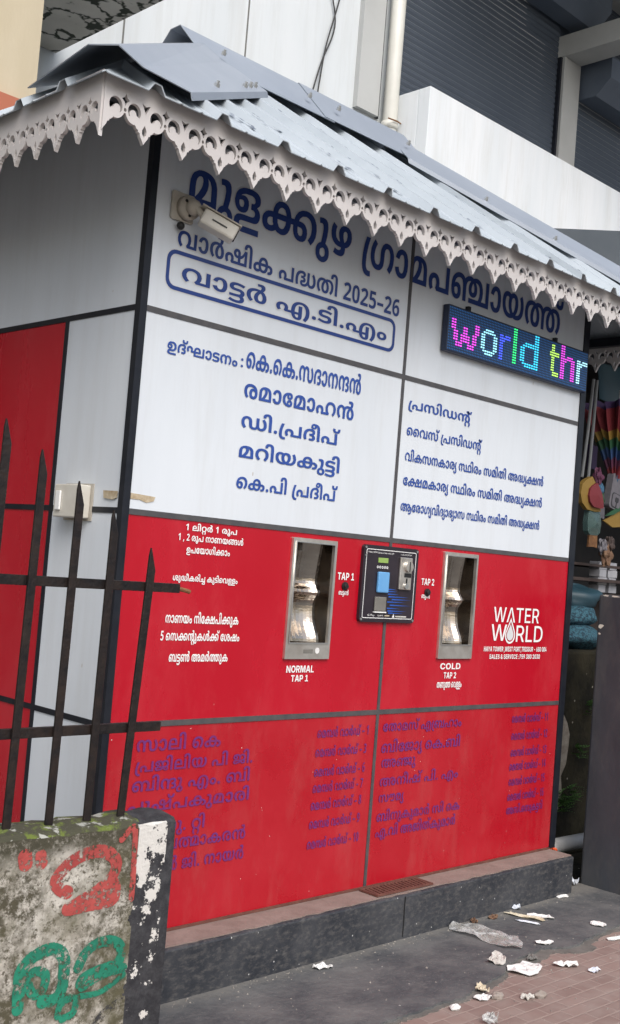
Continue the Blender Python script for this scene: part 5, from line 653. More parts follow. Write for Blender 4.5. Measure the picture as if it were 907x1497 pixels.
# ================================================================== WATER KIOSK
WK = 2.5; XM = 1.245; Z1, Z2, Z3 = 1.9435, 1.3134, .6596; ZT = 2.62; DK = 1.6
kiosk = thing('water_kiosk', 'red and white water vending kiosk with blue lettering and fretwork eaves', 'kiosk', (1.25,.8,0))
N1 = (.722,.944,.862,1.287); N2 = (1.571,1.794,.862,1.292)      # tap niches x0 x1 z0 z1
def hole(n, g=.011): return rect(n[0]+g, n[1]-g, n[2]+g, n[3]-g)[::-1]
panels = {}
g = .002
for key, x0, x1, z0, z1, m, hl in (('head', 0, XM, Z1, ZT, 'white_panel', None), ('head_right', XM, WK, Z1, ZT, 'white_panel', None),
        ('name', 0, XM, Z2, Z1, 'white_panel', None), ('post', XM, WK, Z2, Z1, 'white_panel', None),
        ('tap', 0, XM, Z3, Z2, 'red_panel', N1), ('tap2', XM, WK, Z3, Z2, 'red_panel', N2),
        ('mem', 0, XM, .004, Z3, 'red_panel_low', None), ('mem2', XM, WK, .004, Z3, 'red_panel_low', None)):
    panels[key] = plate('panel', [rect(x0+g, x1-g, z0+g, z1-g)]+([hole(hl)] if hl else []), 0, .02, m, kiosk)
panels['use'] = panels['tap']; panels['logo'] = panels['tap2']
LB = dict(head='white panel headed with large navy lettering', head_right='white panel behind the scrolling led sign', name='white panel with a blue list of names', post='white panel with five blue lines of office titles',
          tap='red panel with the first tap niche', tap2='red panel with the second tap niche and a white logo', mem='lower red panel nearest the iron fence', mem2='lower red panel above the rusty grate')
for k, t in LB.items(): panels[k]['label'] = t
for ln in LINES: lettering(ln, panels[ln[0]])
# rounded box round the third line of the heading
plate('box_outline', [rrect(.083,1.176,2.022,2.149,.034), rrect(.0955,1.1635,2.0345,2.1365,.024)[::-1]], -.0022, -.0006, 'navy_vinyl', panels['head'])
plate('box_outline', [rrect(.0795,1.1795,2.0185,2.1525,.036), rrect(.099,1.160,2.038,2.133,.022)[::-1]], -.0010, -.0004, 'halo_vinyl', panels['head'])
# water drop in the logo
cx, cz = 2.0695, .972
# left side panels
for y0, y1, z0, z1, m in ((0,DK,Z1,ZT,'white_panel'), (0,.402,Z2,Z1,'white_panel'), (0,.402,Z3,Z2,'white_panel'), (0,.402,.004,Z3,'white_panel'),
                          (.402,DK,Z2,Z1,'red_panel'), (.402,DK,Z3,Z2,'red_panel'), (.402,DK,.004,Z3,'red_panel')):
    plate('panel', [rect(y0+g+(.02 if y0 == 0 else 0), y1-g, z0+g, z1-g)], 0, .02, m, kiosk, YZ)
box('panel', 'white_panel', WK-.02, WK, .022, DK-.022, .004, ZT, kiosk)
box('panel', 'white_panel', 0, WK, DK-.02, DK, .004, ZT, kiosk)
sw = .009
for z in (Z1, Z2, Z3):
    box('seam_strip', 'seam', .018, WK-.012, -.0032, .0, z-sw, z+sw, kiosk)
    box('seam_strip', 'trim_black', -.0032, .0, .018, DK, z-sw, z+sw, kiosk)
for z0, z1 in ((Z1+sw, ZT), (Z2+sw, Z1-sw), (Z3+sw, Z2-sw), (.004, Z3-sw)):
    box('seam_strip', 'seam', XM-.0075, XM+.0075, -.0032, .0, z0, z1, kiosk)
    if z1 < ZT: box('seam_strip', 'trim_black', -.0032, 0, .402-.010, .402+.010, z0, z1, kiosk)
MB().box(-.006,.020,-.006,0,.002,ZT).box(-.006,0,0,.020,.002,ZT).build('corner_trim', 'trim_black', kiosk)
MB().box(WK-.010,WK+.004,-.006,.0,.002,ZT).box(WK+.004,WK+.036,-.004,.036,.0,2.52).build('corner_post', 'trim_black', kiosk)

# --- logo drop
drop = [(cx, cz+.064)]+[(cx+.037*math.sin(R(a))*min(1, 1), cz-.010-.037*math.cos(R(a))) for a in range(115, -120, -15)]
out = [(x, y) for x, y in drop]
inn = [(cx+(x-cx)*.80, cz-.006+(y-cz+.006)*.80) for x, y in drop]
core = [(cx+(x-cx)*.66, cz-.008+(y-cz+.008)*.64) for x, y in drop]
sheet('logo_drop', [ccw(out), ccw(inn)[::-1]], -.0022, 'white_vinyl', panels['tap2'])
sheet('logo_drop', [ccw(core)], -.0022, 'halo_vinyl', panels['tap2'])

# --- tap niches
def niche(n, second):
    x0, x1, z0, z1 = n; fr = .015
    ni = plate('tap_niche', [rect(x0, x1, z0, z1), rect(x0+fr, x1-fr, z0+fr+.042, z1-fr)[::-1]], -.011, -.0005, 'steel_frame', kiosk)
    b = ni.modifiers.new('bevel', 'BEVEL'); b.width = .003; b.segments = 2; b.limit_method = 'ANGLE'
    ni['label'] = 'right steel tap niche marked cold' if second else 'left steel tap niche marked normal'
    plate('rolled_edge', [rect(x0+fr-.003, x1-fr+.003, z0+fr+.039, z1-fr+.003), rect(x0+fr+.001, x1-fr-.001, z0+fr+.043, z1-fr-.001)[::-1]], -.0145, -.0112, 'screw', ni)
    a0, a1, b0, b1 = x0+fr-.002, x1-fr+.002, z0+fr, z1-fr+.002; mx = (a0+a1)/2; hw = (a1-a0)/2
    prof = [(mx-hw, 0), (mx-hw, .04)]+[(mx-hw*math.cos(R(t)), .04+.045*math.sin(R(t))) for t in range(10, 180, 10)]+[(mx+hw, .04), (mx+hw, 0)]
    NZ = 40; v = []; f = []
    for j in range(NZ+1):
        z = b0+(b1-b0)*j/NZ; w_ = j/NZ; bul = -.032*math.exp(-((w_-.55)/.06)**2)+.03*math.sin(w_*math.pi)-.03*math.exp(-((w_-.12)/.12)**2)
        v += [(x, (y if y < .045 else y+bul*.7), z) for x, y in prof]
    q = len(prof)
    f = [(j*q+i, j*q+i+1, (j+1)*q+i+1, (j+1)*q+i) for j in range(NZ) for i in range(q-1)]
    f += [tuple(range(q))[::-1], tuple(NZ*q+i for i in range(q))]
    link('niche_bowl', v, f, 'steel', ni, smooth=False)
    for p_ in ni.children[-1].data.polygons: p_.use_smooth = len(p_.vertices) == 4
    MB().tube([(mx, .07, b1), (mx, .07, b1-.03)], .009, 12).build('spout', 'grey_cover', ni, True)
    if not second:
        sheet('maker_plate', [rect(mx-.022, mx+.026, z0+.020, z0+.034)], -.0115, 'grey_cover', ni)
        sheet('round_sticker', [circ(mx+.048, z0+.03, .011)], -.0115, 'paper_white', ni)
niche(N1, False); niche(N2, True)

# --- control panel
cp = plate('control_panel', [rrect(1.084,1.401,1.000,1.288,.014)], -.014, -.0005, 'control_black', kiosk)
cp['label'] = 'black coin control panel between the two taps'
plate('frame_line', [rrect(1.0985,1.3865,1.0145,1.2735,.008), rrect(1.101,1.384,1.017,1.271,.006)[::-1]], -.0148, -.0142, 'white_vinyl', cp)
box('lcd', 'lcd_green', 1.166,1.222,-.0165,-.0142,1.224,1.243, cp, .001)
for k in range(5): sheet('key', [circ(1.166+.0135*k,1.2075,.0052,10), circ(1.166+.0135*k,1.2075,.0026,8)[::-1]], -.0150, 'white_vinyl', cp)
box('touch_cover', 'cyan_cover', 1.165,1.227,-.026,-.0142,1.112,1.190, cp, .004)
box('printer_cover', 'grey_cover', 1.160,1.224,-.021,-.0142,1.042,1.096, cp, .003)
box('printer_cover', 'white_vinyl', 1.158,1.226,-.022,-.0142,1.036,1.0405, cp)
cs = box('coin_slot', 'steel_frame', 1.288,1.357,-.024,-.0142,1.128,1.252, cp, .003)
MB().tube([(1.331,-.0245,1.217),(1.331,-.034,1.217)], .021, 20).build('coin_dial', 'steel_frame', cs)
box('slit', 'rubber', 1.3285,1.3335,-.0350,-.0341,1.198,1.236, cs)
box('slit', 'rubber', 1.312,1.352,-.0255,-.0241,1.176,1.192, cs); box('slit', 'rubber', 1.324,1.331,-.0255,-.0241,1.146,1.172, cs)
MB().tube([(1.325,-.0245,1.142),(1.325,-.030,1.142)], .011, 14).build('return_button', 'screw', cs)
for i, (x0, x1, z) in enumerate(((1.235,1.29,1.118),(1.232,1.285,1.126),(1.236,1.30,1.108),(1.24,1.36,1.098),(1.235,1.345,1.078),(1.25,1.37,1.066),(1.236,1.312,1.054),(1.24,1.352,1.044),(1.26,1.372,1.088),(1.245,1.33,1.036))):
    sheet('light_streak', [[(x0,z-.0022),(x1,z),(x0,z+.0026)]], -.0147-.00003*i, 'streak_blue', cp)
for x, z in ((1.094,1.278),(1.391,1.278),(1.094,1.010),(1.391,1.010),(1.0965,1.2475)): MB().tube([(x,-.0142,z),(x,-.0165,z)], .0045, 10).build('screw', 'screw', cp)
def font_line(txt, x, z, h, m, parent, d, w=None):
    cu = bpy.data.curves.new('t', 'FONT'); cu.body = txt; cu.size = h/.72; cu.fill_mode = 'FRONT'; cu.resolution_u = 2
    t = bpy.data.objects.new('t', cu); COL.objects.link(t); dg = bpy.context.evaluated_depsgraph_get(); me = t.evaluated_get(dg).to_mesh()
    v = [tuple(q.co) for q in me.vertices]; f = [tuple(p.vertices) for p in me.polygons]; t.evaluated_get(dg).to_mesh_clear()
    bpy.data.objects.remove(t); bpy.data.curves.remove(cu)
    s = w/max(q[0] for q in v) if w else 1
    return link('lettering', [(x+q[0]*s, d, z+q[1]) for q in v], f, m, parent)
font_line('Water ATM Control Unit with UPI', 1.107, 1.2585, .0065, 'white_vinyl', cp, -.0150, .145)
font_line('COIN ACCEPTOR', 1.293, 1.2595, .005, 'white_vinyl', cp, -.0150, .066)
font_line('G Pay', 1.128, 1.0225, .008, 'white_vinyl', cp, -.0150, .04); font_line('UPI', 1.186, 1.0225, .006, 'white_vinyl', cp, -.0150, .03)
box('sticker', 'paper_cream', 1.226,1.252,-.0150,-.0142,1.0235,1.0275, cp); box('sticker', 'paper_grey', 1.288,1.352,-.0150,-.0142,1.0215,1.0265, cp)
sheet('sticker', [[(1.268,1.0195),(1.282,1.0195),(1.2765,1.034)]], -.0150, 'white_vinyl', cp)
for x, z in ((1.008,1.127),(1.484,1.123)):
    MB().tube([(x,0,z),(x,-.006,z)], .016, 18).tube([(x,-.006,z),(x,-.014,z)], [.0115,.0095], 16).build('push_button', 'rubber', kiosk, bevel=.001)

# --- fretwork fascias
def fret_board(u0, n, pitch, ztip, ztop, dec):
    """board outline with scalloped lower edge, and the pierced scrolls"""
    k = dec/.78
    L_ = [(0,.0),(.03,.05),(.085,.12),(.115,.19),(.15,.20),(.155,.235),(.19,.245)]     # right side of a tooth, u measured from the tooth's middle
    lobe = [(.28+.205*math.cos(R(a)), .50+.205*math.sin(R(a))) for a in range(258, 340, 12)]+[(.478,.435)]
    half = L_+lobe+[(.5,.445)]
    unit = half+[(1-u, v) for u, v in half[::-1][1:-1]]
    bot = []
    for i in range(n): bot += [(u0+(i+u)*pitch, ztip+v*k) for u, v in unit]
    bot.append((u0+n*pitch, ztip))
    cons = [bot+[(u0+n*pitch, ztop), (u0, ztop)]]
    def put(c, uc):
        cons.append(ccw([(u0+(uc+u)*pitch, ztip+v*k) for u, v in c])[::-1])
    for i in range(n+1):
        if 0 < i < n:
            put([(0,.36),(.03,.31),(.058,.26),(.05,.19),(0,.14),(-.05,.19),(-.058,.26),(-.03,.31)], i)
            put([(-.105,.745),(0,.71),(.105,.745),(.05,.655),(0,.56),(-.05,.655)], i)
        if i < n:
            put([(0,.80),(.035,.73),(.095,.69),(.035,.65),(0,.575),(-.035,.65),(-.095,.69),(-.035,.73)], i+.5)
            put(circ(0, .50, .036, 8), i+.5)
            for s in (1, -1):
                c = [(.274-.158*math.cos(R(a)), .525+.158*math.sin(R(a))) for a in range(-30, 238, 16)]+[(.305-.082*math.cos(R(a)), .475+.082*math.sin(R(a))) for a in range(214, 0, -21)]
                put([(s*u, v) for u, v in c], i if s > 0 else i+1)
    return cons
XE0, XE1, YE0, YE1 = -.39, -.39+25*.1355, -.30, 1.90
fz = 2.462
fa = plate('fascia', fret_board(XE0, 25, .1355, 2.300, fz, .116), YE0-.006, YE0+.006, 'fascia', kiosk)
plate('fascia', fret_board(YE0, 20, .107, 2.283, fz, .113), XE0-.006, XE0+.006, 'fascia', kiosk, YZ)
plate('fascia', fret_board(YE0, 20, .107, 2.290, fz, .113), XE1-.006, XE1+.006, 'fascia', kiosk, YZ)
box('fascia', 'fascia', XE0, XE1, YE1-.006, YE1+.006, 2.36, fz, kiosk)
MB().box(XE1-.05,XE1-.012,YE0+.01,YE1-.01,2.41,2.452).box(XE0+.012,XE0+.05,YE0+.01,YE1-.01,2.41,2.452).box(XE0+.05,XE1-.05,YE0+.012,YE0+.05,2.41,2.45).build('rafter', 'trim_black', kiosk)

# --- hip roof of ribbed sheets
EX0, EX1, EY0, EY1, ER, SL = -.41, XE1+.03, -.335, 1.935, 2.443, .672
YR = (EY0+EY1)/2; TR = YR-EY0
def ribbed(name, length, phase, pitch, to, m):
    """sheet on one slope: s along the eave, t up the slope (plan distance), trimmed by the hips"""
    prof = []; k = 0; s = 0
    cuts = {0:0, length:0}
    c = phase
    while c < length+pitch:
        for d, h in ((-.030,0),(-.012,.026),(.012,.026),(.028,0)):
            cuts[min(max(c+d, 0), length)] = h if 0 < c+d < length else 0
        for q in (.35,.65):
            for d, h in ((-.007,0),(0,.004),(.007,0)):
                if 0 < c+q*pitch+d < length: cuts[c+q*pitch+d] = h
        c += pitch
    for q in (TR, length-TR): cuts.setdefault(q, 0)
    ss = sorted(cuts); v = []; f = []
    for s in ss:
        top = min(TR, s, length-s); h = cuts[s]
        v += [to(s, -.012, h), to(s, max(top, .0), h)]
    f = [(2*i, 2*i+2, 2*i+3, 2*i+1) for i in range(len(ss)-1)]
    o = link(name, v, f, m, kiosk)
    md = o.modifiers.new('thick', 'SOLIDIFY'); md.thickness = .003; md.offset = -1
    return o
LX = EX1-EX0; LY = EY1-EY0
ribbed('roof_sheet', LX, .64-.48+.0, .24, lambda s, t, h: (EX0+s, EY0+t, ER+SL*t+h), 'roof_metal')
ribbed('roof_sheet', LY, .425-.23, .23, lambda s, t, h: (EX0+t, EY0+s, ER+SL*t+h), 'roof_metal')
ribbed('roof_sheet', LX, .16, .24, lambda s, t, h: (EX0+s, EY1-t, ER+SL*t+h), 'roof_metal')
ribbed('roof_sheet', LY, .195, .23, lambda s, t, h: (EX1-t, EY0+s, ER+SL*t+h), 'roof_metal')
def cap(name, v, f, screws):
    o = link(name, v, f, 'cap_metal', kiosk)
    md = o.modifiers.new('thick', 'SOLIDIFY'); md.thickness = .003; md.offset = 1
    for q in screws: MB().tube([q, (q[0], q[1]-.006, q[2]+.012)], .010, 8).tube([(q[0], q[1]-.006, q[2]+.012), (q[0], q[1]-.010, q[2]+.020)], .006, 6).build('screw', 'screw', o)
    return o
zf = lambda y: ER+SL*(y-EY0)          # front slope height
zl = lambda x: ER+SL*(x-EX0)
RX0, RX1 = EX0+TR, EX1-TR; ZR = ER+SL*TR
E0 = (-.435,-.36, ER+.032); E1 = (RX0+.03, YR+.03, ZR+.075)
# left hip cap: front wing, small raised crown, left wing, folded lips
F0 = (-.145,-.352, ER+.030); F1 = (RX0+.115, YR-.33, zf(YR-.33)+.05); Lw0 = (-.40,.085, ER+.040+.02); Lw1 = (RX0-.33, YR+.10, zl(RX0-.33)+.05)
c0a = (-.40,-.365, ER+.062); c0b = (-.45,-.30, ER+.062); c1a = (RX0+.04, YR-.02, ZR+.08); c1b = (RX0, YR+.03, ZR+.08)
lip = lambda q: (q[0]+.004, q[1]-.004, q[2]-.022)
bend = lambda a, b, t_, dz: tuple(a[k]+(b[k]-a[k])*t_+(dz if k == 2 else 0) for k in range(3))
cap('hip_cap', [F0,F1,c0a,c1a,c0b,c1b,Lw0,Lw1,lip(F0),lip(F1),bend(c0a,F0,.33,-.016),bend(c1a,F1,.33,-.012)], [(0,1,11,10),(10,11,3,2),(2,3,5,4),(4,5,7,6),(8,9,1,0)],
    [tuple(F0[k]+(F1[k]-F0[k])*t+(.0,.035,.026)[k] for k in range(3)) for t in (.34,.72,.80,.88)])
# right hip cap
F0 = (EX1-.26,-.352, ER+.030); F1 = (RX1-.115, YR-.26, zf(YR-.26)+.05); B0 = (EX1+.02,.0, ER+.05); B1 = (RX1+.26, YR+.10, ZR-.13)
c0a = (EX1-.03,-.365, ER+.062); c0b = (EX1+.02,-.32, ER+.062); c1a = (RX1-.04, YR-.02, ZR+.08); c1b = (RX1, YR+.03, ZR+.08)
cap('hip_cap', [F0,F1,c0a,c1a,c0b,c1b,B0,B1,lip(F0),lip(F1)], [(0,2,3,1),(2,4,5,3),(4,6,7,5),(8,0,1,9)],
    [tuple(F0[k]+(F1[k]-F0[k])*t+(0,.035,.026)[k] for k in range(3)) for t in (.2,.45,.7)])
for (xa, xb, dz) in ((RX0-.11, (RX0+RX1)/2+.03, .0), ((RX0+RX1)/2-.03, RX1+.10, .006)):
    v = []
    for x in (xa, xb):
        v += [(x, YR-.215, ZR-.150+.050+dz), (x, YR-.205, ZR-.150+.062+dz), (x, YR-.03, ZR+.095+dz), (x, YR+.03, ZR+.095+dz), (x, YR+.205, ZR-.063+dz)]
    cap('ridge_cap', v, [(0,5,6,1),(1,6,7,2),(2,7,8,3),(3,8,9,4)], [(xa+.12, YR-.17, ZR-.02+dz), (xb-.12, YR-.17, ZR-.02+dz)])
# maker's prints on the sheets, too worn to read
mat('stamp_ink', (.06,.075,.12), (.14,.17,.22), 60, rough=.6)
for i in range(60):
    x = rng.uniform(.05,2.2); t = rng.uniform(.05,.8); xm = EX0+.16+.24*round((x-EX0-.16)/.24)+rng.choice((-.05,-.07,-.095))
    if xm-EX0 < t+.36 or EX1-xm < t+.2: continue
    mb = MB(); sl_ = rng.uniform(-.3,.3)
    for k in range(rng.randint(1,4)):
        u0, v0 = rng.uniform(-.022,.022), k*.018; u1, v1 = u0+rng.uniform(-.018,.018), v0+rng.uniform(.006,.022); w = .0045
        q = [(u0-w,v0),(u0+w,v0-w),(u1+w,v1),(u1-w,v1+w)]
        mb.add([(xm+a_+sl_*b_, EY0+t+b_, ER+SL*(t+b_)+.0072+.0004*k) for a_, b_ in q], [(0,1,2,3)])
    mb.build('print_mark', 'stamp_ink', kiosk)

# --- plinth under the kiosk
pl = thing('plinth', 'dark painted concrete step under the kiosk with a dusty brown ledge', 'step', (1.22,0,GZ))
MB().box(-.06,2.492,-.135,1.62,GZ-.02,-.004).build('step', 'plinth_paint', pl, bevel=.008)
v = [(-.055,-.130,0),(2.486,-.130,0),(2.486,-.0005,.0005),(-.055,-.0005,.0005)]
top = [(-.055,-.0008)]+[(-.055+2.54*i/60, -.122+rng.uniform(-.006,.005)) for i in range(61)]+[(2.486,-.0008)]
plate('dusty_ledge', [top], 0, -.0035, 'ledge_dust', pl, XY)
MB().tube([(1.326,-.1362,-.155),(1.327,-.1364,-.10),(1.325,-.1364,-.05),(1.327,-.136,-.008)], .0022, 5).build('crack', 'rubber', pl)
MB().box(-.02,2.48,-.012,-.001,.0005,.007).build('sealant_bead', 'grate_rust', pl)
dg_ = thing('drain_grate', 'rusty red slotted grate lying on the step below the kiosk', 'grate', (1.37,-.06,.002))
MB().box(1.195,1.52,-.112,-.103,.002,.009).box(1.195,1.52,-.030,-.021,.002,.009).box(1.195,1.205,-.103,-.030,.002,.009).box(1.512,1.52,-.103,-.030,.002,.009).build('frame', 'grate_rust', dg_)
mb = MB()
for k in range(15): mb.obox((1.218+.0205*k,-.0665,.0055), (.0055,0,0), (.006,.036,0), (0,0,.0028))
mb.build('slats', 'grate_rust', dg_)

# --- scrolling led sign
led = thing('led_sign', 'scrolling led board with the multicoloured words world thr on the white panel', 'led sign', (1.97,-.03,2.08))
x0, x1, zz0, zz1, yl_ = 1.449, 2.486, 2.085, 2.272, -.034
box('led_case', 'led_face', x0, x1, yl_, -.004, zz0, zz1, led, .004)
for x in (1.60,2.24): box('bracket', 'trim_black', x-.008, x+.008, -.02, -.003, zz1+.0005, zz1+.022, led)
FONT = dict(w=["1000001","1000001","1001001","1001001","1010101","1010101","1010101","0110110","0110110","0100010"],
 o=["00111100","01111110","11000011","11000011","11000011","11000011","11000011","11000011","01111110","00111100"],
 r=["110111","111111","111000","110000","110000","110000","110000","110000","110000","110000"],
 l=["11"]*14,
 d=["00000011"]*4+["00111111","01111111","11000011","11000011","11000011","11000011","11000011","11000011","01111111","00111111"],
 t=["011000","011000","011000","111111","111111","011000","011000","011000","011000","011000","011000","001111","001111"],
 h=["1100000"]*4+["1101110","1111111","1110011","1100011","1100011","1100011","1100011","1100011","1100011","1100011"])
FONT['w'] = ["110000000011","110000000011","110001100011","110001100011","011001100110","011011110110","011011110110","011011110110","001110011100","001110011100"]
COLS = dict(magenta=(.75,.07,.72), white=(.35,.80,.95), blue=(.07,.12,.95), green=(.04,.80,.22), cyan=(.05,.62,.90), lime=(.48,.80,.12), ice=(.45,.85,.95))
for k, c in COLS.items(): emit('led_'+k, c, 1.05)
NR = 16; pz = (zz1-zz0-.012)/NR; base_row = 2
XS = [('w',1.470,1.655,'magenta'),('o',1.668,1.780,'white'),('r',1.795,1.872,'blue'),('l',1.892,1.920,'green'),('d',1.945,2.085,'cyan'),('t',2.172,2.245,'lime'),('h',2.258,2.375,'magenta'),('r',2.392,2.480,'ice')]
for ch, a, b, c in XS:
    rows = FONT[ch]; nc = len(rows[0]); px = (b-a)/nc; mb = MB()
    for r_, row in enumerate(rows):
        z = zz0+.006+pz*(base_row+len(rows)-1-r_+.5)
        for q, bit in enumerate(row):
            if bit == '1':
                x = a+px*(q+.5); mb.box(x-px*.30, x+px*.30, yl_-.0025, yl_-.0005, z-pz*.25, z+pz*.25)
    mb.build('led_letter', 'led_'+c, led)
# background diodes, faint blue emission imitates the bloom around the letters
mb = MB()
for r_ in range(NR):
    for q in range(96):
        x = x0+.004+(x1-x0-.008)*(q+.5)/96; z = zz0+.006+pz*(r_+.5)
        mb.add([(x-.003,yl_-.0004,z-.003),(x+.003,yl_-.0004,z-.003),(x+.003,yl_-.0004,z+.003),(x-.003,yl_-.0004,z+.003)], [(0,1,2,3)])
emit('diode_bloom', (.012,.07,.20), .75); mb.build('bloom_diodes', 'diode_bloom', led)

# --- security camera on the heading
sc_ = thing('security_camera', 'beige box shaped security camera on a swivel mount over the heading', 'camera', (.15,0,2.28))
plate('mount_plate', [rrect(.078,.165,2.240,2.330,.006)], -.010, -.0032, 'beige_plastic', sc_)
MB().tube([(.135,-.010,2.283),(.135,-.034,2.283)], [.040,.036], 22).ball((.137,-.045,2.282), .026,.024,.026, 16, 10).build('swivel', 'beige_plastic', sc_, True)
for a in (20,140,260): MB().tube([(.135+.027*math.cos(R(a)),-.034,2.283+.027*math.sin(R(a))),(.135+.027*math.cos(R(a)),-.0365,2.283+.027*math.sin(R(a)))], .005, 8).build('screw', 'rubber', sc_)
MB().ball((.112,-.018,2.222), .013,.013,.013).build('sensor', 'rubber', sc_, True)
d = Vector((.75,-.45,-.36)).normalized(); sx_ = d.cross(Vector((0,0,1))).normalized(); sz_ = sx_.cross(d)
c = Vector((.196,-.1,2.230))
MB().obox(c, d*.060, sx_*.030, sz_*.025).build('body', 'pale_plastic', sc_, bevel=.007)
MB().obox(c-d*.004+sz_*.028, d*.069, sx_*.034, sz_*.0025).build('sun_shield', 'beige_plastic', sc_, bevel=.002)
MB().tube([c+d*.060, c+d*.064], .020, 16).build('lens', 'rubber', sc_)
MB().tube([(.137,-.06,2.28), tuple(c-d*.045)], .011, 10).build('arm', 'beige_plastic', sc_)
MB().obox(c+sx_*.0305, d*.026, sx_*.0008, sz_*.0025).build('vent', 'rubber', sc_)

# --- switch box and torn stickers
sb = thing('switch_box', 'cream electrical switch box on the white strip of the kiosk side', 'switch box', (0,.235,1.28))
box('case', 'pale_plastic', -.052, -.004, .172, .308, 1.283, 1.388, sb, .004)
box('switch', 'white_vinyl', -.060, -.053, .262, .288, 1.305, 1.366, sb, .002)
box('back_plate', 'beige_plastic', -.0039, -.0005, .160, .318, 1.276, 1.394, sb)
t1 = plate('torn_sticker', [[(-.105,1.374),(-.028,1.372),(-.030,1.352),(-.052,1.346),(-.100,1.350)]], -.0052, -.0034, 'tape', None, lambda y, z, d: (d, -y, z)); tag(t1, 'torn brown sticker left beside the switch box on the kiosk side', 'sticker')
t1 = plate('torn_sticker', [[(.024,1.370),(.118,1.366),(.112,1.352),(.085,1.345),(.06,1.352),(.024,1.352)]], -.0022, -.0004, 'tape'); tag(t1, 'torn brown sticker left at the bottom corner of the white name panel', 'sticker')

# ================================================================== FOREGROUND WALL AND FENCE
YW0, YW1, XW = -.66, -.54, -.228
cw = thing('compound_wall', 'old mouldy whitewashed wall with graffiti and a flaking black end', 'wall', (-1.2,-.6,GZ))
def wall_mesh():
    nx, nz = 70, 24; v = []; f = []
    x0, x1, z0 = -2.6, XW, GZ-.03
    rr = random.Random(3); topj = [rr.uniform(-.004,.004) for _ in range(nx+1)]
    sec = []
    for i in range(nx+1):
        x = x0+(x1-x0)*i/nx; zt = .553+topj[i]
        sec.append([(x, YW0, z0+(zt-.012-z0)*j/nz) for j in range(nz+1)]+[(x, YW0+.010, zt-.002), (x, (YW0+YW1)/2, zt+.004), (x, YW1-.01, zt), (x, YW1, zt-.012), (x, YW1, z0)])
    q = len(sec[0]); v = [p for s_ in sec for p in s_]
    f = [(i*q+j, (i+1)*q+j, (i+1)*q+j+1, i*q+j+1) for i in range(nx) for j in range(q-1)]
    f += [tuple(nx*q+j for j in range(q)), tuple(range(q))[::-1]]
    return v, f
v, f = wall_mesh(); wm = link('masonry', v, f, 'compound_wall', cw)
def stroke(paths, m, d, name='painted_letter'):
    cons = []
    for p, w in paths: cons += [ccw(c) for c in ribbon(p, w, .06)]
    V, F = fill2d(cons); return link(name, [(x, d, z) for x, z in V], [tuple(t) for t in F], m, cw)
G = [('graffiti_red', [([(-0.5257, 0.4124), (-0.5486, 0.4236), (-0.5599, 0.4435), (-0.5437, 0.465), (-0.5175, 0.4827), (-0.4807, 0.4942), (-0.4386, 0.4945), (-0.407, 0.477), (-0.3965, 0.4538), (-0.4115, 0.4258), (-0.4516, 0.4016), (-0.4945, 0.3839), (-0.5218, 0.3749)], 0.03), ([(-0.5215, 0.3722), (-0.4742, 0.3728), (-0.4291, 0.374), (-0.3964, 0.3772), (-0.3925, 0.404), (-0.4079, 0.4225)], 0.026), ([(-0.4504, 0.3907), (-0.4184, 0.3968), (-0.4005, 0.416)], 0.03), ([(-0.3452, 0.3723), (-0.3454, 0.4194), (-0.3473, 0.4752), (-0.3505, 0.5311), (-0.3597, 0.5404), (-0.3877, 0.5158)], 0.016), ([(-0.6442, 0.5064), (-0.6409, 0.4916)], 0.034), ([(-0.6043, 0.504), (-0.6002, 0.488)], 0.028)]), ('graffiti_green', [([(-0.6286, 0.1757), (-0.6305, 0.2151), (-0.63, 0.254), (-0.61, 0.2776), (-0.5793, 0.2897), (-0.5468, 0.2898), (-0.5208, 0.267), (-0.5167, 0.228), (-0.5201, 0.1924), (-0.5396, 0.1764), (-0.5677, 0.1784)], 0.03), ([(-0.6213, 0.2132), (-0.6109, 0.2424), (-0.5843, 0.2491), (-0.5642, 0.2333), (-0.5702, 0.2027), (-0.5928, 0.1995), (-0.6092, 0.2264)], 0.022), ([(-0.4792, 0.2369), (-0.4628, 0.2665), (-0.4299, 0.2833), (-0.3892, 0.2803), (-0.364, 0.2611), (-0.3683, 0.2283), (-0.4132, 0.2202), (-0.4571, 0.2122), (-0.4703, 0.1985)], 0.026), ([(-0.4644, 0.1892), (-0.4119, 0.2075), (-0.351, 0.2124)], 0.022), ([(-0.4697, 0.1699), (-0.4176, 0.1673), (-0.3785, 0.1801), (-0.3492, 0.1952)], 0.014), ([(-0.5237, 0.137), (-0.5191, 0.1601), (-0.4964, 0.1714), (-0.4788, 0.1636), (-0.4831, 0.1362), (-0.511, 0.1282)], 0.018)]), ('graffiti_black', [([(-0.4201, 0.096), (-0.402, 0.1143), (-0.3731, 0.1288), (-0.3374, 0.1338)], 0.02)])]
for k, (m, st) in enumerate(G): stroke(st, m, YW0-.0022-.0005*k)
fe = thing('iron_fence', 'black iron fence with slanted spikes standing on the mouldy wall', 'fence', (-.8,-.6,.55))
for z, xe in ((1.1085,-.232),(.766,-.256)):
    MB().box(-2.5, xe, -.604, -.592, z-.0115, z+.0115).build('rail', 'iron_black', fe, bevel=.001)
MB().tube([(-.234,-.598,1.108),(-.205,-.600,1.103),(-.198,-.600,1.101)], .0055, 8).build('bolt', 'rust', fe)
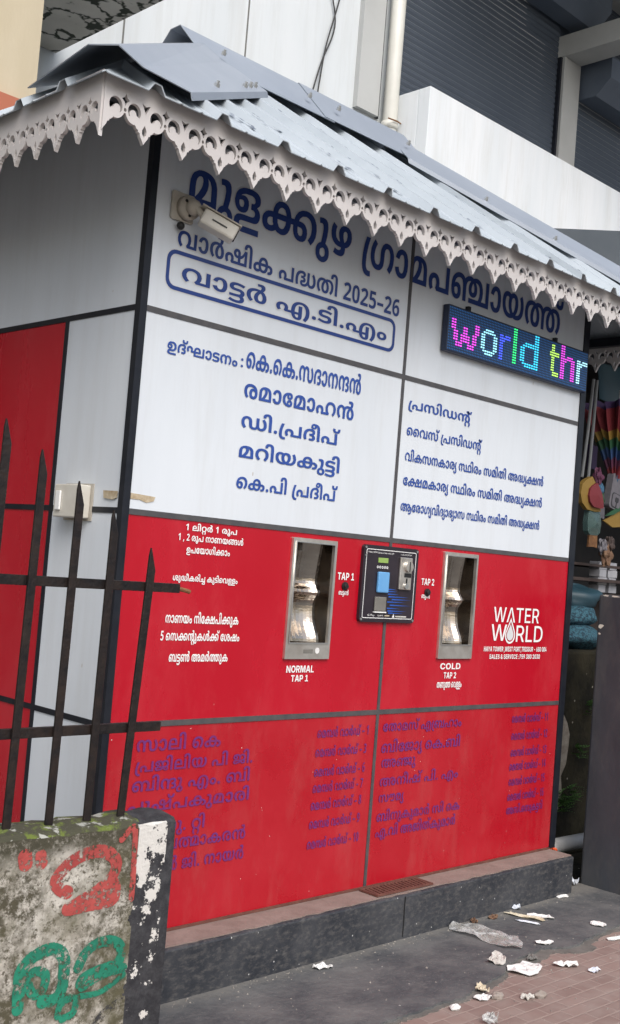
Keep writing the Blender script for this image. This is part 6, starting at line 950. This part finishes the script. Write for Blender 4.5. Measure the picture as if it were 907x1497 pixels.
def picket(xt, xb, zt):
    w = .0098; t = .004; s_ = -.612
    dx = (xt-xb)
    v = []
    for y in (s_-t, s_+t):
        v += [(xb-w, y, .545), (xb+w, y, .545), (xt+w, y, zt-.055), (xt-w+.003, y, zt), (xt-w, y, zt-.02)]
    f = [(0,1,2,3,4), (9,8,7,6,5), (0,5,6,1), (1,6,7,2), (2,7,8,3), (3,8,9,4), (4,9,5,0)]
    o = link('picket', v, f, 'iron_black', fe); b = o.modifiers.new('bevel', 'BEVEL'); b.width = .001; b.limit_method = 'ANGLE'
for xt, xb, zt in ((-.753,-.765,1.461),(-.657,-.668,1.405),(-.553,-.560,1.345),(-.451,-.457,1.287),(-.332,-.362,1.205),(-.85,-.86,1.46),(-.95,-.96,1.46),(-1.05,-1.06,1.46),(-1.15,-1.16,1.46),(-1.25,-1.26,1.46)): picket(xt, xb, zt)

# ================================================================== RIGHT: PILLAR, MOSSY WALL, SHOP
gp = thing('gate_pillar', 'plain dark grey painted gate pillar at the right edge', 'pillar', (2.9,-.28,GZ))
MB().box(2.672,3.12,-.52,-.062,GZ-.02,1.168).build('shaft', 'pillar_paint', gp, bevel=.012)
for y, z, s_ in ((-.085,1.02,.016),(-.078,.985,.009),(-.15,1.1625,.03),(-.10,1.163,.02),(-.23,1.163,.022)):
    c_ = [(y+s_*rng.uniform(.5,1)*math.cos(R(a)), z+(s_*.9 if z < 1.1 else .006)*rng.uniform(.4,1)*math.sin(R(a))) for a in range(0,360,40)]
    sheet('paint_chip', [ccw(c_)], 2.6712, 'chip_white', gp, YZ)
mw = thing('mossy_wall', 'low dark mossy wall behind the gate pillar with a bare plaster patch', 'wall', (3.6,.5,GZ))
MB().box(2.60,6.0,.30,.52,GZ-.02,.862).build('masonry', 'moss_wall', mw, bevel=.015)
pp = [(2.955,.545),(3.00,.548),(3.045,.50),(3.075,.44),(3.08,.36),(3.06,.28),(3.02,.24),(3.035,.15),(3.02,.06),(2.975,.02),(2.955,.06),(2.99,.2),(2.985,.3),(2.965,.42)]
pp = [(x-.0+rng.uniform(-.008,.008), z+rng.uniform(-.01,.01)) for x, z in pp]
plate('bare_plaster', [ccw(pp)], .292, .2995, 'plaster_patch', mw)
tag(MB().tube([(2.45,.17,-.062),(3.6,.17,-.075)], .036, 18).build('drain_pipe', 'pvc', None, True), 'white plastic drain pipe running from the kiosk behind the pillar', 'pipe')
def plant(name, label, x, y, z, n, r, group, cat='plant', m='fern'):
    mb = MB()
    for i in range(n):
        a = rng.uniform(0, 6.28); L_ = r*rng.uniform(.5,1); up_ = rng.uniform(.1,.9); d = Vector((math.cos(a), -abs(math.sin(a)), up_)).normalized(); s_ = d.cross(Vector((0,0,1))).normalized()
        p = Vector((x+rng.uniform(-r,r)*.5, y, z+rng.uniform(-r,r)*.5)); 
        for k in range(5):
            q = p+d*L_*(k+1)/5-Vector((0,0,1))*L_*.25*((k+1)/5)**2; w = L_*.22*(1-k/6)
            for sg in (1,-1):
                e = q+s_*w*sg+d*w*.5; mb.add([tuple(q), tuple(q+s_*sg*w*.5-d*w*.25), tuple(e), tuple(q+s_*sg*w*.45+d*w*.6)], [(0,1,2,3)])
    return tag(mb.build(name, m), label, cat, group)
plant('fern', 'highest fern tuft growing from the mossy wall beside the pillar', 3.24,.285,.56,26,.075,'ferns on the mossy wall')
plant('fern', 'thin middle fern growing from the mossy wall', 3.16,.285,.34,26,.08,'ferns on the mossy wall')
plant('fern', 'fern with pale fronds low on the mossy wall above the pipe', 3.10,.285,.13,30,.085,'ferns on the mossy wall')
plant('creeper', 'leafy green creeper spreading over the foot of the mossy wall', 3.02,.28,.10,34,.10,None)
plant('weed', 'small weeds at the foot of the gap beside the step', 2.60,.03,-.07,26,.055,None)
tag(MB().ball((2.545,.035,-.012), .02,.02,.008, 7, 5, .35).ball((2.575,.02,-.02), .014,.014,.007, 7, 5, .35).build('flower_petals', 'petal'), 'orange flower petals lying at the end of the step', 'petals')

# netting bundles on the mossy wall
def lump(name, m, c, r, label, cat, group=None, seed=1, nz=.12, smooth=True):
    rr = random.Random(seed); mb = MB(); n, k = 22, 14; ph = [rr.uniform(0,6.28) for _ in range(6)]
    for i in range(k+1):
        th = math.pi*i/k
        for j in range(n):
            a = 2*math.pi*j/n
            q = 1+nz*(math.sin(3*a+ph[0]+th*2)+.6*math.sin(5*th+ph[1])+.5*math.sin(7*a+ph[2]-th*4))
            mb.v.append((c[0]+r[0]*q*math.sin(th)*math.cos(a), c[1]+r[1]*q*math.sin(th)*math.sin(a), c[2]+r[2]*q*math.cos(th)))
    for i in range(k):
        for j in range(n): a = i*n+j; b = i*n+(j+1) % n; mb.f.append((a, a+n, b+n, b))
    return tag(mb.build(name, m, None, smooth), label, cat, group)
gb = 'netting bundles on the mossy wall'
lump('netting_bundle', 'net_blue', (3.34,.50,.925), (.24,.17,.075), 'lowest blue netting bundle resting on the mossy wall', 'netting', gb, 2, .07)
lump('netting_bundle', 'net_blue', (3.36,.54,1.035), (.22,.16,.07), 'middle blue netting bundle between two others on the mossy wall', 'netting', gb, 5, .07)
lump('netting_bundle', 'tarp', (3.42,.56,1.13), (.20,.15,.075), 'topmost smooth teal plastic bundle under the white boxes', 'netting', gb, 9, .1)

for i, (x, z, w, h, cl, lb) in enumerate(((3.95,1.98,.10,.15,'cloth_violet','violet sachet hanging right of the umbrella tip'), (4.10,1.70,.09,.16,'case_grey','grey sachet hanging deep in the stall'), (4.05,1.50,.10,.12,'rust','brown sachet hanging over the white cartons'),
        (3.62,2.02,.07,.11,'cloth_sky','dim blue sachet hanging behind the net rods'), (3.75,1.86,.08,.10,'cloth_plum','plum sachet hanging below the umbrella'), (3.80,1.60,.08,.13,'tarp','teal sachet hanging behind the toy net'), (3.85,1.45,.09,.10,'cloth_red','dark red sachet hanging low over the cartons'))):
    P = [(x-w/2,z+h/2),(x-w*.2,z+h*.47),(x,z+h/2),(x+w*.3,z+h*.46),(x+w/2,z+h/2),(x+w*.46,z),(x+w/2,z-h/2),(x+w*.1,z-h*.46),(x-w/2,z-h/2),(x-w*.45,z)]
    tag(plate('sachet', [ccw(P)], .80+.01*i, .812+.01*i, cl), lb, 'sachet', 'sachets hanging in the stall')
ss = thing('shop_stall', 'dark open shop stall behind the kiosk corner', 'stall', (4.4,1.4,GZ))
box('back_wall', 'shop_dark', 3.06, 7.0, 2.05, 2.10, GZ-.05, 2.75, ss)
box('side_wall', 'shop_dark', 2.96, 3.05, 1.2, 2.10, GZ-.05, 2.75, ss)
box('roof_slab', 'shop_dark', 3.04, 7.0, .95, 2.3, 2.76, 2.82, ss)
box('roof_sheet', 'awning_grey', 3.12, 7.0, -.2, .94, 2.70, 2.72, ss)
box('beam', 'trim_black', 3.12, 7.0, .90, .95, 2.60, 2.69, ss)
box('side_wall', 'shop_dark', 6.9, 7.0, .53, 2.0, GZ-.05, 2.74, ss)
sh = box('shelf', 'shelf_wood', 3.28, 6.5, .62, .98, 1.232, 1.25, ss); 
box('shelf', 'shelf_wood', 3.28, 6.5, .66, .98, 1.32, 1.335, ss); box('shelf', 'shelf_wood', 3.28, 6.5, .60, .98, 1.15, 1.165, ss)
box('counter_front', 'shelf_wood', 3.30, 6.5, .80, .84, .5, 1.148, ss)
# teal tarp edge hanging under the roof
tv = []; tf = []
for i in range(13):
    x = 3.62+.07*i; s_ = .05*math.sin(i*1.1)
    tv += [(x, .62+s_*.4, 2.50), (x, .60+s_, 2.42), (x, .58+s_, 2.36-.12*math.exp(-(i*.25))+.02*math.sin(i*1.7))]
tf = [(3*i+k, 3*i+3+k, 3*i+4+k, 3*i+1+k) for i in range(12) for k in (0,1)]
tag(link('tarpaulin', tv, tf, 'tarp', None, True), 'teal tarpaulin edge hanging above the rainbow umbrella', 'tarpaulin')
# boxes, two stacks
bx = MB().box(-.043,.043,-.035,.035,0,.0445).build('carton', 'box_card', None, bevel=.003)
bx['group'] = 'white cartons on the stall shelf'; bx['category'] = 'carton'
spots = []
for col_, (cx_, cn) in enumerate((((3.930,.70), 'left'), ((4.045,.70), 'right'))):
    for k, lv in enumerate(('bottom', 'second', 'third', 'topmost')): spots.append((cx_[0]+rng.uniform(-.005,.005), cx_[1], 1.1665+.0455*k, '%s white carton of the %s stack on the stall shelf' % (lv, cn)))
for i, (x, y, z, lb) in enumerate(spots):
    o = bx if i == 0 else bx.copy()
    if i: COL.objects.link(o)
    o.location = (x, y, z+.005); o.rotation_euler = (0, 0, rng.uniform(-.15,.15)); o['label'] = lb
# folded rainbow umbrella hanging tip down
um = thing('folded_umbrella', 'folded rainbow striped umbrella hanging tip down in the stall', 'umbrella', (3.70,.5,1.85))
bands = [(2.235,'violet'),(2.20,'red'),(2.125,'red'),(2.08,'yellow'),(2.035,'green'),(1.985,'blue'),(1.93,'plum'),(1.88,'red'),(1.83,'sky'),(1.79,'sky')]
names = ['cloth_'+k for k in ('violet','red','yellow','green','blue','plum','sky')]
v = []; f = []; fm = []; n = 36
for i, (z, cn) in enumerate(bands):
    t = i/(len(bands)-1); r_ = .165*(1-t)**1.15+.012
    for j in range(n):
        a = 2*math.pi*j/n; q = 1+.28*(1 if j % 2 else -1)*(1-.5*t); v.append((3.70+r_*q*math.cos(a), .50+r_*q*math.sin(a), z+(.012 if j % 4 < 2 else -.008)))
for i in range(len(bands)-1):
    for j in range(n): a = i*n+j; b = i*n+(j+1) % n; f.append((a, b, b+n, a+n)); fm.append(names.index('cloth_'+bands[i][1]))
link('canopy', v, f, None, um, False, names, fm); MB().tube([(3.70,.5,2.33),(3.70,.5,1.74)], .006, 8).build('shaft', 'grey_rod', um)
# toy fishing net with two rods and hanging bag
fn = thing('toy_net', 'toy net with a red and yellow pouch on two grey rods beside the kiosk corner', 'toy net', (2.93,.2,1.5))
MB().tube([(2.925,.2,2.24),(2.905,.2,1.98),(2.878,.2,1.74)], .008, 8).build('rod', 'grey_rod', fn); MB().tube([(2.958,.2,2.24),(2.950,.2,1.98),(2.937,.2,1.745)], .008, 8).build('rod', 'grey_rod', fn)
def disc(c, rx, rz, name, m, parent, th=.02, n=22, pts=None):
    P = pts or circ(0, 0, 1, n); mb = MB(); k = len(P)
    mb.v = [(c[0]+x*rx, c[1]-th, c[2]+z*rz) for x, z in P]+[(c[0]+x*rx, c[1]+th, c[2]+z*rz) for x, z in P]+[(c[0], c[1]-th*2.2, c[2])]
    mb.f = [(i, (i+1) % k, 2*k) for i in range(k)]+[(i, i+k, (i+1) % k+k, (i+1) % k) for i in range(k)]+[tuple(range(k, 2*k))]
    return mb.build(name, m, parent, False)
pt = [(-.55,.75),(-.9,.45),(-1,-.1),(-.8,-.6),(-.3,-.95),(.5,-1),(1,-.95),(.95,-.4),(.7,.2),(.3,.7),(0,1)]
disc((2.925,.18,1.662), .098,.086, 'pouch', 'cloth_yellow', fn, .012, pts=pt); disc((2.948,.158,1.655), .070,.062, 'pouch_lining', 'cloth_red', fn, .008, pts=pt)
disc((2.985,.19,1.520), .068,.062, 'clear_bag', 'green_film', fn, .014, pts=[(-.85,.95),(-.95,0),(-.85,-.7),(-.5,-1),(.5,-1),(.85,-.75),(.95,0),(.7,.95)])
cs_ = thing('pencil_case', 'grey fabric pouch with dark print hanging in the stall', 'pouch', (3.69,.5,1.66))
def tilt_plate(c, w, h, ang, m, parent, name, th=.02, r=.02):
    co, si = math.cos(ang), math.sin(ang); P = rrect(-w/2, w/2, -h/2, h/2, r)
    return plate(name, [[(c[0]+x*co-z*si, c[2]+x*si+z*co) for x, z in P]], c[1]-th, c[1]+th, m, parent)
tilt_plate((3.705,.50,1.745), .125,.20, -.18, 'case_grey', cs_, 'body')
tilt_plate((3.700,.48,1.695), .10,.085, -.18, 'ink', cs_, 'print', .0015, .02); tilt_plate((3.700,.477,1.695), .088,.074, -.18, 'case_grey', cs_, 'print', .001, .018)
tilt_plate((3.702,.4745,1.700), .035,.028, -.18, 'ink', cs_, 'print', .001, .008); tilt_plate((3.697,.4745,1.675), .008,.03, -.18, 'ink', cs_, 'print', .001, .003)
kt = thing('toy_kite', 'yellow and green leaf shaped toy hanging low in the stall', 'toy', (3.75,.5,1.6))
plate('leaf', [ccw([(3.602,1.575),(3.69,1.615),(3.80,1.655),(3.90,1.60),(3.80,1.555),(3.70,1.545)])], .49, .50, 'cloth_yellow', kt)
plate('leaf', [ccw([(3.602,1.602),(3.66,1.632),(3.73,1.668),(3.82,1.70),(3.85,1.685),(3.76,1.648),(3.68,1.615)])], .478, .488, 'cloth_green', kt)
gt = 'small goods hanging in the stall'
for i, (x, z, r_, m, lb, nm, ct) in enumerate(((3.66,1.43,.035,'case_grey','small grey trinket hanging below the yellow toy','trinket','trinket'), (3.73,1.45,.035,'shelf_wood','upper brown woven ball hanging in the stall','woven_ball','ornament'),
        (3.70,1.385,.045,'rust','lower rust brown woven ball hanging above the cartons','woven_ball','ornament'), (3.56,1.82,.035,'cloth_plum','plum coloured soft toy beside the net pouch','soft_toy','toy'), (3.60,1.70,.03,'cloth_green','small green toy between the net and the grey pouch','plastic_toy','toy'), (3.585,1.745,.03,'cloth_sky','small pale blue toy between the net and the grey pouch','plastic_toy','toy'))):
    lump(nm, m if m != 'rust' else 'leaf_dry', (x,.52,z), (r_,r_*.6,r_*1.1), lb, ct, gt, 20+i, .24, False)

# ================================================================== BACKGROUND BUILDINGS
YB = 3.45
cb = thing('shop_building', 'white commercial building with a balcony parapet and dark rolling shutters behind the kiosk', 'building', (6,4,GZ))
def at(x36, z36, Y=YB):       # positions measured on the plane y = 3.6, moved to the wall's own plane along the view from the pavement
    return None
k_ = (YB+2.835)/(3.6+2.835); bxp = lambda x: -2.0038+(x+2.0038)*k_; bzp = lambda z: 1.192+(z-1.192)*k_
px_ = bxp(4.84)
box('wall', 'building_white', -1.5, bxp(4.93), YB, YB+.2, GZ, 8.5, cb)
box('rear_wall', 'column_grey', bxp(4.93)+.01, 16, YB+.9, YB+1.0, 4.16, 8.5, cb)
for x in (3.287,2.203): box('wall_joint', 'groove', bxp(x)-.006, bxp(x)+.006, YB-.004, YB, 2.0, 8.5, cb)
box('window_panel', 'building_grey', bxp(4.474), bxp(4.735), YB-.05, YB-.001, bzp(4.99), 8.5, cb)
box('window_panel', 'trim_black', bxp(4.735), bxp(4.775), YB-.02, YB-.001, bzp(4.99), 8.5, cb)
dp = MB().tube([(px_, YB-.09, 2.0), (px_, YB-.09, 8.5)], .062, 18).build('downpipe', 'pipe_cream', cb, True)
for z in (bzp(4.93),): MB().tube([(px_, YB-.09, z-.03), (px_, YB-.09, z+.03)], .070, 18).build('pipe_collar', 'pipe_cream', dp, True)
for z in (bzp(4.93)+.02,): MB().tube([(px_-.10, YB-.165, z), (px_, YB-.172, z+.005), (px_+.10, YB-.15, z+.01)], .006, 6).build('pipe_clip', 'rust', dp)
# balcony parapet
MB().box(4.744,14,3.0,3.12,4.05,5.12).box(4.744,4.86,3.122,YB-.002,4.05,5.12).build('parapet', 'parapet_white', cb, bevel=.006)
box('balcony_slab', 'soffit', 4.87, 14, 3.125, YB+2.0, 4.0, 4.14, cb)
# rolling shutters
def shutter(x0, x1):
    mb = MB(); z = 4.16; n = 0
    while z < 7.6:
        mb.add([(x0,YB+.012,z),(x1,YB+.012,z),(x1,YB+.006,z+.028),(x0,YB+.006,z+.028),(x1,YB+.009,z+.050),(x0,YB+.009,z+.050),(x1,YB+.013,z+.056),(x0,YB+.013,z+.056)], [(0,1,2,3),(3,2,4,5),(5,4,6,7)]); z += .057
    return mb.build('rolling_shutter', 'shutter', cb)
xp0, xp1 = bxp(7.405), bxp(7.70)
shutter(bxp(4.932), xp0-.03); shutter(xp1+.03, 14)
box('shutter_guide', 'trim_black', xp0-.03, xp0-.001, YB-.03, YB+.03, 4.16, bzp(6.52), cb)
zt_ = bzp(6.53)
box('column', 'column_grey', xp0, xp1, YB-.06, YB+.2, 4.15, zt_, cb, .006)
box('beam', 'column_grey', xp0, xp1, YB-2.2, YB+.2, zt_+.002, zt_+.22, cb, .006)
# shutter drum hoods (octagonal)
def hood(x0, x1, zc):
    P = [(YB-.02, zc-.20), (YB-.22, zc-.20), (YB-.38, zc-.05), (YB-.38, zc+.16), (YB-.24, zc+.30), (YB-.02, zc+.30)]
    n = len(P); v = [(x0, y, z) for y, z in P]+[(x1, y, z) for y, z in P]
    return link('shutter_hood', v, [(i, (i+1) % n, (i+1) % n+n, i+n) for i in range(n)]+[tuple(range(n))[::-1], tuple(range(n, 2*n))], 'drum', cb)
box('header_panel', 'drum', xp0-.35, 14, YB+.05, YB+.19, zt_+.23, zt_+.858, cb)
hood(bxp(4.95), xp1-.02, zt_+.50); hood(xp1+.05, 14, zt_-.12)
box('ceiling_slab', 'soffit', bxp(4.95), 14, YB-2.2, YB+.2, zt_+.86, zt_+1.0, cb)
for k in range(9): box('ceiling_rib', 'soffit', xp1+.2+.45*k, xp1+.42+.45*k, YB-2.1, YB-.1, zt_+.82, zt_+.858, cb)
# loose cables on the wall
for i, (pts, lb) in enumerate((([(3.95,6.3),(4.10,5.85),(4.18,5.55),(4.06,5.20),(3.98,4.9)], 'left of two thin black cables looping down the white wall'), ([(4.30,6.2),(4.18,5.7),(4.09,5.35),(4.05,5.05),(4.03,4.85)], 'right of two thin black cables looping down the white wall'))):
    p = smooth_path(pts); tag(MB().tube([(bxp(x), YB-.02-.01*i, bzp(z)) for x, z in p], .006, 6).build('cable', 'cable', None, True), lb, 'cable', 'cables on the white wall')
# yellow house with stained concrete canopy
yb = thing('yellow_house', 'pale yellow house wall with a stained concrete canopy behind the kiosk', 'building', (-1.5,3,GZ))
box('wall', 'yellow_wall', -7, .862, 2.3, 2.7, GZ-.05, 7.0, yb)
box('reflection_block', 'block_dark', -7, -.47, 1.70, 2.298, GZ-.05, 3.8, yb)  # unseen block added so the kiosk's left side reflects something dark
box('base_band', 'terracotta', -7, .80, 2.24, 2.298, 2.9, 3.403, yb)
mat('stained_concrete', (.62,.60,.55), (.48,.46,.41), 2.2, rough=.95, bump=.4, bscale=20)
def stain():
    m, n, p = nodes('stained_concrete'); L = n.links; tc = n.nodes.new('ShaderNodeTexCoord')
    t = n.nodes.new('ShaderNodeTexNoise'); t.inputs['Scale'].default_value = 3; t.inputs['Detail'].default_value = 4; L.new(tc.outputs['Object'], t.inputs['Vector'])
    ad = n.nodes.new('ShaderNodeMix'); ad.data_type = 'VECTOR'; ad.inputs['Factor'].default_value = .22
    A = [i for i in ad.inputs if i.type == 'VECTOR']; L.new(tc.outputs['Object'], A[0]); L.new(t.outputs['Color'], A[1])
    v_ = n.nodes.new('ShaderNodeTexVoronoi'); v_.feature = 'DISTANCE_TO_EDGE'; v_.inputs['Scale'].default_value = 4.2
    L.new([o for o in ad.outputs if o.type == 'VECTOR'][0], v_.inputs['Vector'])
    t2 = n.nodes.new('ShaderNodeTexNoise'); t2.inputs['Scale'].default_value = 16; t2.inputs['Detail'].default_value = 6; L.new(tc.outputs['Object'], t2.inputs['Vector'])
    mu = n.nodes.new('ShaderNodeMath'); mu.operation = 'MULTIPLY_ADD'; mu.inputs[1].default_value = .34; mu.inputs[2].default_value = -.14; L.new(t2.outputs['Fac'], mu.inputs[0])
    sb_ = n.nodes.new('ShaderNodeMath'); sb_.operation = 'SUBTRACT'; L.new(v_.outputs['Distance'], sb_.inputs[0]); L.new(mu.outputs[0], sb_.inputs[1])
    r = n.nodes.new('ShaderNodeMapRange'); r.inputs['From Min'].default_value = .0; r.inputs['From Max'].default_value = .06; L.new(sb_.outputs[0], r.inputs['Value'])
    old = p.inputs['Base Color'].links[0].from_socket
    x = n.nodes.new('ShaderNodeMix'); x.data_type = 'RGBA'; L.new(r.outputs[0], x.inputs['Factor']); C_ = [i for i in x.inputs if i.type == 'RGBA']
    C_[0].default_value = (.035,.042,.03,1); L.new(old, C_[1]); L.new([o for o in x.outputs if o.type == 'RGBA'][0], p.inputs['Base Color'])
stain()
box('canopy', 'stained_concrete', .865, 1.612, 1.5, YB-.01, 4.30, 4.42, yb)
aw = tag(MB().add([(5.80,2.62,4.185),(6.096,2.0,4.137),(7.6,1.9,4.12),(7.6,2.6,4.16),(5.80,2.60,3.2),(6.096,1.98,3.2),(7.6,1.88,3.2),(7.6,2.58,3.2)], [(0,1,2,3),(0,4,5,1),(1,5,6,2),(2,6,7,3),(3,7,4,0),(4,7,6,5)]).build('awning', 'awning_grey'), 'dark grey awning below the white parapet at the right edge', 'awning')

# ================================================================== LITTER
def scrap(name, label, cat, x, y, L_, W_, rot, m, z=GZ+.0015, lift=.006, rag_=.18, n=18, grp='litter on the pavement', fold=0):
    rr = random.Random(int(abs(x)*1000)+int(abs(y)*977)); v = []; f = []; K = 5
    lift *= .75; ph = [rr.uniform(0,6.28) for _ in range(4)]
    rad = [1+rag_*(math.sin(2*math.pi*j/n*2+ph[2])*.7+math.sin(2*math.pi*j/n*3+ph[3])*.5)+rr.uniform(-rag_, rag_)*.35 for j in range(n)]
    v.append((0,0,lift*.7))
    for k in range(1, K+1):
        for j in range(n):
            a = 2*math.pi*j/n; q = k/K*rad[j]; sq = max(abs(math.cos(a)), abs(math.sin(a))); q /= sq**.6
            u, w = L_/2*q*math.cos(a), W_/2*q*math.sin(a)
            h = lift*(.5+.35*math.sin(u/L_*9+ph[0])*math.sin(w/W_*8+ph[1])+rr.uniform(-.38,.38))
            v.append((u, w, max(h, .0005)))
    for j in range(n): f.append((0, 1+j, 1+(j+1) % n))
    for k in range(K-1):
        for j in range(n): a = 1+k*n+j; b = 1+k*n+(j+1) % n; f.append((a, a+n, b+n, b))
    o = link(name, v, f, m); o.location = (x, y, z); o.rotation_euler = (0,0,rot)
    md = o.modifiers.new('thick', 'SOLIDIFY'); md.thickness = .0012; md.offset = 0
    return tag(o, label, cat, grp)
P_ = GZ-.010+.0015
scrap('plastic_bag', 'clear crumpled plastic bag lying flat against the dark step', 'plastic bag', 1.640,-.290,.28,.15,-1.45,'clear_film', lift=.022, rag_=.16, n=22)
scrap('paper_sheet', 'large torn white paper sheet at the broken cement edge', 'paper', 1.480,-.580,.125,.10,.2,'paper_white', z=GZ-.004, lift=.014)
scrap('paper_scrap', 'crumpled greyish paper left of the large white sheet', 'paper', 1.452,-.475,.11,.06,.3,'paper_grey', lift=.018, rag_=.3)
scrap('paper_scrap', 'lone white scrap on the cement near the left part of the step', 'paper', .85,-.184,.062,.045,.2,'paper_white', lift=.014, rag_=.25)
scrap('paper_scrap', 'pale blue paper scrap beside the right part of the step', 'paper', 2.065,-.125,.075,.05,.6,'paper_blue', lift=.02)
scrap('wrapper', 'long cream and yellow wrapper right of the plastic bag', 'wrapper', 1.985,-.235,.17,.03,-1.25,'paper_cream', lift=.012)
scrap('paper_scrap', 'white scrap touching the cream wrapper', 'paper', 2.045,-.265,.10,.045,-.9,'paper_white', lift=.012)
scrap('paper_scrap', 'thin white strip below the cream wrapper', 'paper', 1.935,-.28,.09,.022,-1.2,'paper_blue', lift=.006)
scrap('paper_scrap', 'folded white square of paper near the gate pillar', 'paper', 2.175,-.455,.055,.06,.4,'paper_white', lift=.012, rag_=.06)
scrap('paper_scrap', 'crumpled white scrap on the cement edge above the large sheet', 'paper', 1.765,-.468,.06,.035,-.8,'paper_white', lift=.016, rag_=.3)
scrap('paper_scrap', 'crumpled white paper on the bricks right of the large sheet', 'paper', 1.655,-.635,.075,.045,-.3,'paper_white', z=P_, lift=.022, rag_=.35)
scrap('paper_scrap', 'small white crumpled paper furthest out on the bricks at right', 'paper', 1.70,-.724,.045,.035,.2,'paper_blue', z=P_, lift=.014, rag_=.35)
scrap('paper_scrap', 'white scrap on the bricks below the cement notch', 'paper', 1.128,-.652,.065,.04,.1,'paper_white', z=P_, lift=.012)
scrap('paper_scrap', 'dirty white scrap among pebbles on the bricks', 'paper', 1.262,-.735,.05,.035,.1,'paper_grey', z=P_, lift=.018)
scrap('paper_scrap', 'white sliver on the bricks at the right edge', 'paper', 2.11,-.575,.10,.03,-.2,'paper_white', z=P_, lift=.008)
scrap('paper_scrap', 'flat white scrap on the cement at the foot of the step end', 'paper', 2.393,-.15,.07,.03,-.2,'paper_white', lift=.006)
scrap('crushed_cup', 'crushed clear plastic cup at the bottom edge of the bricks', 'cup', .985,-.785,.06,.05,.4,'clear_film', z=P_, lift=.035, rag_=.15)
scrap('dry_leaf', 'dry brown leaf on the cement above the plastic bag', 'leaf', 1.86,-.165,.06,.03,.4,'leaf_dry', lift=.012)
scrap('dry_leaf', 'dark red dry leaf close to the step above the plastic bag', 'leaf', 1.735,-.16,.035,.03,.2,'leaf_dry', lift=.022)
scrap('paper_scrap', 'grey white scrap in the gap between step end and pillar', 'paper', 2.60,-.06,.07,.05,1.2,'paper_blue', lift=.05, rag_=.3)
scrap('wrapper', 'small cream wrapper in the notch of the cement edge', 'wrapper', 1.175,-.612,.05,.045,.8,'paper_cream', z=GZ-.004, lift=.02, rag_=.35)
scrap('dark_stone', 'flat dark chip of cement in the sandy edge', 'stone', 1.60,-.525,.06,.035,.2,'apron_cement', z=GZ-.006, lift=.014)
for i, (x, y, s_, lb) in enumerate(((1.31,-.752,.026,'brown pebble beside the dirty white scrap on the bricks'), (1.175,-.675,.024,'brown pebble right of the white scrap on the bricks'), (.975,-.655,.02,'small white crumb on the bricks at the cement edge'))):
    lump('pebble', 'pebble' if i < 2 else 'paper_white', (x, y, GZ-.010+s_*.3), (s_, s_*.7, s_*.5), lb, 'pebble', 'pebbles on the bricks', 50+i, .12)
cr = random.Random(11); mb = MB()
for i in range(420):
    q = cr.random()
    if q < .35: x, y, z = cr.uniform(.2,2.5), -.14-abs(cr.gauss(0,.03)), GZ
    elif q < .65: x = cr.uniform(.6,2.4); y = -.56+cr.gauss(0,.05); z = GZ if y > -.50 else GZ-.009
    elif q < .85: x, y, z = cr.uniform(.3,2.5), cr.uniform(-.5,-.15), GZ
    else: x, y, z = cr.uniform(.9,2.3), cr.uniform(-1.1,-.65), GZ-.010
    s_ = cr.uniform(.0018,.0055)
    pts = [(x+s_*cr.uniform(.5,1.3)*math.cos(a), y+s_*cr.uniform(.5,1.3)*math.sin(a), z-.001) for a in (0,1.3,2.5,3.8,5.1)]
    mb.add(pts+[(x+s_*.2, y, z+s_*cr.uniform(.4,.9))], [(0,1,5),(1,2,5),(2,3,5),(3,4,5),(4,0,5)])
mat('grit', (.34,.31,.27), (.10,.09,.08), 60, rough=.9)
o = mb.build('grit', 'grit'); o['kind'] = 'stuff'; tag(o, 'scattered grit and crumbs along the step and the cement edge', 'grit')
